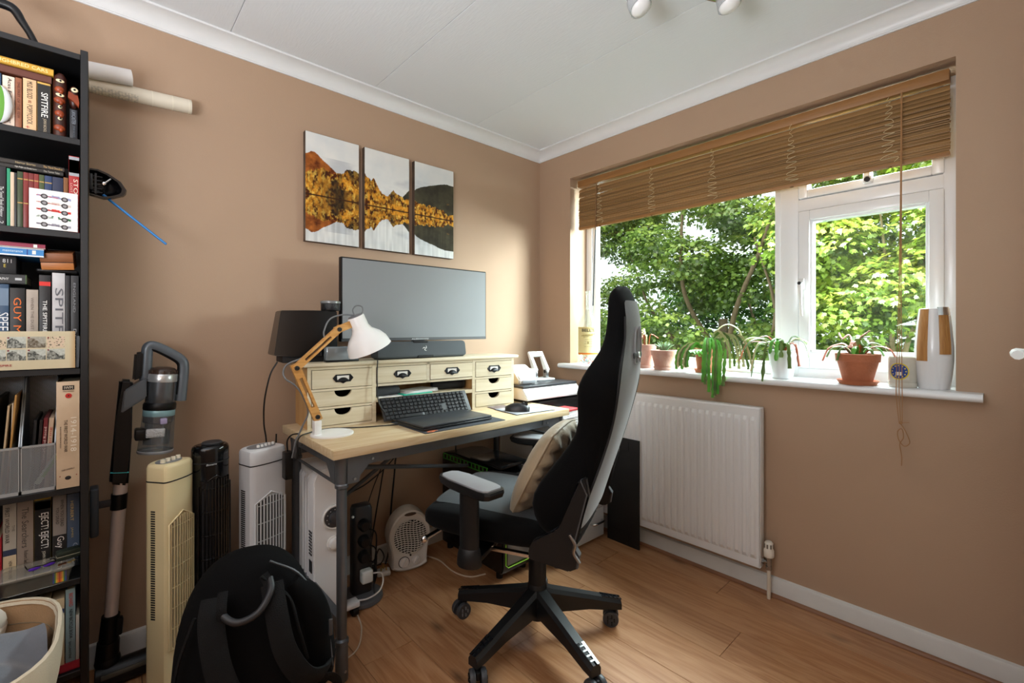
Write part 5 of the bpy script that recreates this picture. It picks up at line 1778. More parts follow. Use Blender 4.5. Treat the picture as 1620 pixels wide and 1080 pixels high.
# base
mb = MB().lathe([(0.036, 0.075), (0.042, 0.08), (0.042, 0.15), (0.036, 0.20), (0.033, 0.205)], 24)
mb.build('hub', PU, ch, 40)
mb = MB().lathe([(0.0335, 0.195), (0.0335, 0.300), (0.030, 0.305), (0.026, 0.306), (0.026, 0.405)], 24)
mb.build('gas_column', PU, ch, 40)
cw = None
for k in range(5):
    a = R(41.8 + 72 * k - 25.5)
    m_ = Matrix.Rotation(a, 4, 'Z')
    mb = MB()
    rings = []
    for x, w, z0, z1 in ((0.028, 0.030, 0.095, 0.190), (0.06, 0.028, 0.098, 0.178), (0.20, 0.024, 0.088, 0.140), (0.30, 0.024, 0.072, 0.112), (0.335, 0.020, 0.066, 0.100)):
        rings.append([m_ @ V(x, y, z) for y, z in ((-w, z0), (w, z0), (w, z1 - 0.012), (w * 0.62, z1), (-w * 0.62, z1), (-w, z1 - 0.012))])
    mb.rings(rings)
    lg = mb.build('leg', PU, ch, 25)
    mb = MB()
    for y in (-1, 1):
        mb.prism([m_ @ V(x, y * w_, z) for x, w_, z in ((0.255, 0.0155, 0.1235), (0.337, 0.0135, 0.102), (0.337, 0.004, 0.1025), (0.255, 0.004, 0.1242))], m_.to_3x3() @ V(0.0006, 0, 0.0025))
    for j in range(4):
        x = 0.268 + j * 0.018
        mb.box(m_ @ V(x, 0, 0.1258 - (x - 0.255) * 0.262), (0.006, 0.024, 0.003), (0, 0.25, a))
    mb.build('foot_pad', M('glossy_foot_pad', '#1a1b1e', 0.15), lg, 30)
    # twin-wheel caster, pivoted to its own angle
    cxy = m_ @ V(0.315, 0, 0)
    ca = R([200, 150, 215, 240, 100][k])
    cm = Matrix.Translation(cxy) @ Matrix.Rotation(ca, 4, 'Z')
    mb = MB().cyl(cm @ V(0, 0, 0.045), cm @ V(0, 0, 0.074), 0.0095, None, 12)
    mb.box(cm @ V(0.012, 0, 0.042), (0.034, 0.014, 0.026), (0, 0, ca), 0.004)
    cs_ = mb.build('caster', PU, ch, 30)
    for s_ in (-1, 1):
        w0, w1 = cm @ V(0.016, s_ * 0.009, 0.0305), cm @ V(0.016, s_ * 0.0275, 0.0305)
        wq = Matrix.Translation(w0) @ (w1 - w0).to_track_quat('Z', 'Y').to_matrix().to_4x4()
        MB().lathe([(0.024, 0), (0.0285, 0.0005), (0.0303, 0.004), (0.0303, 0.0145), (0.0285, 0.018), (0.022, 0.0185), (0.021, 0.0165), (0.006, 0.0165), (0.005, 0.0185), (0, 0.0185)], 24, wq).build('wheel', M('caster_tyre', '#3a3c40', 0.45), cs_, 40)
        mb = MB()
        for j in range(5):
            aa = 2 * PI * j / 5
            mb.box(wq @ V(0.0135 * math.cos(aa), 0.0135 * math.sin(aa), 0.0162), (0.0045, 0.011, 0.011), (0, 0, ca))
        mb.build('wheel_spoke', MGREY if k == 1 else PU, cs_, 0)
# mechanism and levers
mb = MB().b2((-0.10, -0.16, 0.398), (0.10, 0.17, 0.428), 0.004)
mb.b2((-0.06, -0.06, 0.378), (0.06, 0.09, 0.400), 0.006)
mb.build('tilt_mechanism', BLACKP, ch, 30)
MB().b2((-0.232, -0.175, 0.410), (-0.215, 0.15, 0.421), 0.001).build('seat_rail', CHROME, ch, 30)
MB().b2((0.215, -0.175, 0.410), (0.232, 0.15, 0.421), 0.001).build('seat_rail', CHROME, ch, 30)
mb = MB().cyl((-0.10, 0.30, 0.425), (-0.29, 0.31, 0.438), 0.008, None, 12)
mb.ball((-0.295, 0.31, 0.438), 0.013)
mb.build('chrome_lever', CHROME, ch, 40)
MB().tube([(-0.10, 0.11, 0.415), (-0.225, 0.085, 0.422), (-0.265, 0.135, 0.40)], 0.0045, 8).build('lift_lever', CHROME, ch, 40)

# seat
def seat_sec(y, w, zb, zt, zs, n=28):
    """closed section across the seat: raised side bolsters zs over the middle zt"""
    pts = []
    for k in range(n):
        a = 2 * PI * k / n
        c, s_ = math.cos(a), math.sin(a)
        x = w * math.copysign(abs(c) ** 0.55, c)
        u = abs(x) / w
        top = zt + (zs - zt) * (u ** 2.2)
        mid = (zb + zt) / 2
        z = mid + (top - mid) * abs(s_) ** 0.6 if s_ >= 0 else mid - (mid - zb) * abs(s_) ** 0.6
        pts.append(V(x, y, z))
    return pts


mb = MB().rings([seat_sec(-0.195, 0.175, 0.44, 0.48, 0.49), seat_sec(-0.185, 0.20, 0.43, 0.50, 0.52), seat_sec(-0.10, 0.235, 0.425, 0.505, 0.545), seat_sec(0.05, 0.262, 0.428, 0.51, 0.55),
                 seat_sec(0.20, 0.265, 0.43, 0.522, 0.555), seat_sec(0.30, 0.26, 0.435, 0.530, 0.545), seat_sec(0.345, 0.245, 0.45, 0.522, 0.528), seat_sec(0.365, 0.21, 0.465, 0.505, 0.507)])
mb.build('seat', FAB, ch, 70, 1)

ins = []  # paler top layer: light falling on the black seat put into its colour
for y_, zt_, zs_ in ((-0.14, 0.508, 0.535), (0.0, 0.512, 0.546), (0.12, 0.519, 0.55), (0.22, 0.527, 0.551), (0.30, 0.533, 0.546), (0.335, 0.529, 0.536)):
    ins.append([V(0.19 * (k / 6 - 1), y_, zt_ + (zs_ - zt_) * abs(0.74 * (k / 6 - 1)) ** 2.2 + 0.006 - 0.014 * abs(k / 6 - 1) ** 6) for k in range(13)])
MB().rings(ins, False, False).build('seat_top_lit', M('seat_lit_tone', '#23292d', 0.65, bump=0.2, bscale=500, sheen=0.2), ch, 70, 1)

# back: loft of U-shaped sections; f (forward) is local y
def lerp(a, b, t):
    return a + (b - a) * t


KEY = [  # z, back f, half width, pad thickness, bolster forward reach
    (0.455, -0.205, 0.215, 0.060, 0.09), (0.52, -0.222, 0.252, 0.07, 0.155), (0.59, -0.243, 0.266, 0.075, 0.205), (0.655, -0.265, 0.262, 0.075, 0.200), (0.745, -0.296, 0.244, 0.072, 0.155),
    (0.83, -0.322, 0.236, 0.070, 0.118), (0.90, -0.340, 0.250, 0.070, 0.138), (0.96, -0.356, 0.268, 0.070, 0.160), (1.01, -0.366, 0.262, 0.070, 0.150), (1.05, -0.371, 0.232, 0.070, 0.130),
    (1.085, -0.374, 0.185, 0.070, 0.112), (1.13, -0.376, 0.148, 0.072, 0.100), (1.20, -0.374, 0.132, 0.075, 0.092), (1.255, -0.362, 0.115, 0.072, 0.082), (1.288, -0.348, 0.09, 0.058, 0.062), (1.304, -0.336, 0.055, 0.034, 0.034), (1.310, -0.330, 0.022, 0.018, 0.018)]


def bcurve(z, u):
    """how far the back surface curves forward towards its edges: flat low down, round at the neck and head"""
    k = max(0.0, min(1.0, (z - 0.92) / 0.16))
    return lerp(0.018 * abs(u) ** 3, 0.038 * abs(u) ** 2.0, k)


def back_at(z, x, out=0.004):
    for (za, fa, wa, ta, ra), (zb, fb_, wb_, tb, rb_) in zip(KEY, KEY[1:]):
        if za <= z <= zb:
            t = (z - za) / (zb - za)
            w_ = lerp(wa, wb_, t) * 0.97
            return lerp(fa, fb_, t) + bcurve(z, x / w_) - out
    return KEY[-1][1]


rings = []
for z, fb, w, th, re in KEY:
    ring = []
    for k in range(13):                       # back face, right to left
        u = 1 - 2 * k / 12
        ring.append(V(w * u * 0.97, fb + bcurve(z, u), z))
    fr_ = []
    for k in range(15):                       # front face, left to right
        u = -1 + 2 * k / 14
        bol = max(0, (abs(u) - 0.5) / 0.5)
        fwd = th + (re - th) * math.sin(min(1, bol * 1.35) * PI / 2) ** 1.5
        if abs(u) > 0.93:
            fwd *= 0.82
        fr_.append(V(w * u, fb + fwd, z + 0.15 * (fwd - 0.05) * 0))
    ring += fr_
    rings.append(ring)
mb = MB().rings(rings)
# two slots through the neck
bk_ = mb.build('backrest', FAB, ch, 70, 1)
mb = MB()
gr = []
for z, fb, w, th, re in KEY[1:-3]:
    gr.append([V(w * 0.88 * (1 - 2 * k / 12), fb - 0.0035 + bcurve(z, 0.9 * (1 - 2 * k / 12)), z) for k in range(13)])
mb.rings(gr, False, False)
mb.build('back_panel', FABB, bk_, 70, 1)
for s_ in (-1, 1):
    mb = MB()
    sl = [V(-0.045 + a * s_, back_at(z_, -0.045 + a * s_), z_) for a, z_ in ((0.009, 1.045), (0.045, 1.045), (0.041, 1.10), (0.028, 1.150), (0.016, 1.165), (0.009, 1.155))]
    mb.prism(sl, (0.0, 0.010, 0))
    mb.build('neck_slot', M('slot_black', '#030304', 0.5), bk_, 0)
    MB().tube(sl, 0.0042, 8, True).build('slot_rim', M('slot_rim_grey', '#8f9194', 0.3), bk_, 50)
MB().tube([V(x, back_at(1.072, x, 0.006), 1.072) for x in [-0.105 + 0.012 * k for k in range(11)]], 0.01, 8, False, (0.002, 0.010, (0, 1, 0))).build('neck_strap', M('strap_grey', '#2f3033', 0.7), bk_, 60)
MB().box((-0.045, back_at(1.072, -0.045, 0.0075), 1.072), (0.020, 0.004, 0.024), (0, 0, -0.25), 0.0015).build('strap_buckle', CHROME, bk_, 30)
MB().tube(smooth_path([V(0.97 * -w, fb + 0.010 + max(0, bcurve(z, 1) - 0.018), z) for z, fb, w, th, re in KEY[2:-4]], 3), 0.0035, 6).build('seam_piping', BLACKM, bk_, 60)
MB().tube(smooth_path([V(0.97 * w, fb + 0.010 + max(0, bcurve(z, 1) - 0.018), z) for z, fb, w, th, re in KEY[2:-4]], 3), 0.0035, 6).build('seam_piping', BLACKM, bk_, 60)

# side brackets of the recliner
for s_ in (-1, 1):
    mb = MB()
    x0 = 0.268 * s_
    poly = [(-0.07, 0.470), (-0.085, 0.500), (-0.13, 0.520), (-0.155, 0.545), (-0.175, 0.555), (-0.228, 0.700), (-0.252, 0.715), (-0.262, 0.660), (-0.215, 0.500), (-0.232, 0.478), (-0.225, 0.438), (-0.20, 0.424), (-0.07, 0.440)]
    mb.prism([V(x0, f, z) for f, z in poly], (0.026 * s_, 0, 0))
    bmesh.ops.bevel(mb.bm, geom=list(mb.bm.edges), offset=0.004, segments=2, affect='EDGES')
    o = mb.build('recliner_bracket', PU, ch, 30)
    MB().tube([V(x0 + 0.016 * s_, f - 0.001, z) for f, z in ((-0.236, 0.706), (-0.255, 0.665), (-0.214, 0.505), (-0.231, 0.480), (-0.224, 0.440))], 0.01, 6, False, (0.0035, 0.014, (0, -1, 0))).build('bracket_edge', M('bracket_grey', '#4c4e51', 0.4), o, 30)
    if s_ < 0:
        MB().tube(smooth_path([V(x0 - 0.03, -0.205, 0.54), V(x0 - 0.034, -0.222, 0.515), V(x0 - 0.034, -0.218, 0.49), V(x0 - 0.032, -0.236, 0.462)], 5), 0.005, 8).build('recline_handle', STEEL, o, 40)

# arms
for s_, sw, fo_ in ((-1, R(-20), 0.12), (1, R(4), 0.10)):
    px = 0.325 * s_
    mb = MB().rings([[V(px + 0.022 * math.cos(a), fo_ + 0.034 * math.sin(a), z) for a in [2 * PI * k / 18 for k in range(18)]] for z in (0.452, 0.64)])
    post = mb.build('arm_post', PU, ch, 40)
    mb = MB().rings([[V(px + (0.022 + d_) * math.cos(a), fo_ + (0.034 + d_) * math.sin(a), z) for a in [2 * PI * k / 18 for k in range(18)]]
                     for z, d_ in ((0.398, 0.006), (0.403, 0.009), (0.425, 0.008), (0.455, 0.002), (0.457, 0.0))])
    mb.build('post_sleeve', PU, post, 40)
    MB().b2((min(0.08 * s_, px), fo_ - 0.035, 0.408), (max(0.08 * s_, px), fo_ + 0.035, 0.424), 0.003).build('arm_bracket', BLACKP, post, 30)
    pm = Matrix.Translation((px, fo_ - 0.005, 0)) @ Matrix.Rotation(sw * -s_ if s_ < 0 else sw, 4, 'Z')
    if s_ < 0:
        pm = Matrix.Translation((px + 0.0, fo_ - 0.005, 0)) @ Matrix.Rotation(R(-24), 4, 'Z')
    mb = MB()
    outl = [(-0.040, -0.115), (-0.045, -0.09), (-0.045, 0.07), (-0.036, 0.125), (-0.02, 0.142), (0.02, 0.142), (0.036, 0.125), (0.045, 0.07), (0.045, -0.09), (0.040, -0.115), (0.028, -0.128), (-0.028, -0.128)]
    mb.rings([[pm @ V(a * s1, b * s1, z) for a, b in outl] for z, s1 in ((0.638, 0.80), (0.645, 0.95), (0.660, 1.0), (0.668, 0.98))])
    pad = mb.build('arm_pad', PU, ch, 30)
    MB().rings([[pm @ V(a * s1, b * s1, z) for a, b in outl] for z, s1 in ((0.666, 0.90), (0.672, 0.89), (0.674, 0.82))]).build('pad_top', M('pad_grey', '#94969a', 0.5), pad, 30)

# cushion
CUSH = M('beige_satin', '#a8977c', 0.5, var=0.06, vscale=10, sheen=0.3, bump=0.15, bscale=60)
cq = Matrix.Translation((-0.955, -0.915, 0)) @ Matrix.Rotation(R(26), 4, 'Z')
cush = thing('cushion', 'beige satin cushion leaning against the back of the gaming chair', 'cushion', cq @ V(0.0, -0.030, 0.648))
cush.rotation_euler = (Matrix.Rotation(R(26), 3, 'Z') @ Matrix.Rotation(R(90 + 27), 3, 'X')).to_euler()
n = 34
for side in (1,):
    mb = MB()
    top, bot = [], []
    for i in range(n + 1):
        rt, rb = [], []
        for j in range(n + 1):
            u, v = i / n * 2 - 1, j / n * 2 - 1
            pinch = 1 - 0.10 * (1 - (1 - abs(u) ** 2) * 1.0) * (1 - abs(v)) * 0 - 0.07 * (u * u) * (1 - v * v) * 0
            x = 0.185 * u * math.sqrt(1 - 0.22 * v * v)
            y = 0.185 * v * math.sqrt(1 - 0.22 * u * u)
            h_ = 0.060 * ((1 - abs(u) ** 2.4) * (1 - abs(v) ** 2.4)) ** 0.45
            wr = 0.011 * math.sin(11 * u + 6 * v * v) * math.sin(9 * v) * (abs(u) ** 1.5 + abs(v) ** 1.5)
            # deep creases running in from the visible edge
            cr = -0.020 * sum(math.exp(-((v - c_ - 0.1 * abs(u)) / 0.05) ** 2) for c_ in (-0.72, -0.38, -0.05, 0.22, 0.55)) * max(0, (abs(u) - 0.3) / 0.7)
            rt.append(V(x, y, h_ + (wr + cr) * (h_ / 0.060 + 0.15)))
            rb.append(V(x, y, -h_))
        top.append(rt)
        bot.append(rb)
    mb.rings(top, False, False)
    mb.rings(bot, False, False)
    bmesh.ops.remove_doubles(mb.bm, verts=mb.bm.verts, dist=0.0008)
    mb.build('cushion_cover', CUSH, cush, 80, 1)
edge = [V(0.185 * a * math.sqrt(1 - 0.22 * b * b), 0.185 * b * math.sqrt(1 - 0.22 * a * a), 0) for a, b in [(-1, -1), (-1, -0.5), (-1, 0), (-1, 0.5), (-1, 1), (-0.5, 1), (0, 1), (0.5, 1), (1, 1), (1, 0.5), (1, 0), (1, -0.5), (1, -1), (0.5, -1), (0, -1), (-0.5, -1)]]
MB().tube(edge, 0.004, 6, True).build('piping', CUSH, cush, 60)
MB().box((-0.12, 0.02, -0.050), (0.006, 0.05, 0.003), (0.2, 0, 0.2)).build('zip_pull', CHROME, cush, 30)

# ------------------------------------------------------------------ under and beside the desk
RADW = M('radiator_white', '#e6e7e8', 0.3)
orad = thing('oil_heater', 'white oil filled heater with a round dial under the left of the desk', 'heater', (-1.515, -0.20, 0), R(-2))
# local: front panel faces -y
mb = MB().rings([[V(a, -0.155, b) for a, b in rect] for rect in [[(-0.062, 0.060), (0.062, 0.060), (0.062, 0.585), (0.05, 0.612), (0.03, 0.622), (-0.03, 0.622), (-0.05, 0.612), (-0.062, 0.585)]]] +
                [[V(a, -0.10, b) for a, b in [(-0.066, 0.060), (0.066, 0.060), (0.066, 0.585), (0.054, 0.612), (0.033, 0.624), (-0.033, 0.624), (-0.054, 0.612), (-0.066, 0.585)]]])
bmesh.ops.bevel(mb.bm, geom=[e for e in mb.bm.edges], offset=0.004, segments=2, affect='EDGES')
mb.build('control_housing', RADW, orad, 30)
for k in range(6):
    y = -0.088 + k * 0.036
    mb = MB().rings([[V(a * s_, y + dy, 0.33 + (b - 0.33) * (1 - (1 - s_) * 0.4)) for a, b in rr_] for dy, s_, rr_ in
                     [(dy, s_, [(-0.066, 0.07), (-0.05, 0.055), (0.05, 0.055), (0.066, 0.07), (0.066, 0.58), (0.05, 0.605), (-0.05, 0.605), (-0.066, 0.58)]) for dy, s_ in ((-0.013, 0.8), (-0.006, 1.0), (0.006, 1.0), (0.013, 0.8))]])
    mb.build('fin', RADW, orad, 30)
MB().b2((-0.058, -0.09, 0.585), (0.058, 0.10, 0.612), 0.006).build('top_cover', RADW, orad, 30)
qd = Matrix.Translation((0.012, -0.1575, 0.435)) @ Matrix.Rotation(R(90), 4, 'X')
MB().lathe([(0.047, 0), (0.047, 0.008), (0.043, 0.011), (0.040, 0.0085), (0.0, 0.0085)], 32, qd).build('dial_ring', WHITEP, orad, 40)
d_ = MB().lathe([(0.039, 0.0086), (0.038, 0.011), (0.0, 0.011)], 32, qd).build('dial_face', M('dial_dark', '#33353a', 0.4), orad, 40)
MB().lathe([(0.023, 0.011), (0.022, 0.024), (0.019, 0.026), (0.0, 0.026)], 28, qd).build('dial_knob', M('dial_knob', '#3c3e43', 0.4), d_, 40)
mb = MB()
for k in range(9):
    a = R(-40 + 32.5 * k)
    mb.ball(qd @ V(0.030 * math.cos(a), 0.030 * math.sin(a), 0.0112), 0.0018, None, None, 6)
mb.build('dial_marks', ink('#e4e4e4'), d_, 40)
qd = Matrix.Translation((0.012, -0.1575, 0.333)) @ Matrix.Rotation(R(90), 4, 'X')
MB().lathe([(0.029, 0), (0.028, 0.005), (0.022, 0.006), (0.0205, 0.018), (0.018, 0.020), (0.0, 0.020)], 28, qd).build('switch_knob', WHITEP, orad, 40)
mb = MB()
for k in range(8):
    mb.b2((-0.0675, -0.142, 0.385 - k * 0.012), (-0.0655, -0.112, 0.390 - k * 0.012))
mb.b2((-0.0675, -0.142, 0.235), (-0.0655, -0.115, 0.28))
mb.build('side_grille', DGREY, orad, 0)
for yy in (-0.125, 0.09):
    ft = MB().b2((-0.115, yy - 0.025, 0.040), (0.120, yy + 0.025, 0.062), 0.006).build('foot', RADW, orad, 30)
    for xx in (-0.10, 0.105):
        MB().cyl((xx - 0.011, yy, 0.022), (xx + 0.011, yy, 0.022), 0.022, None, 18).build('caster', BLACKP, ft, 40)

tw = thing('socket_tower', 'black upright extension tower full of plugs on a grey round base', 'extension lead', (-1.345, -0.235, 0), R(-6))
MB().lathe([(0.085, 0), (0.092, 0.004), (0.090, 0.018), (0.075, 0.030), (0.05, 0.036), (0, 0.036)], 32).build('base', M('base_slate', '#5a5c60', 0.4), tw, 40)
mb = MB().rings([rr(0.042, 0.032, 0.018, 0.03), rr(0.042, 0.032, 0.018, 0.39), rr(0.037, 0.027, 0.016, 0.404), rr(0.02, 0.012, 0.01, 0.408)])
mb.build('tower_body', M('tower_black', '#202125', 0.35), tw, 40)
for k, zz in enumerate((0.33, 0.262, 0.196)):
    pl = MB().rings([[V(x * s1, y_, zz + z * s1) for x, z in [(0.026 * math.cos(a), 0.026 * math.sin(a)) for a in [2 * PI * j / 12 for j in range(12)]]] for y_, s1 in ((-0.031, 1.0), (-0.055, 0.95), (-0.064, 0.7))]).build('plug', BLACKP, tw, 40)
    MB().tube(smooth_path([(0.012, -0.055, zz - 0.012), (0.038, -0.068, zz - 0.03), (0.05, -0.05, zz - 0.09), (0.042, -0.04, max(0.06, zz - 0.22)), (0.03, -0.08, 0.05)], 5), 0.003, 6).build('plug_lead', BLACKP, pl, 60)
pl = MB().box((0.006, -0.052, 0.118), (0.048, 0.040, 0.052), None, 0.008, 3).build('plug', M('white_plug', '#dfe6e6', 0.3), tw, 40)
MB().tube(smooth_path([(0.03, -0.06, 0.125), (0.062, -0.07, 0.12), (0.072, -0.07, 0.085), (0.05, -0.085, 0.055), (0.0, -0.09, 0.042), (-0.05, -0.07, 0.040)], 5), 0.0032, 6).build('plug_lead', WHITEP, pl, 60)
MB().ball((-0.044, -0.03, 0.37), 0.006).build('power_light', ink('#d6dcde'), tw, 60)

FANW = M('fan_white', '#dddcd8', 0.35)
fh = thing('fan_heater', 'small white round fan heater on the floor against the wall', 'heater', (-1.06, -0.125, 0), R(-14))
outl = []
for k in range(40):
    a = 2 * PI * k / 40
    x, z = 0.102 * math.cos(a), 0.168 + 0.112 * math.sin(a)
    if math.sin(a) > 0.4:
        z += 0.016 * (math.sin(a) - 0.4)
    if math.sin(a) < -0.45:
        t_ = (-math.sin(a) - 0.45) / 0.55
        x = math.copysign(lerp(abs(x), 0.088 * min(1, (abs(math.cos(a)) + 0.001) / 0.6), min(1, t_ * 1.6)), x)
        z = lerp(z, 0.0, t_ ** 0.7)
    outl.append((x, z))
mb = MB().rings([[V(a * s1, y, 0.15 + (b - 0.15) * s1 if s1 < 1 else b) for a, b in outl] for y, s1 in ((-0.050, 0.90), (-0.058, 0.93), (-0.052, 0.985), (-0.035, 1.0), (0.03, 1.0), (0.05, 0.93))])
for v in mb.bm.verts:
    v.co.z = max(v.co.z, 0.0)
mb.build('casing', FANW, fh, 35)
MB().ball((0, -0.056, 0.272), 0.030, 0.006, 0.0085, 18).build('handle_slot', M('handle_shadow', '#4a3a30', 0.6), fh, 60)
MB().cyl((0, -0.056, 0.165), (0, -0.0605, 0.165), 0.078, 0.078, 36).build('grille_back', BLACKM, fh, 30)
mb = MB()
for k in range(15):
    zz = 0.165 - 0.072 + 0.0103 * k
    hw2 = math.sqrt(max(0.0003, 0.079 ** 2 - (zz - 0.165) ** 2))
    pts = [V(hw2 * (j / 6 - 1), -0.0615, zz + 0.005 * math.sin(j / 12 * 2 * PI)) for j in range(13)]
    mb.tube(pts, 0.0024, 5)
for k in range(9):
    xx = -0.064 + 0.016 * k
    hh2 = math.sqrt(max(0.0003, 0.079 ** 2 - xx ** 2))
    mb.tube([V(xx + 0.004 * math.sin(j / 8 * 2 * PI), -0.0618, 0.165 + hh2 * (j / 4 - 1)) for j in range(9)], 0.0017, 5)
g_ = mb.build('grille', FANW, fh, 40)
g_['kind'] = 'stuff'
for xx, r_ in ((-0.030, 0.024), (0.028, 0.018)):
    q_ = Matrix.Translation((xx, -0.052, 0.046)) @ Matrix.Rotation(R(90), 4, 'X')
    MB().lathe([(r_ + 0.003, 0), (r_ + 0.003, 0.002)], 24, q_).build('dial_scale', DGREY if xx < 0 else FANW, fh, 40)
    mb = MB().lathe([(r_, 0.002), (r_ * 0.92, 0.010), (0, 0.010)], 24, q_)
    mb.box(q_ @ V(0, 0, 0.013), (0.007, 0.008, r_ * 1.7), (0, R(30), 0), 0.001)
    mb.build('control_knob', WHITEP, fh, 40)
MB().cyl((0.001, -0.052, 0.075), (0.001, -0.0575, 0.075), 0.0042, None, 12).build('indicator', BLACKP, fh, 40)

wp = thing('mains_plug', 'white mains plug with its cable lying on the floor by the fan heater', 'plug', (-1.185, -0.125, 0), R(-20))
MB().box((0, 0, 0.012), (0.062, 0.05, 0.022), None, 0.008, 3).build('plug_body', WHITEP, wp, 40)
mb = MB()
for a, b in ((0.0, 0.012), (-0.012, -0.008), (0.012, -0.008)):
    mb.b2((a - 0.003, b - 0.002, 0.022), (a + 0.003, b + 0.002, 0.040))
mb.build('pins', M('plug_brass', '#c0a565', 0.3, 1.0), wp, 0)
MB().tube(smooth_path([(-0.025, 0, 0.012), (-0.06, 0.01, 0.014), (-0.075, 0.06, 0.03), (-0.05, 0.10, 0.05), (-0.01, 0.11, 0.012), (0.03, 0.10, 0.004)], 5), 0.0034, 6).build('cable', WHITEP, wp, 60)

# cables on the wall and floor
def cable(label, pts, r, mat, group='loose cables under the desk'):
    o = MB().tube(smooth_path(pts, 6), r, 6).build('cable', mat, None, 60)
    return tag(o, label, 'cable', group)


CB = M('cable_black', '#141414', 0.5)
cable('black cable hanging from the desk frame straight down behind the fan heater', [(-1.04, -0.10, 0.70), (-1.08, -0.06, 0.55), (-1.085, -0.04, 0.42), (-1.10, -0.035, 0.25), (-1.11, -0.04, 0.08), (-1.14, -0.055, 0.006)], 0.0045, CB)
cable('thin black cable slanting from the desk frame down to the socket tower', [(-1.04, -0.10, 0.70), (-1.10, -0.07, 0.60), (-1.20, -0.08, 0.44), (-1.28, -0.14, 0.32), (-1.31, -0.20, 0.24)], 0.0024, CB)
cable('black cable curving from the desk frame to the floor left of the fan heater', [(-1.05, -0.10, 0.70), (-1.13, -0.05, 0.52), (-1.16, -0.035, 0.36), (-1.19, -0.035, 0.20), (-1.22, -0.05, 0.05), (-1.20, -0.09, 0.007)], 0.0035, CB)
cable('black cable looping along the apron and down behind the chair', [(-1.05, -0.10, 0.70), (-0.98, -0.07, 0.63), (-0.86, -0.05, 0.62), (-0.74, -0.05, 0.66), (-0.71, -0.04, 0.52), (-0.72, -0.035, 0.35), (-0.735, -0.04, 0.1), (-0.74, -0.045, 0.006)], 0.004, CB)
cable('black cable sagging under the cross brace toward the heater', [(-1.02, -0.12, 0.69), (-1.12, -0.10, 0.53), (-1.26, -0.12, 0.45), (-1.40, -0.14, 0.40), (-1.42, -0.08, 0.20), (-1.41, -0.06, 0.006)], 0.003, CB)
cable('tangle of black cable on the floor between tower and fan heater', [(-1.25, -0.05, 0.006), (-1.20, -0.06, 0.05), (-1.17, -0.05, 0.09), (-1.15, -0.06, 0.05), (-1.19, -0.08, 0.03), (-1.26, -0.06, 0.05), (-1.22, -0.045, 0.02), (-1.16, -0.05, 0.012)], 0.003, CB)
cable('white cable running over the floor from the fan heater toward the computer', [(-0.945, -0.11, 0.004), (-0.92, -0.20, 0.004), (-0.93, -0.33, 0.004), (-0.90, -0.42, 0.004), (-0.83, -0.45, 0.004)], 0.0035, M('cable_cream', '#d9c9b4', 0.5))
cable('cream cable curving over the floor beside the front desk leg', [(-1.405, -0.33, 0.004), (-1.43, -0.43, 0.004), (-1.49, -0.53, 0.004), (-1.565, -0.56, 0.004)], 0.003, M('cable_cream', '#d9c9b4', 0.5))
cable('black cable hanging down the back left desk leg beside the silver fan', [(-1.655, -0.14, 0.74), (-1.66, -0.15, 0.60), (-1.645, -0.155, 0.45), (-1.66, -0.16, 0.30), (-1.65, -0.165, 0.12), (-1.66, -0.17, 0.006)], 0.003, CB)
cable('black cable draped from the speaker down the wall end of the desk', [(-1.66, -0.175, 1.03), (-1.685, -0.17, 0.98), (-1.70, -0.15, 0.88), (-1.69, -0.10, 0.78), (-1.68, -0.095, 0.70), (-1.685, -0.10, 0.55)], 0.003, CB)
cable('thin black cable across the front of the hutch down to the laptop', [(-1.322, -0.345, 1.03), (-1.328, -0.352, 0.96), (-1.325, -0.36, 0.86), (-1.30, -0.385, 0.805), (-1.275, -0.405, 0.782), (-1.262, -0.43, 0.781)], 0.0025, CB)
cable('black cable lying along the desktop from the laptop past the lamp', [(-1.285, -0.45, 0.7735), (-1.36, -0.425, 0.7735), (-1.43, -0.395, 0.7735), (-1.52, -0.34, 0.7735), (-1.60, -0.36, 0.7735), (-1.652, -0.40, 0.766), (-1.655, -0.40, 0.70)], 0.0026, CB)
pb = thing('power_brick', 'small black power adapter dangling at the left edge of the desk', 'adapter', (-1.668, -0.33, 0.66))
MB().b2((-0.014, -0.02, -0.05), (0.014, 0.02, 0.05), 0.004).build('casing', BLACKP, pb, 30)
MB().tube(smooth_path([(0, 0, 0.05), (-0.004, -0.01, 0.09), (0.008, -0.02, 0.112), (0.035, -0.02, 0.1135)], 5), 0.003, 6).build('lead', BLACKP, pb, 60)

# computer tower
pcx = thing('computer_tower', 'large black computer tower with green trim under the desk behind the chair', 'computer', (-0.72, -0.30, 0), R(0))
GRN = M('green_trim', '#4fae3c', 0.35)
mb = MB()
mb.prism([(-0.10, y, z) for y, z in ((-0.25, 0.03), (-0.262, 0.06), (-0.262, 0.40), (-0.235, 0.47), (-0.10, 0.512), (0.12, 0.52), (0.23, 0.50), (0.23, 0.03))], (0.20, 0, 0))
bmesh.ops.bevel(mb.bm, geom=list(mb.bm.edges), offset=0.006, segments=2, affect='EDGES')
mb.build('case_body', M('pc_black', '#0e0e10', 0.25), pcx, 30)
mb = MB()
for k in range(13):
    y = 0.21 - k * 0.030
    mb.b2((-0.1035, y - 0.0017, 0.475), (-0.099, y + 0.0017, 0.5005))
mb.b2((-0.1035, -0.155, 0.4985), (-0.099, 0.215, 0.502))
mb.b2((-0.1035, -0.155, 0.473), (-0.099, 0.215, 0.4765))
mb.build('green_vents', GRN, pcx, 0)
mb = MB().tube([V(-0.082, -0.263, 0.40), V(-0.082, -0.264, 0.075), V(-0.068, -0.2655, 0.062), V(0.075, -0.2655, 0.062), V(0.085, -0.264, 0.075), V(0.085, -0.263, 0.40)], 0.0022, 6)
mb.build('green_line', M('green_line', '#a7e64a', 0.3), pcx, 40)
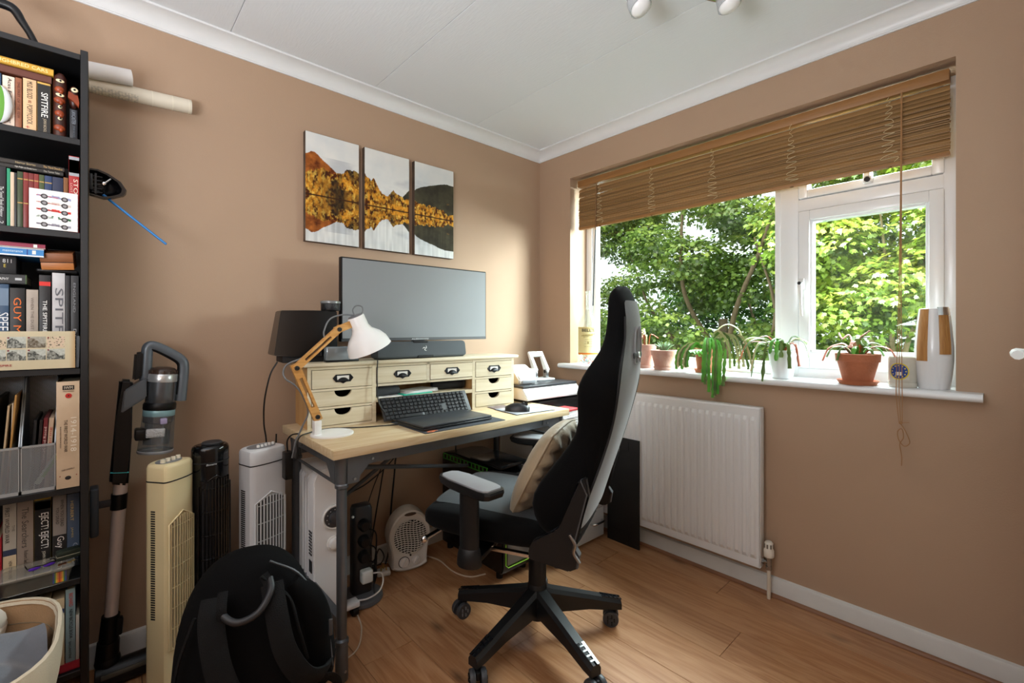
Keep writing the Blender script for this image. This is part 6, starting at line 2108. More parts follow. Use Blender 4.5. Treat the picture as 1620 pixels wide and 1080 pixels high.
MB().b2((-0.072, -0.2635, 0.07), (0.075, -0.258, 0.40), 0.003).build('front_panel', M('pc_steel', '#8a8e94', 0.25, 0.6), pcx, 30)
MB().b2((-0.09, -0.235, 0.505), (0.09, 0.0, 0.525), 0.008).build('top_hood', M('pc_hood', '#1b1c1f', 0.15), pcx, 30)
for xx in (-0.075, 0.075):
    for yy in (-0.21, 0.19):
        MB().cyl((xx, yy, 0), (xx, yy, 0.032), 0.016, None, 14).build('foot', BLACKP, pcx, 40)

# drawer cabinet right of the desk, with printer, papers and punches
CABW = M('cabinet_grey_white', '#c9cacb', 0.4, var=0.02, vscale=6)
cab = thing('drawer_cabinet', 'grey white drawer cabinet between desk and radiator', 'cabinet', (-0.275, -0.35, 0))
MB().b2((-0.175, -0.225, 0.012), (0.178, 0.235, 0.66), 0.002).build('carcass', CABW, cab, 30)
MB().b2((-0.17, -0.21, 0.0), (0.17, 0.22, 0.012)).build('plinth', BLACKM, cab, 0)
for k in range(4):
    z0 = 0.018 + k * 0.160
    dr = MB().b2((-0.173, -0.243, z0), (0.176, -0.2245, z0 + 0.156), 0.002).build('drawer', CABW, cab, 30)
    mb = MB().tube(smooth_path([(0.06, -0.243, z0 + 0.085), (0.065, -0.262, z0 + 0.088), (0.09, -0.268, z0 + 0.09), (0.125, -0.268, z0 + 0.09), (0.15, -0.262, z0 + 0.088), (0.155, -0.243, z0 + 0.085)], 4), 0.007, 8)
    mb.build('handle', BLACKP if k > 1 else CHROME, dr, 50)
pst = thing('paper_stack', 'white paper stack and grey tray on the front of the drawer cabinet', 'papers', (-0.30, -0.50, 0.661))
for k in range(6):
    MB().box((0.004 * math.sin(k * 2.1), 0.004 * math.cos(k * 3.3), 0.003 + 0.0065 * k), (0.22, 0.13, 0.006), (0, 0, R(3 * math.sin(k * 1.7)))).build('sheet', PAPER, pst, 0)
rdb = thing('red_book', 'small red and white book lying on the paper stack beside the chair back', 'book', (-0.36, -0.515, 0.703), R(5))
MB().b2((-0.09, -0.045, 0), (0.09, 0.05, 0.022)).build('pages', PAPER, rdb, 0)
MB().b2((-0.092, -0.047, 0.0222), (0.092, 0.052, 0.032), 0.001).build('cover', ink('#c43a3e'), rdb, 30)
pbx = thing('document_box', 'flat black box under the printer on the drawer cabinet', 'box', (-0.275, -0.27, 0.661))
MB().b2((-0.172, -0.155, 0), (0.172, 0.150, 0.1085), 0.003).build('box_body', BLACKM, pbx, 30)
MB().b2((-0.173, -0.157, 0.07), (0.173, 0.152, 0.1095), 0.003).build('box_lid', BLACKP, pbx, 30)
prn = thing('printer', 'white and black printer right of the hutch by the room corner', 'printer', (-0.315, -0.275, 0.7715), R(-3))
MB().b2((-0.205, -0.135, 0.0), (0.205, 0.15, 0.02), 0.003).build('base', BLACKP, prn, 30)
mb = MB().prism([(-0.21, y, z) for y, z in ((-0.165, 0.012), (-0.165, 0.028), (-0.125, 0.072), (0.155, 0.072), (0.155, 0.012))], (0.42, 0, 0))
bmesh.ops.bevel(mb.bm, geom=list(mb.bm.edges), offset=0.004, segments=2, affect='EDGES')
mb.build('body', WHITEP, prn, 30)
MB().b2((-0.207, -0.128, 0.0715), (0.207, 0.152, 0.085), 0.004).build('scanner_lid', M('printer_lid', '#3c3f44', 0.3), prn, 30)
sl = Vector((0, -0.044, -0.040)).normalized()
MB().prism([V(-0.12, -0.1465, 0.0500), V(-0.02, -0.1465, 0.0500), V(-0.02, -0.1318, 0.0660), V(-0.12, -0.1318, 0.0660)], (0, -0.0012, 0.0012)).build('control_panel', M('panel_grey', '#a9adb2', 0.3), prn, 0)
MB().prism([V(-0.01, -0.1465, 0.0500), V(0.03, -0.1465, 0.0500), V(0.03, -0.1318, 0.0660), V(-0.01, -0.1318, 0.0660)], (0, -0.0012, 0.0012)).build('display', M('lcd_dark', '#5a5e64', 0.2), prn, 0)
zt = 0.7715 + 0.0855
MIDW = M('pale_grey_plastic', '#d9dadb', 0.3)
lbl = thing('label_printer', 'white wedge shaped label printer standing on the printer nearest the hutch', 'label printer', (-0.435, -0.275, zt), R(-8))
mb = MB().prism([(-0.062, y, z) for y, z in ((-0.07, 0.0), (-0.078, 0.03), (-0.03, 0.06), (0.02, 0.098), (0.06, 0.10), (0.07, 0.08), (0.07, 0.0))], (0.124, 0, 0))
bmesh.ops.bevel(mb.bm, geom=list(mb.bm.edges), offset=0.008, segments=3, affect='EDGES')
mb.build('casing', WHITEP, lbl, 30)
MB().b2((-0.045, -0.0815, 0.006), (0.045, -0.074, 0.024), 0.003).build('label_slot', M('slot_grey', '#8d9196', 0.3), lbl, 30)
stp = thing('tape_dispenser', 'small pale grey box dispenser between the label printer and the hole punch', 'dispenser', (-0.335, -0.235, zt), R(-10))
MB().b2((-0.030, -0.035, 0), (0.030, 0.035, 0.072), 0.006).build('casing', MIDW, stp, 30)
MB().cyl((-0.012, -0.036, 0.02), (-0.012, -0.045, 0.02), 0.008, None, 14).build('knob', MGREY, stp, 40)
hpn = thing('hole_punch', 'white lever hole punch standing on the printer nearest the window corner', 'hole punch', (-0.222, -0.235, zt), R(-8))
MB().b2((-0.085, -0.05, 0), (0.060, 0.05, 0.012), 0.004).build('base', MIDW, hpn, 30)
for xx in (-0.050, 0.032):
    MB().b2((xx - 0.010, -0.015, 0.012), (xx + 0.010, 0.02, 0.060), 0.004).build('punch_head', STEEL, hpn, 30)
    MB().cyl((xx - 0.012, 0.0, 0.048), (xx + 0.012, 0.0, 0.048), 0.010, None, 16).build('pivot', BLACKP, hpn, 40)
mb = MB()
for xx in (-0.052, 0.034):
    mb.prism([(xx - 0.009, y, z) for y, z in ((-0.012, 0.045), (-0.018, 0.062), (0.052, 0.165), (0.066, 0.160), (0.02, 0.06))], (0.018, 0, 0))
mb.prism([(-0.060, y, z) for y, z in ((0.036, 0.140), (0.052, 0.166), (0.066, 0.162), (0.052, 0.132))], (0.102, 0, 0))
mb.build('lever', WHITEP, hpn, 30)

bd = thing('black_board', 'tall black card panel leaning upright against the radiator', 'board', (-0.085, -0.715, 0.0))
MB().b2((-0.004, -0.095, 0.0), (0.004, 0.105, 0.572), 0.001).build('panel', M('black_card', '#141415', 0.6, var=0.2, vscale=8), bd, 30)
for z0, s_ in ((0.562, -1), (0.01, 1)):
    MB().tube(smooth_path([(-0.0045, -0.03, z0), (-0.0045, -0.032, z0 + s_ * 0.04), (-0.0045, -0.055 + 0.03, z0 + s_ * 0.055), (-0.0045, 0.03, z0 + s_ * 0.06), (-0.0045, 0.10, z0 + s_ * 0.06)], 4), 0.0012, 5).build('die_cut', M('black_groove', '#050505', 0.7), bd, 50)

# ------------------------------------------------------------------ radiator
rd = thing('radiator', 'white ribbed panel radiator on the wall under the window', 'radiator', (-0.03, -0.92, 0))
ry0, ry1, rz0, rz1 = -0.47, 0.47, 0.125, 0.822
mb = MB()
prof = []
pitch = 0.0335
y = ry0 + 0.012
prof.append((ry0, 0))
while y + pitch < ry1:
    prof += [(y + pitch * 0.02, 0.0), (y + pitch * 0.22, 0.0085), (y + pitch * 0.62, 0.0085), (y + pitch * 0.82, 0.0)]
    y += pitch
prof.append((ry1, 0))
zr = [(rz0, 0.0), (rz0 + 0.035, 0.0), (rz0 + 0.052, 1.0), (rz1 - 0.062, 1.0), (rz1 - 0.045, 0.0), (rz1 - 0.012, 0.0), (rz1 - 0.004, -0.6)]
mb.rings([[V(-0.040 - d * k if k >= 0 else -0.040 + 0.004, yy, zz) for yy, d in prof] for zz, k in zr], False, False)
mb.build('front_panel', RADW, rd, 24)
mb = MB()
mb.b2((-0.039, ry0, rz0), (-0.004, ry1, rz0 + 0.012), 0.002)
mb.b2((-0.039, ry0 + 0.002, rz0 + 0.01), (-0.034, ry1 - 0.002, rz1 - 0.02))
mb.build('back_plate', RADW, rd, 30)
MB().b2((-0.0385, ry0 - 0.002, rz1 - 0.030), (0.006, ry1 + 0.002, rz1 - 0.004), 0.003).build('top_grille', RADW, rd, 30)
for yy in (ry0, ry1):
    MB().b2((-0.040, yy - 0.0025, rz0), (0.004, yy + 0.0025, rz1 - 0.006), 0.001).build('end_panel', RADW, rd, 30)
for yy in (-0.28, 0.28):
    MB().b2((-0.004, yy - 0.02, 0.2), (0.028, yy + 0.02, 0.78)).build('wall_bracket', RADW, rd, 0)
vy = ry0 - 0.030
mb = MB().cyl((-0.020, ry0, 0.155), (-0.020, vy, 0.155), 0.009, None, 14)
mb.cyl((-0.020, ry0 - 0.004, 0.155), (-0.020, ry0 - 0.014, 0.155), 0.0125, None, 6)
mb.cyl((-0.020, vy, 0.135), (-0.020, vy, 0.183), 0.0105, None, 14)
mb.cyl((-0.020, vy, 0.125), (-0.020, vy, 0.142), 0.0125, None, 6)
mb.build('valve_body', M('nickel', '#a8a39c', 0.25, 0.9), rd, 30)
mb = MB().lathe([(0.018, 0.18), (0.0205, 0.184), (0.0205, 0.208), (0.0175, 0.214), (0.0165, 0.240), (0.0125, 0.246), (0, 0.247)], 24, Matrix.Translation((-0.020, vy, 0)))
vh = mb.build('valve_head', M('valve_white', '#e4dccf', 0.4), rd, 40)
mb = MB()
for k in range(8):
    a = 2 * PI * k / 8
    mb.box((-0.020 + 0.0168 * math.cos(a), vy + 0.0168 * math.sin(a), 0.228), (0.003, 0.0065, 0.017), (0, 0, a))
mb.build('head_slots', M('valve_slots', '#7d7468', 0.5), vh, 0)
MB().tube([(-0.020, vy, 0.13), (-0.020, vy, 0.0)], 0.0075, 12).build('feed_pipe', M('painted_pipe', '#d9cdbb', 0.4), rd, 40)

# ------------------------------------------------------------------ three-part canvas on the wall


def lake(uu, v):
    """autumn lake over a width of three panels; uu 0..1 across, v 0..1 up"""
    x = uu * 3.2
    shore = 0.43 + 0.006 * (fbm(x * 5, 0 * x, 77) - 0.5)
    refl = v < shore
    vv = np.where(refl, shore + (shore - v) * 1.15, v)
    wob = np.where(refl, 0.02 * (vnoise(x * 26, v * 90, 5) - 0.5), 0)
    xx = x + wob
    sky = mixc(lin('#c9cfd2'), lin('#e3e2de'), fbm(xx * 2.2, vv * 5, 1) * 1.5)
    sky = mixc(sky, lin('#a9adb4'), np.clip((fbm(xx * 1.6 + 4, vv * 7, 9) - 0.52) * 3, 0, 0.6) * (vv < 0.8))
    h1 = 0.85 - 0.44 * np.clip((uu - 0.03) / 0.36, 0, 1) ** 1.05 + 0.02 * (fbm(xx * 9, 0 * x, 3) - 0.5) - 0.05 * np.exp(-(uu / 0.03) ** 2)
    h2 = 0.44 + 0.25 * np.clip((uu - 0.54) / 0.13, 0, 1) ** 0.8 + 0.14 * np.clip((uu - 0.67) / 0.24, 0, 1) ** 0.7 + 0.015 * (fbm(xx * 7, 0 * x, 13) - 0.5)
    c = sky
    hill2 = mixc(lin('#26231f'), lin('#4a4636'), fbm(xx * 7, vv * 14, 17) * 1.3)
    hill2 = mixc(hill2, lin('#a5752e'), np.clip((fbm(xx * 3, vv * 9, 27) - 0.55) * 8, 0, 1) * (uu > 0.9))
    c = np.where((vv < h2)[:, None], hill2, c)
    hill1 = mixc(lin('#5d2a10'), lin('#b4672a'), (fbm(xx * 10, vv * 22, 21) - 0.25) * 2)
    c = np.where((vv < h1)[:, None], hill1, c)
    tree_top = np.interp(uu, [0, 0.05, 0.10, 0.16, 0.20, 0.27, 0.32, 0.35, 0.40, 0.44, 0.48, 0.50, 0.54, 0.58, 0.62, 0.67, 0.72, 0.80, 0.90, 0.94, 1.0],
                         [0.64, 0.66, 0.70, 0.66, 0.68, 0.75, 0.73, 0.70, 0.70, 0.60, 0.55, 0.55, 0.64, 0.60, 0.57, 0.59, 0.55, 0.54, 0.53, 0.47, 0.50]) + 0.07 * (fbm(xx * 14, 0 * x + 2, 31) - 0.5)
    n = fbm(xx * 20, vv * 26, 41, 4)
    blob = vnoise(xx * 9, vv * 9, 43)
    tree = mixc(lin('#4a200a'), lin('#d9932a'), (n - 0.33) * 3.4)
    tree = mixc(tree, lin('#f2c65a'), np.clip((fbm(xx * 34, vv * 40, 61) - 0.5) * 4, 0, 0.8))
    dark = np.clip((blob - 0.36) * 5, 0, 1) * np.exp(-((uu - 0.22) / 0.12) ** 2) + 0.7 * np.exp(-((uu - 0.53) / 0.025) ** 2) * (vv > shore + 0.06)
    dark = np.maximum(dark, np.exp(-((uu - 0.20) / 0.07) ** 2) * (vv < shore + 0.1))
    tree = mixc(tree, lin('#1d1a16'), np.clip(dark, 0, 0.92))
    c = np.where((vv < tree_top)[:, None], tree, c)
    st = vnoise(x * 30, v * 5, 51)
    water = c * (0.78 + 0.3 * st)[:, None]
    c = np.where(refl[:, None], water, c)
    c[np.abs(v - shore) < 0.006] = lin('#3a2212')
    return c


for k, (x0, x1, l) in enumerate(((-1.508, -1.262, 'left canvas of the lake triptych, with the red hillside'), (-1.2355, -0.993, 'middle canvas of the lake triptych, with the round orange trees'),
                                 (-0.963, -0.716, 'right canvas of the lake triptych, with the dark far hill'))):
    cv = thing('canvas_print', l, 'picture', ((x0 + x1) / 2, -0.002, 1.548), 0, 'three canvas prints of an autumn lake')
    w = x1 - x0
    MB().b2((-w / 2, -0.026, 0), (w / 2, 0, 0.487), 0.002).build('stretcher', M('canvas_edge', '#6f5a48', 0.7, col2='#2f241c', vscale=9), cv, 30)
    print_sheet('printed_face', w - 0.003, 0.484, 130, 250, (lambda kk: (lambda u, v: lake((kk + u * 0.97) / 3, v)))(k), frame((-w / 2 + 0.0015, -0.0265, 0.0015), (1, 0, 0), (0, 0, 1)), cv, PRINT_MATT)

# ------------------------------------------------------------------ ceiling spotlights
cl_ = thing('ceiling_spotlight', 'chrome ceiling light with glass spot heads at the top of the frame', 'lamp', (-0.80, -1.46, 2.32), R(-26))
MB().lathe([(0.055, 0), (0.055, -0.012), (0.045, -0.02), (0, -0.021)], 28).build('ceiling_rose', CHROME, cl_, 40)
mb = MB().cyl((0, 0, -0.02), (0, 0, -0.045), 0.008, None, 12)
mb.tube(smooth_path([(-0.20, 0.09, -0.05), (-0.1, 0.03, -0.048), (0, 0, -0.046), (0.1, -0.03, -0.048), (0.2, -0.09, -0.05)], 6), 0.007, 10)
mb.build('bar', CHROME, cl_, 40)
SPOTG = glassy('spot_glass', '#f4f6f8', 0.25, 0.05, 0.25, '#eef0f2')
for k, (px_, py_, tx, ty, tz) in enumerate(((-0.165, 0.105, 0.25, -0.45, -1.0), (0.03, 0.02, 1.0, -0.2, -0.02), (0.10, 0.0, 0.15, -0.25, -1.0))):
    d = V(tx, ty, tz).normalized()
    p0 = V(px_, py_, -0.072)
    q_ = Matrix.Translation(p0) @ d.to_track_quat('Z', 'Y').to_matrix().to_4x4() @ Matrix.Scale(1.5, 4)
    hd_ = MB().lathe([(0.0, -0.012), (0.014, -0.010), (0.016, 0.012), (0.021, 0.020), (0.024, 0.046), (0.0225, 0.046), (0.019, 0.022)], 24, q_, False).build('spot_head', SPOTG if k != 1 else CHROME, cl_, 40)
    MB().lathe([(0.018, 0.020), (0.0215, 0.044), (0.019, 0.050), (0.010, 0.055), (0.0, 0.056)], 24, q_, False).build('lens', M('frosted_bulb', '#f7f8f9', 0.2), hd_, 40)

# ------------------------------------------------------------------ blind in the window
SLAT = M('bamboo_slat', '#8f6d44', 0.5, var=0.18, vscale=6, stretch=(8, 0.25, 8), rnd=0.22)
DSLAT = M('bamboo_headrail', '#9a6d3e', 0.45, var=0.12, vscale=5, stretch=(8, 0.3, 8))
bln = thing('slatted_blind', 'brown bamboo slatted blind pulled most of the way up the window', 'blind', (0.06, -1.135, 0))
bw = 0.842
MB().b2((-0.022, -bw, 2.042), (0.022, bw, 2.082), 0.003).build('head_rail', DSLAT, bln, 30)
random.seed(11)
NS = 27
z = 2.022
slat_me = None
zs = []
for k in range(NS):
    big = k < 2
    sp = 0.0165 if k < 3 else 0.0078
    zs.append(z)
    z -= sp
sc_ = (2.022 - 1.800) / (zs[0] - zs[-1])
zs = [2.022 - (2.022 - a) * sc_ for a in zs]
for k, zz in enumerate(zs):
    if slat_me is None:
        mb = MB()
        mb.rings([[V(-0.0125, y_, -0.004), V(-0.004, y_, 0.0035), V(0.005, y_, 0.006), V(0.0125, y_, 0.0055), V(0.0125, y_, 0.0042), V(0.004, y_, 0.0042), V(-0.005, y_, 0.001), V(-0.0125, y_, -0.0062)] for y_ in (-bw, 0, bw)])
        o = mb.build('slat', SLAT, bln, 30)
        slat_me = o.data
    else:
        o = link('slat', slat_me, None, bln)
    o.location = (random.uniform(-0.002, 0.002), random.uniform(-0.002, 0.002), zz)
    o.rotation_euler = (R(random.uniform(-0.08, 0.08)), R(-18 + random.uniform(-9, 9)) if k > 2 else R(-35), 0)
MB().b2((-0.012, -bw, 1.778), (0.012, bw, 1.793), 0.003).build('bottom_rail', DSLAT, bln, 30)
CORD = M('blind_cord', '#cdbb95', 0.7)
for y in (0.675, 0.33, 0.0, -0.345, -0.675):
    pts = []
    for k in range(34):
        t = k / 33
        amp = (0.006 + 0.022 * t)
        pts.append(V(-0.018 - 0.006 * random.random(), y + amp * math.sin(k * 1.9 + random.uniform(-0.5, 0.5)), 2.04 - t * 0.245 + random.uniform(-0.006, 0.006)))
    lc = MB().tube(smooth_path(pts, 4), 0.0010, 5).build('ladder_cord', CORD, bln, 60)
    MB().ball((-0.014, y, 1.776), 0.006, 0.008, 0.004, 10).build('cord_button', M('cord_button', '#7a5a34', 0.5), lc, 60)
PC = M('pull_cord', '#a67a50', 0.7)
o = MB()
for dy in (-0.004, 0.0, 0.004):
    o.tube(smooth_path([(-0.03, -0.713 + dy * 0.3, 2.045), (-0.055, -0.714 + dy * 0.5, 1.6), (-0.09, -0.716 + dy, 1.25), (-0.125, -0.718 + dy * 2, 0.965), (-0.1275, -0.719 + dy * 2, 0.91), (-0.115, -0.721 + dy, 0.82)], 5), 0.0012, 6)
o.tube(smooth_path([(-0.115, -0.721, 0.82), (-0.11, -0.735, 0.79), (-0.11, -0.745, 0.755), (-0.11, -0.73, 0.74), (-0.11, -0.715, 0.76), (-0.11, -0.712, 0.79), (-0.11, -0.724, 0.80), (-0.11, -0.728, 0.77), (-0.11, -0.718, 0.745), (-0.10, -0.722, 0.70), (-0.095, -0.721, 0.665)], 5), 0.0015, 6)
o.ball((-0.113, -0.721, 0.823), 0.006)
o.tube([(-0.113, -0.721, 0.823), (-0.118, -0.745, 0.828)], 0.0012, 5)
o.build('pull_cord', PC, bln, 60)
mb = MB().tube([(-0.012, 0.705, 2.04), (-0.018, 0.706, 1.76)], 0.004, 8)
mb.build('tilt_wand', M('wand_brown', '#7f5a35', 0.5), bln, 60)
MB().tube([(-0.018, 0.706, 1.76), (-0.022, 0.712, 1.50), (-0.024, 0.720, 1.30)], 0.004, 8).build('tilt_wand', M('wand_black', '#26282a', 0.4), bln, 60)

# ------------------------------------------------------------------ on the window sill
SZ = 0.9462
BOTG = glassy('bottle_glass', '#fafdf9', 0.14, 0.0, 0.08, '#e9efe6')
bot = thing('spirit_bottle', 'large clear glass spirit bottle with a cream label at the window corner', 'bottle', (0.060, -0.358, SZ))
MB().lathe([(0.0, 0.0), (0.062, 0.0), (0.067, 0.006), (0.067, 0.215), (0.063, 0.245), (0.047, 0.278), (0.025, 0.305), (0.0165, 0.335), (0.0155, 0.43), (0.018, 0.432), (0.018, 0.445), (0.013, 0.446), (0.012, 0.34), (0.0, 0.33)], 40, None, False).build('glass', BOTG, bot, 40)


def bottle_label(u, v):
    c = mixc(lin('#e6d9a4'), lin('#dccb8c'), fbm(u * 6, v * 6, 2))
    c[(v < 0.085) & (v > 0.02)] = lin('#d8742c')
    c[(v > 0.955) & (v < 0.97)] = lin('#b79a4a')
    n = (np.abs(v - 0.66 - 0.12 * u) < 0.018) & (u > 0.2) & (u < 0.8)
    c[n] = lin('#b8a468')
    for vv in (0.55, 0.48, 0.40, 0.30):
        ln = (np.abs(v - vv) < 0.008) & (np.abs(u - 0.5) < 0.16) & (vnoise(u * 60, v * 3, 3) > 0.4)
        c[ln] = lin('#9a8a58')
    c[(np.abs(u - 0.5) < 0.02) & (np.abs(v - 0.43) < 0.03)] = lin('#7a6a3a')
    return c


az0 = R(219 - 62)


def bend_label(u, v):
    a = az0 + u * R(124)
    return np.stack([0.0676 * np.cos(a), 0.0676 * np.sin(a), 0.055 + 0.17 * v], 1)


print_sheet('label', 1, 1, 60, 70, bottle_label, Matrix(), bot, PRINT_MATT, bend_label)


def bend_text(o, r, z0):
    me = o.data
    n = len(me.vertices)
    co = np.empty(n * 3)
    me.vertices.foreach_get('co', co)
    co = co.reshape(-1, 3)
    a = R(219) + co[:, 0] / r
    rr_ = r + co[:, 2]
    out = np.stack([rr_ * np.cos(a), rr_ * np.sin(a), z0 + co[:, 1]], 1)
    me.vertices.foreach_set('co', out.reshape(-1))
    me.update()


bend_text(text("BELL'S", 0.078, 0.018, Matrix(), ink('#2a1f14'), bot, 'lettering', 2, 0.0004, 0.02), 0.0680, 0.205)
bend_text(text('Old Scotch Whisky', 0.060, 0.010, Matrix.Rotation(R(12), 4, 'Z'), ink('#8d7a44'), bot, 'lettering', 2, 0.0003, 0, 0.4), 0.0680, 0.170)
bend_text(text('8', 0.008, 0.012, Matrix(), ink('#8d7a44'), bot, 'lettering'), 0.0680, 0.132)
random.seed(5)
COLS = ['#c8452a', '#d9a22c', '#3f6f9a', '#8a8f94', '#d3cfc4', '#5a7a4a', '#b86a3a', '#dedad2']
tr = thing('trinkets', 'handful of coloured trinkets lying at the bottom of the glass bottle', 'trinkets', (0.060, -0.358, SZ))
for k in range(26):
    a, r_ = random.uniform(0, 2 * PI), 0.048 * math.sqrt(random.random())
    MB().box((r_ * math.cos(a), r_ * math.sin(a), 0.006 + 0.006 * (k // 6)), (0.016, 0.011, 0.007), (random.uniform(-1, 1), random.uniform(-1, 1), random.uniform(0, 3)), 0.002).build('trinket', ink(COLS[k % 8]), tr, 30)

TERRA = M('terracotta', '#b06a48', 0.75, var=0.1, vscale=14, bump=0.15, bscale=120)
TERRAP = M('weathered_terracotta', '#b98370', 0.8, var=0.0, col2='#d3b3a5', vscale=9, bump=0.15, bscale=120)
SOIL = M('soil', '#3a2a1e', 0.95, bump=0.8, bscale=90)


def pot(t, r_top, r_bot, h, mat, saucer=None, rim=True, soil_d=0.016):
    if rim:
        prof = [(0, 0.006), (r_bot, 0.006), (r_top * 0.93, h * 0.74), (r_top, h * 0.745), (r_top * 1.03, h * 0.985), (r_top * 1.0, h), (r_top * 0.90, h), (r_top * 0.88, h - soil_d * 1.3)]
    else:
        prof = [(0, 0.001), (r_bot * 0.97, 0.001), (r_bot, 0.004), (r_top, h - 0.002), (r_top * 0.985, h), (r_top * 0.955, h), (r_top * 0.94, h - soil_d * 1.3)]
    MB().lathe(prof, 40, None, False).build('pot', mat, t, 40)
    MB().lathe([(r_top * 0.91, h - soil_d), (0, h - soil_d + 0.004)], 28, None, False).build('soil', SOIL, t, 60)
    if saucer:
        MB().lathe([(0, 0), (saucer * 0.86, 0), (saucer, 0.016), (saucer * 0.95, 0.016), (saucer * 0.84, 0.005), (0, 0.005)], 40, None, False).build('saucer', mat, t, 40)


def leafmat(name, c1, c2, rough=0.4):
    m = M(name, c1, rough, col2=c2, vscale=14)
    p = m.node_tree.nodes['Principled BSDF']
    p.inputs['Subsurface Weight'].default_value = 0.0
    return m


G1 = leafmat('cactus_green', '#3f8f2a', '#6dbb3c')
G2 = leafmat('cactus_dark_green', '#39571f', '#6b8a3a')
G3 = leafmat('pale_leaf', '#9aa86a', '#cdbf94')
G4 = leafmat('red_tinged_leaf', '#7a4a2a', '#b4532e')
G5 = leafmat('aloe_green', '#5f7f58', '#8faa82')


def chain(pts, w, mat, name, parent, th=0.0035, seglen=0.028, up=(0, 0, 1)):
    """a jointed flat stem as on a Christmas cactus: oval links along a curve"""
    P = smooth_path(pts, 8)
    d = [0]
    for a, b in zip(P, P[1:]):
        d.append(d[-1] + (b - a).length)
    L = d[-1]
    ws = []
    for x in d:
        t = (x / seglen) % 1
        ws.append(w * (0.38 + 0.62 * math.sin(PI * min(1, max(0, t))) ** 0.6))
    mb = MB()
    side0 = None
    rings = []
    for i, p in enumerate(P):
        tg = (P[min(i + 1, len(P) - 1)] - P[max(0, i - 1)]).normalized()
        sd = tg.cross(Vector(up))
        if sd.length < 0.1:
            sd = tg.cross(V(1, 0.3, 0))
        sd.normalize()
        if side0 is not None and sd.dot(side0) < 0:
            sd = -sd
        side0 = sd
        nn = sd.cross(tg)
        rings.append([p + sd * ws[i], p + nn * th, p - sd * ws[i], p - nn * th])
    mb.rings(rings)
    return mb.build(name, mat, parent, 70)


random.seed(21)


def sprawl(t, n, h, reach, mats, z0, seglen, w, up=0.05, drop=0.08, dirs=None):
    for k in range(n):
        a = dirs[k % len(dirs)] + random.uniform(-0.3, 0.3) if dirs else random.uniform(0, 2 * PI)
        r_ = reach * random.uniform(0.6, 1.05)
        c, s_ = math.cos(a), math.sin(a)
        dr = drop * random.uniform(0.3, 1.1)
        u_ = up * random.uniform(0.5, 1.2)
        chain([(0.012 * c, 0.012 * s_, z0 - 0.012), (r_ * 0.35 * c, r_ * 0.35 * s_, z0 + u_), (r_ * 0.8 * c, r_ * 0.8 * s_, z0 + u_ * 0.8), (r_ * c, r_ * s_, z0 + u_ - dr)], w, mats[k % len(mats)], 'stem', t, 0.003, seglen)


# 1 pot partly behind the chair
p1 = thing('potted_plant', 'straggly pale plant in a weathered terracotta pot behind the chair head', 'plant', (0.055, -0.765, SZ))
pot(p1, 0.052, 0.038, 0.128, TERRAP, 0.05)
sprawl(p1, 9, 0.1, 0.075, [G3, G3, G4], 0.13, 0.03, 0.006, 0.07, 0.06)
# 2 small aloe
p2 = thing('potted_aloe', 'small spiky aloe in a squat weathered terracotta pot', 'plant', (0.012, -0.895, SZ))
pot(p2, 0.066, 0.046, 0.103, TERRAP, 0.055)
for k in range(22):
    a = k * 2.4
    tl = 0.35 + 0.55 * (k / 22)
    L = 0.07
    c, s_ = math.cos(a), math.sin(a)
    MB().tube(smooth_path([(0.006 * c, 0.006 * s_, 0.085), (0.03 * tl * c, 0.03 * tl * s_, 0.085 + 0.030), (L * tl * c, L * tl * s_, 0.085 + L * (1.15 - 0.6 * tl))], 3), [0.006, 0.0058, 0.0055, 0.0048, 0.004, 0.0025, 0.0006], 6).build('leaf', G5, p2, 60)
# 3 trailing cactus in a terracotta pot
p3 = thing('trailing_cactus', 'bright green trailing cactus hanging over the sill from a small terracotta pot', 'plant', (0.028, -1.105, SZ))
pot(p3, 0.048, 0.034, 0.118, TERRA, 0.05)
# hanging bundles towards the room (-x) and to both sides
for k in range(10):
    y = -0.03 - 0.012 * k + random.uniform(-0.006, 0.006)
    low = -0.02 - 0.085 * math.exp(-((k - 4.5) / 2.6) ** 2) + random.uniform(-0.015, 0.01)
    chain([(0, -0.01, 0.108), (-0.035, y * 0.6, 0.150 + 0.02 * random.random()), (-0.085, y, 0.115), (-0.100 - 0.004 * (k % 2), y - 0.004, 0.04), (-0.100 - 0.004 * (k % 3), y - 0.002, low)], 0.0085, (G1, G1, G2)[k % 3], 'stem', p3, 0.003, 0.033, (1, 0, 0.1))
for k in range(7):
    y = 0.055 + 0.010 * k
    chain([(0, 0.01, 0.108), (-0.02, y * 0.6, 0.135 + 0.012 * random.random()), (-0.045, y, 0.10), (-0.055, y + 0.008, 0.045), (-0.055, y + 0.004, 0.008 + 0.022 * random.random())], 0.0075, (G1, G2, G3)[k % 3], 'stem', p3, 0.003, 0.03, (1, 0, 0.1))
for k in range(6):
    y = -0.13 - 0.02 * k
    chain([(0, -0.01, 0.108), (-0.01, y * 0.45, 0.20 - 0.008 * k), (-0.02, y * 0.8, 0.175), (-0.03, y, 0.11 - 0.012 * k), (-0.032, y - 0.004, 0.03 + 0.01 * (k % 2))], 0.0065, (G3, G2, G3)[k % 3], 'stem', p3, 0.0028, 0.03, (1, 0, 0.1))
chain([(0, -0.02, 0.11), (-0.01, -0.06, 0.20), (0.0, -0.11, 0.235), (0.0, -0.16, 0.21), (-0.01, -0.175, 0.17)], 0.007, G3, 'stem', p3, 0.0028, 0.022)
for k in range(4):
    chain([(-0.02, -0.005, 0.112), (-0.07, -0.01 + 0.016 * k, 0.108), (-0.085, -0.035 + 0.02 * k, 0.075 + 0.008 * k)], 0.008, G1, 'stem', p3, 0.003, 0.026)
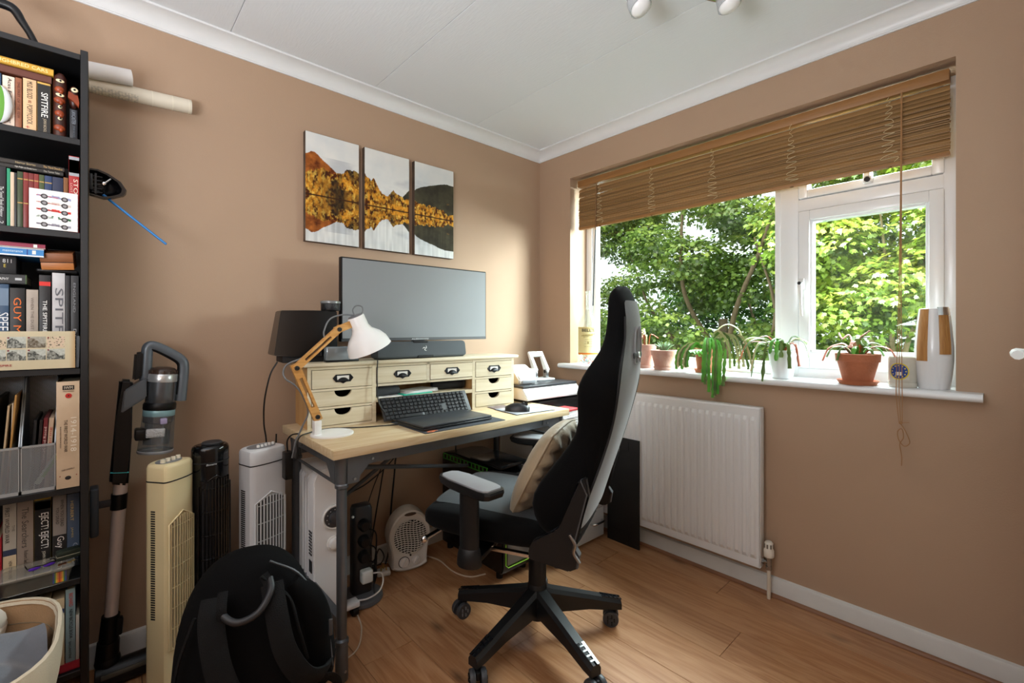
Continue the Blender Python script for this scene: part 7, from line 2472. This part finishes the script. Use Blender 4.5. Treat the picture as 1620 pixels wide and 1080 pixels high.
# 4 white pot
p4 = thing('cactus_in_white_pot', 'red tipped Christmas cactus spreading from a plain white pot', 'plant', (0.012, -1.453, SZ))
pot(p4, 0.055, 0.040, 0.122, M('white_ceramic', '#eef3f7', 0.25), None, False)
for a, r_, u_, dr, m_ in ((1.75, 0.17, 0.035, 0.085, G4), (2.0, 0.15, 0.05, 0.05, G2), (1.45, 0.14, 0.06, 0.02, G4), (2.3, 0.13, 0.03, 0.12, G3), (1.9, 0.12, 0.02, 0.14, G2), (2.6, 0.10, 0.03, 0.16, G2),
                          (-1.4, 0.10, 0.045, 0.07, G2), (-1.7, 0.12, 0.05, 0.05, G3), (-2.1, 0.09, 0.03, 0.09, G4), (-2.5, 0.08, 0.03, 0.10, G2), (-1.2, 0.09, 0.06, 0.03, G2), (3.1, 0.07, 0.04, 0.08, G1), (0.6, 0.07, 0.05, 0.02, G2),
                          (2.9, 0.09, 0.05, 0.06, G1), (-2.9, 0.07, 0.045, 0.07, G2), (1.6, 0.19, 0.05, 0.11, G3)):
    c, s_ = math.cos(a), math.sin(a)
    chain([(0.01 * c, 0.01 * s_, 0.11), (r_ * 0.4 * c, r_ * 0.4 * s_, 0.118 + u_), (r_ * 0.8 * c, r_ * 0.8 * s_, 0.118 + u_ * 0.85), (r_ * c, r_ * s_, 0.118 + u_ - dr)], 0.0085, m_, 'stem', p4, 0.003, 0.032)
# 5 terracotta pot with saucer
p5 = thing('cactus_in_terracotta_pot', 'pink tipped cactus in a wide clean terracotta pot and saucer', 'plant', (-0.008, -1.722, SZ))
pot(p5, 0.070, 0.046, 0.118, TERRA, 0.068)
PINK = leafmat('pink_bud', '#d98a78', '#e9b7a6')
for a, r_, u_, dr, m_ in ((1.6, 0.115, 0.028, 0.055, G4), (1.9, 0.10, 0.03, 0.04, G2), (1.35, 0.105, 0.04, 0.02, PINK), (2.4, 0.08, 0.03, 0.05, G2), (1.75, 0.06, 0.075, -0.012, PINK), (-1.5, 0.08, 0.03, 0.03, G1), (-1.65, 0.12, 0.032, 0.045, G4),
                          (-2.2, 0.07, 0.028, 0.03, G2), (3.1, 0.06, 0.03, 0.03, G1), (-1.2, 0.09, 0.045, 0.03, G2), (2.8, 0.05, 0.05, 0.02, PINK), (0.2, 0.05, 0.06, 0.01, G2)):
    c, s_ = math.cos(a), math.sin(a)
    chain([(0.01 * c, 0.01 * s_, 0.10), (r_ * 0.4 * c, r_ * 0.4 * s_, 0.112 + u_), (r_ * 0.8 * c, r_ * 0.8 * s_, 0.112 + u_ * 0.85), (r_ * c, r_ * s_, 0.112 + u_ - dr)], 0.0085, m_, 'stem', p5, 0.003, 0.03)
for s_ in (1, -1):
    chain([(0, -0.01, 0.10), (-0.005, -0.012, 0.15), (0.0, -0.008, 0.178), (0.0, -0.038, 0.195 - 0.012 * s_)], 0.0075, G2 if s_ > 0 else G4, 'stem', p5, 0.003, 0.035)

mug = thing('stoneware_mug', 'grey stoneware mug with a round blue badge beside the white vase', 'mug', (0.012, -1.853, SZ))
GLZ = M('stoneware_glaze', '#c9c4b6', 0.25, var=0.03, vscale=20)
MB().lathe([(0, 0), (0.040, 0.0), (0.042, 0.004), (0.042, 0.016), (0.0405, 0.018), (0.0415, 0.02), (0.0415, 0.102), (0.039, 0.110), (0.0375, 0.110), (0.0375, 0.012), (0, 0.012)], 40, None, False).build('body', GLZ, mug, 40)


def badge(u, v):
    d = np.sqrt((u - 0.5) ** 2 + (v - 0.5) ** 2) * 2
    c = np.ones((len(u), 3)) * np.array(lin('#c9c4b6'))
    c[d < 1] = lin('#d8c437')
    c[d < 0.86] = lin('#23408f')
    for a in range(12):
        x, y = 0.5 + 0.34 * math.cos(a * PI / 6), 0.5 + 0.34 * math.sin(a * PI / 6)
        c[(u - x) ** 2 + (v - y) ** 2 < 0.0011] = lin('#e6d54a')
    w = (np.abs(u - 0.5) < 0.16) & (np.abs(v - 0.36) < 0.10)
    c[w] = lin('#dcdad2')
    return c


def bend_badge(u, v):
    a = R(172) + (u - 0.5) * 1.45
    return np.stack([0.0419 * np.cos(a), 0.0419 * np.sin(a), 0.028 + 0.062 * v], 1)


bm_ = print_sheet('badge', 1, 1, 60, 60, badge, Matrix(), mug, PRINT, bend_badge)
MB().tube(smooth_path([(0.040, 0.006, 0.088), (0.066, 0.012, 0.086), (0.072, 0.014, 0.055), (0.06, 0.011, 0.030), (0.041, 0.006, 0.028)], 5), 0.006, 10).build('handle', GLZ, mug, 60)

vs = thing('white_vase', 'tall white ceramic vase with wooden handle strips and a silver clip', 'vase', (0.025, -1.937, SZ))
CER = M('vase_ceramic', '#e3e4e6', 0.18)
VP = [(0.0, 0.0), (0.041, 0.0), (0.043, 0.004), (0.049, 0.05), (0.053, 0.10), (0.053, 0.15), (0.048, 0.22), (0.041, 0.285), (0.0395, 0.286), (0.037, 0.283), (0.044, 0.22), (0.049, 0.15), (0.047, 0.05), (0, 0.01)]
MB().lathe(VP, 44, None, False).build('body', CER, vs, 40)


def vr(z):
    for (r0, z0), (r1, z1) in zip(VP[1:8], VP[2:8]):
        if z0 <= z <= z1:
            return r0 + (r1 - r0) * (z - z0) / max(1e-6, z1 - z0)
    return 0.041


VW = wood('vase_wood', '#9a6a38', '#b07d45', '#bf8f58', 2, 0.4, 2.0, 0.02, 0, False)
for az_, hw_, z0, z1, off, m_, nm in ((R(218), 0.30, 0.125, 0.268, 0.0045, VW, 'wooden_strip'), (R(147), 0.34, 0.10, 0.284, 0.0015, VW, 'wooden_strip')):
    mb = MB()
    rings = []
    for k in range(9):
        z_ = z0 + (z1 - z0) * k / 8
        r_ = vr(z_)
        ring = []
        for j in range(7):
            a = az_ + hw_ * (j / 3 - 1)
            ring.append(V((r_ + off) * math.cos(a), (r_ + off) * math.sin(a), z_))
        for j in range(7):
            a = az_ + hw_ * (1 - j / 3)
            ring.append(V((r_ - 0.001) * math.cos(a), (r_ - 0.001) * math.sin(a), z_))
        rings.append(ring)
    mb.rings(rings)
    mb.build(nm, m_, vs, 40)
mb = MB()
rings = []
for z_ in (0.262, 0.290):
    rings.append([V((vr(z_) + 0.0065) * math.cos(R(218) + 0.36 * (j / 3 - 1)), (vr(z_) + 0.0065) * math.sin(R(218) + 0.36 * (j / 3 - 1)), z_) for j in range(7)] +
                 [V((vr(z_) - 0.001) * math.cos(R(218) + 0.36 * (1 - j / 3)), (vr(z_) - 0.001) * math.sin(R(218) + 0.36 * (1 - j / 3)), z_) for j in range(7)])
mb.rings(rings)
mb.build('silver_clip', CHROME, vs, 40)

# ------------------------------------------------------------------ trees outside


def leaf_material(name, ca, cb, cc, trans=0.45):
    m = bpy.data.materials.new(name)
    m.use_nodes = True
    nt = m.node_tree
    nt.nodes.clear()
    N, L = nt.nodes.new, nt.links.new
    out = N('ShaderNodeOutputMaterial')
    at = N('ShaderNodeVertexColor')
    at.layer_name = 'tone'
    cr = N('ShaderNodeValToRGB')
    e = cr.color_ramp.elements
    e[0].color = (*lin(ca), 1)
    e[1].color = (*lin(cc), 1)
    k = e.new(0.5)
    k.color = (*lin(cb), 1)
    sp = N('ShaderNodeSeparateColor')
    L(at.outputs[0], sp.inputs[0])
    L(sp.outputs[0], cr.inputs[0])
    d = N('ShaderNodeBsdfDiffuse')
    t = N('ShaderNodeBsdfTranslucent')
    g = N('ShaderNodeBsdfGlossy')
    g.inputs['Roughness'].default_value = 0.35
    L(cr.outputs[0], d.inputs[0])
    L(cr.outputs[0], t.inputs[0])
    m1 = N('ShaderNodeMixShader')
    m1.inputs[0].default_value = trans
    L(d.outputs[0], m1.inputs[1])
    L(t.outputs[0], m1.inputs[2])
    m2 = N('ShaderNodeMixShader')
    m2.inputs[0].default_value = 0.06
    L(m1.outputs[0], m2.inputs[1])
    L(g.outputs[0], m2.inputs[2])
    L(m2.outputs[0], out.inputs[0])
    return m


MAPLE = np.array([(0, 0), (0.30, 0.02), (0.24, 0.16), (0.52, 0.30), (0.26, 0.42), (0.30, 0.66), (0.10, 0.60), (0, 1.0), (-0.10, 0.60), (-0.30, 0.66), (-0.26, 0.42), (-0.52, 0.30), (-0.24, 0.16), (-0.30, 0.02)])
ASHL = np.array([(0, 0), (0.16, 0.25), (0.20, 0.5), (0.12, 0.8), (0, 1.0), (-0.12, 0.8), (-0.20, 0.5), (-0.16, 0.25)])


def crown(blobs, n, size, tmpl, mat, parent, seed, flat=0.5):
    """n leaves over a set of ellipsoid clumps (cx,cy,cz,rx,ry,rz)"""
    rs = np.random.RandomState(seed)
    B = np.array(blobs, dtype=float)
    wgt = (B[:, 3] * B[:, 4] + B[:, 3] * B[:, 5] + B[:, 4] * B[:, 5])
    wgt /= wgt.sum()
    # each clump is made of sprays: small tilted layers of leaves
    ns = n // 14
    bi = rs.choice(len(B), ns, p=wgt)
    v = rs.normal(size=(ns, 3))
    v /= np.linalg.norm(v, axis=1)[:, None]
    rad = rs.uniform(0.55, 1.03, ns) ** 0.6
    sc = B[bi, :3] + v * B[bi, 3:] * rad[:, None]
    sn = v * 0.55 + np.array([0, 0, 0.75]) + rs.normal(size=(ns, 3)) * 0.25
    sn /= np.linalg.norm(sn, axis=1)[:, None]
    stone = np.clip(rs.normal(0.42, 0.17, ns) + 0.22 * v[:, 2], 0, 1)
    k = 14
    si = np.repeat(np.arange(ns), k)
    m = ns * k
    off = rs.normal(size=(m, 3)) * size * np.array([1.5, 1.5, 0.5])
    off -= sn[si] * (off * sn[si]).sum(1)[:, None] * 0.75
    pos = sc[si] + off
    nrm = sn[si] + rs.normal(size=(m, 3)) * 0.38
    nrm /= np.linalg.norm(nrm, axis=1)[:, None]
    dr = off / (np.linalg.norm(off, axis=1)[:, None] + 1e-6) + rs.normal(size=(m, 3)) * 0.4 + np.array([0, 0, -0.35])
    dr -= nrm * (dr * nrm).sum(1)[:, None]
    dr /= np.linalg.norm(dr, axis=1)[:, None] + 1e-9
    sd = np.cross(dr, nrm)
    s = size * rs.uniform(0.65, 1.25, m)
    T = tmpl
    nv = len(T)
    bend = -0.25 * np.abs(T[:, 0]) - 0.18 * T[:, 1] ** 2
    P = pos[:, None, :] + (sd[:, None, :] * T[None, :, 0:1] + dr[:, None, :] * T[None, :, 1:2] + nrm[:, None, :] * bend[None, :, None]) * s[:, None, None]
    me = bpy.data.meshes.new('foliage')
    me.vertices.add(m * nv)
    me.vertices.foreach_set('co', P.reshape(-1).astype(np.float32))
    me.loops.add(m * nv)
    me.loops.foreach_set('vertex_index', np.arange(m * nv, dtype=np.int32))
    me.polygons.add(m)
    me.polygons.foreach_set('loop_start', (np.arange(m) * nv).astype(np.int32))
    tone = np.clip(stone[si] + rs.normal(0, 0.10, m), 0, 1)
    at = me.color_attributes.new('tone', 'FLOAT_COLOR', 'POINT')
    c = np.ones((m * nv, 4), dtype=np.float32)
    c[:, :3] = np.repeat(tone, nv)[:, None]
    at.data.foreach_set('color', c.reshape(-1))
    me.update(calc_edges=True)
    o = link('foliage', me, mat, parent)
    o['kind'] = 'stuff'
    return o


BARK = M('bark', '#6b5a44', 0.85, var=0.2, vscale=20, bump=0.5, bscale=40, stretch=(1, 1, 0.3))
BARKL = M('pale_bark', '#8d7f60', 0.8, var=0.2, vscale=20, bump=0.5, bscale=40, stretch=(1, 1, 0.3))
LM = leaf_material('maple_leaf', '#43592a', '#7d9a45', '#bcc966')
LB = leaf_material('maple_leaf_bright', '#4d6a26', '#93ad42', '#d6d264')
LD = leaf_material('hedge_leaf', '#22381a', '#4d7530', '#9ab84e', 0.35)
GZ = -2.7


def tree(name, label, base, branches, blobs, n, size, tmpl, mat, seed, trunk_r=0.12, bark=BARK, limit=None):
    t = thing(name, label, 'tree', base)
    top = branches[0]
    MB().tube(smooth_path([(0, 0, 0), (top[0] * 0.3 + 0.05, top[1] * 0.3, top[2] * 0.45), top], 6), [trunk_r * (1 - 0.5 * k / 12) for k in range(13)], 10).build('trunk', bark, t, 60)
    for pts, r_ in branches[1:]:
        P = smooth_path(pts, 6)
        MB().tube(P, [r_ * (1 - 0.75 * k / (len(P) - 1)) for k in range(len(P))], 8).build('branch', bark, t, 60)
    b = [(x - base[0], y - base[1], z - base[2], rx, ry, rz) for x, y, z, rx, ry, rz in blobs]
    crown(b, n, size, tmpl, mat, t, seed)
    return t


rs = random.Random(2)
# broad maple filling the left light
bl_ = []
for k in range(120):
    y = rs.uniform(-1.1, 3.3)
    z = rs.uniform(0.1, 4.0)
    x = rs.uniform(3.3, 5.0)
    if abs(y - 1.95) < 0.28 and 1.6 < z < 2.1:
        continue
    bl_.append((x, y, z, rs.uniform(0.3, 0.5), rs.uniform(0.3, 0.5), rs.uniform(0.18, 0.3)))
base = (4.4, 0.6, GZ)
tree('maple_tree', 'large green maple filling the wide left window pane', base,
     [(-0.1, 0.0, 4.0), ([(-0.05, 0, 3.0), (-0.5, -0.3, 4.0), (-0.9, -0.75, 4.75), (-1.0, -0.95, 5.3)], 0.045), ([(-0.1, 0.0, 3.4), (-0.6, 0.3, 4.3), (-0.9, 0.2, 5.2), (-0.95, 0.1, 6.0)], 0.04),
      ([(-0.05, 0, 2.6), (-0.7, -0.6, 3.3), (-1.0, -0.95, 4.0), (-1.05, -0.75, 4.9)], 0.04), ([(0, 0, 3.0), (-0.3, 0.9, 4.0), (-0.4, 1.3, 5.0)], 0.04)],
     bl_, 80000, 0.06, MAPLE, LM, 5)
# bright maple close outside the casement
bl_ = []
for k in range(46):
    y = rs.uniform(-2.4, -0.75)
    z = rs.uniform(0.2, 2.9)
    x = rs.uniform(2.3, 3.3)
    bl_.append((x, y, z, rs.uniform(0.26, 0.45), rs.uniform(0.26, 0.45), rs.uniform(0.14, 0.24)))
tree('young_maple', 'bright yellow green maple close outside the right casement', (3.1, -1.45, GZ),
     [(-0.15, 0.05, 3.75), ([(-0.1, 0, 3.3), (-0.45, 0.12, 3.75), (-0.65, 0.25, 4.1)], 0.03), ([(-0.1, 0, 3.3), (-0.45, -0.12, 3.8), (-0.62, -0.3, 4.2)], 0.028), ([(-0.1, 0.02, 3.4), (-0.5, 0.0, 4.1), (-0.6, 0.05, 4.9)], 0.025)],
     bl_, 38000, 0.053, MAPLE, LB, 9, 0.07, BARKL)
# darker trees further back
for k, (bx_, by_, w, zt_, l) in enumerate(((7.2, -3.0, 1.7, 3.6, 'dark green tree far behind the bright young maple'), (7.6, 0.6, 1.8, 3.4, 'dark green tree standing behind the middle of the large maple'),
                                          (7.4, 3.4, 1.35, 1.5, 'low dark tree behind the left edge of the large maple'))):
    bl_ = []
    for j in range(26):
        bl_.append((bx_ + rs.uniform(-0.7, 0.7), by_ + rs.uniform(-w, w), rs.uniform(-0.9, zt_), rs.uniform(0.55, 0.85), rs.uniform(0.55, 0.85), rs.uniform(0.4, 0.55)))
    tree('dark_tree', l, (bx_, by_, GZ), [(0, 0, 3.6), ([(0, 0, 2.5), (-0.3, 0.5, 3.6), (-0.4, 0.8, 4.6)], 0.06), ([(0, 0, 2.7), (-0.2, -0.6, 3.8), (-0.3, -0.9, 4.8)], 0.06)],
         bl_, 15000, 0.13, ASHL, LD, 30 + k, 0.16)
gd = MB().b2((0.3, -14, GZ - 0.1), (30, 16, GZ)).build('ground', M('lawn', '#4a6a2c', 0.9, var=0.3, vscale=3, bump=0.4, bscale=60), None, 0)
struct(gd)
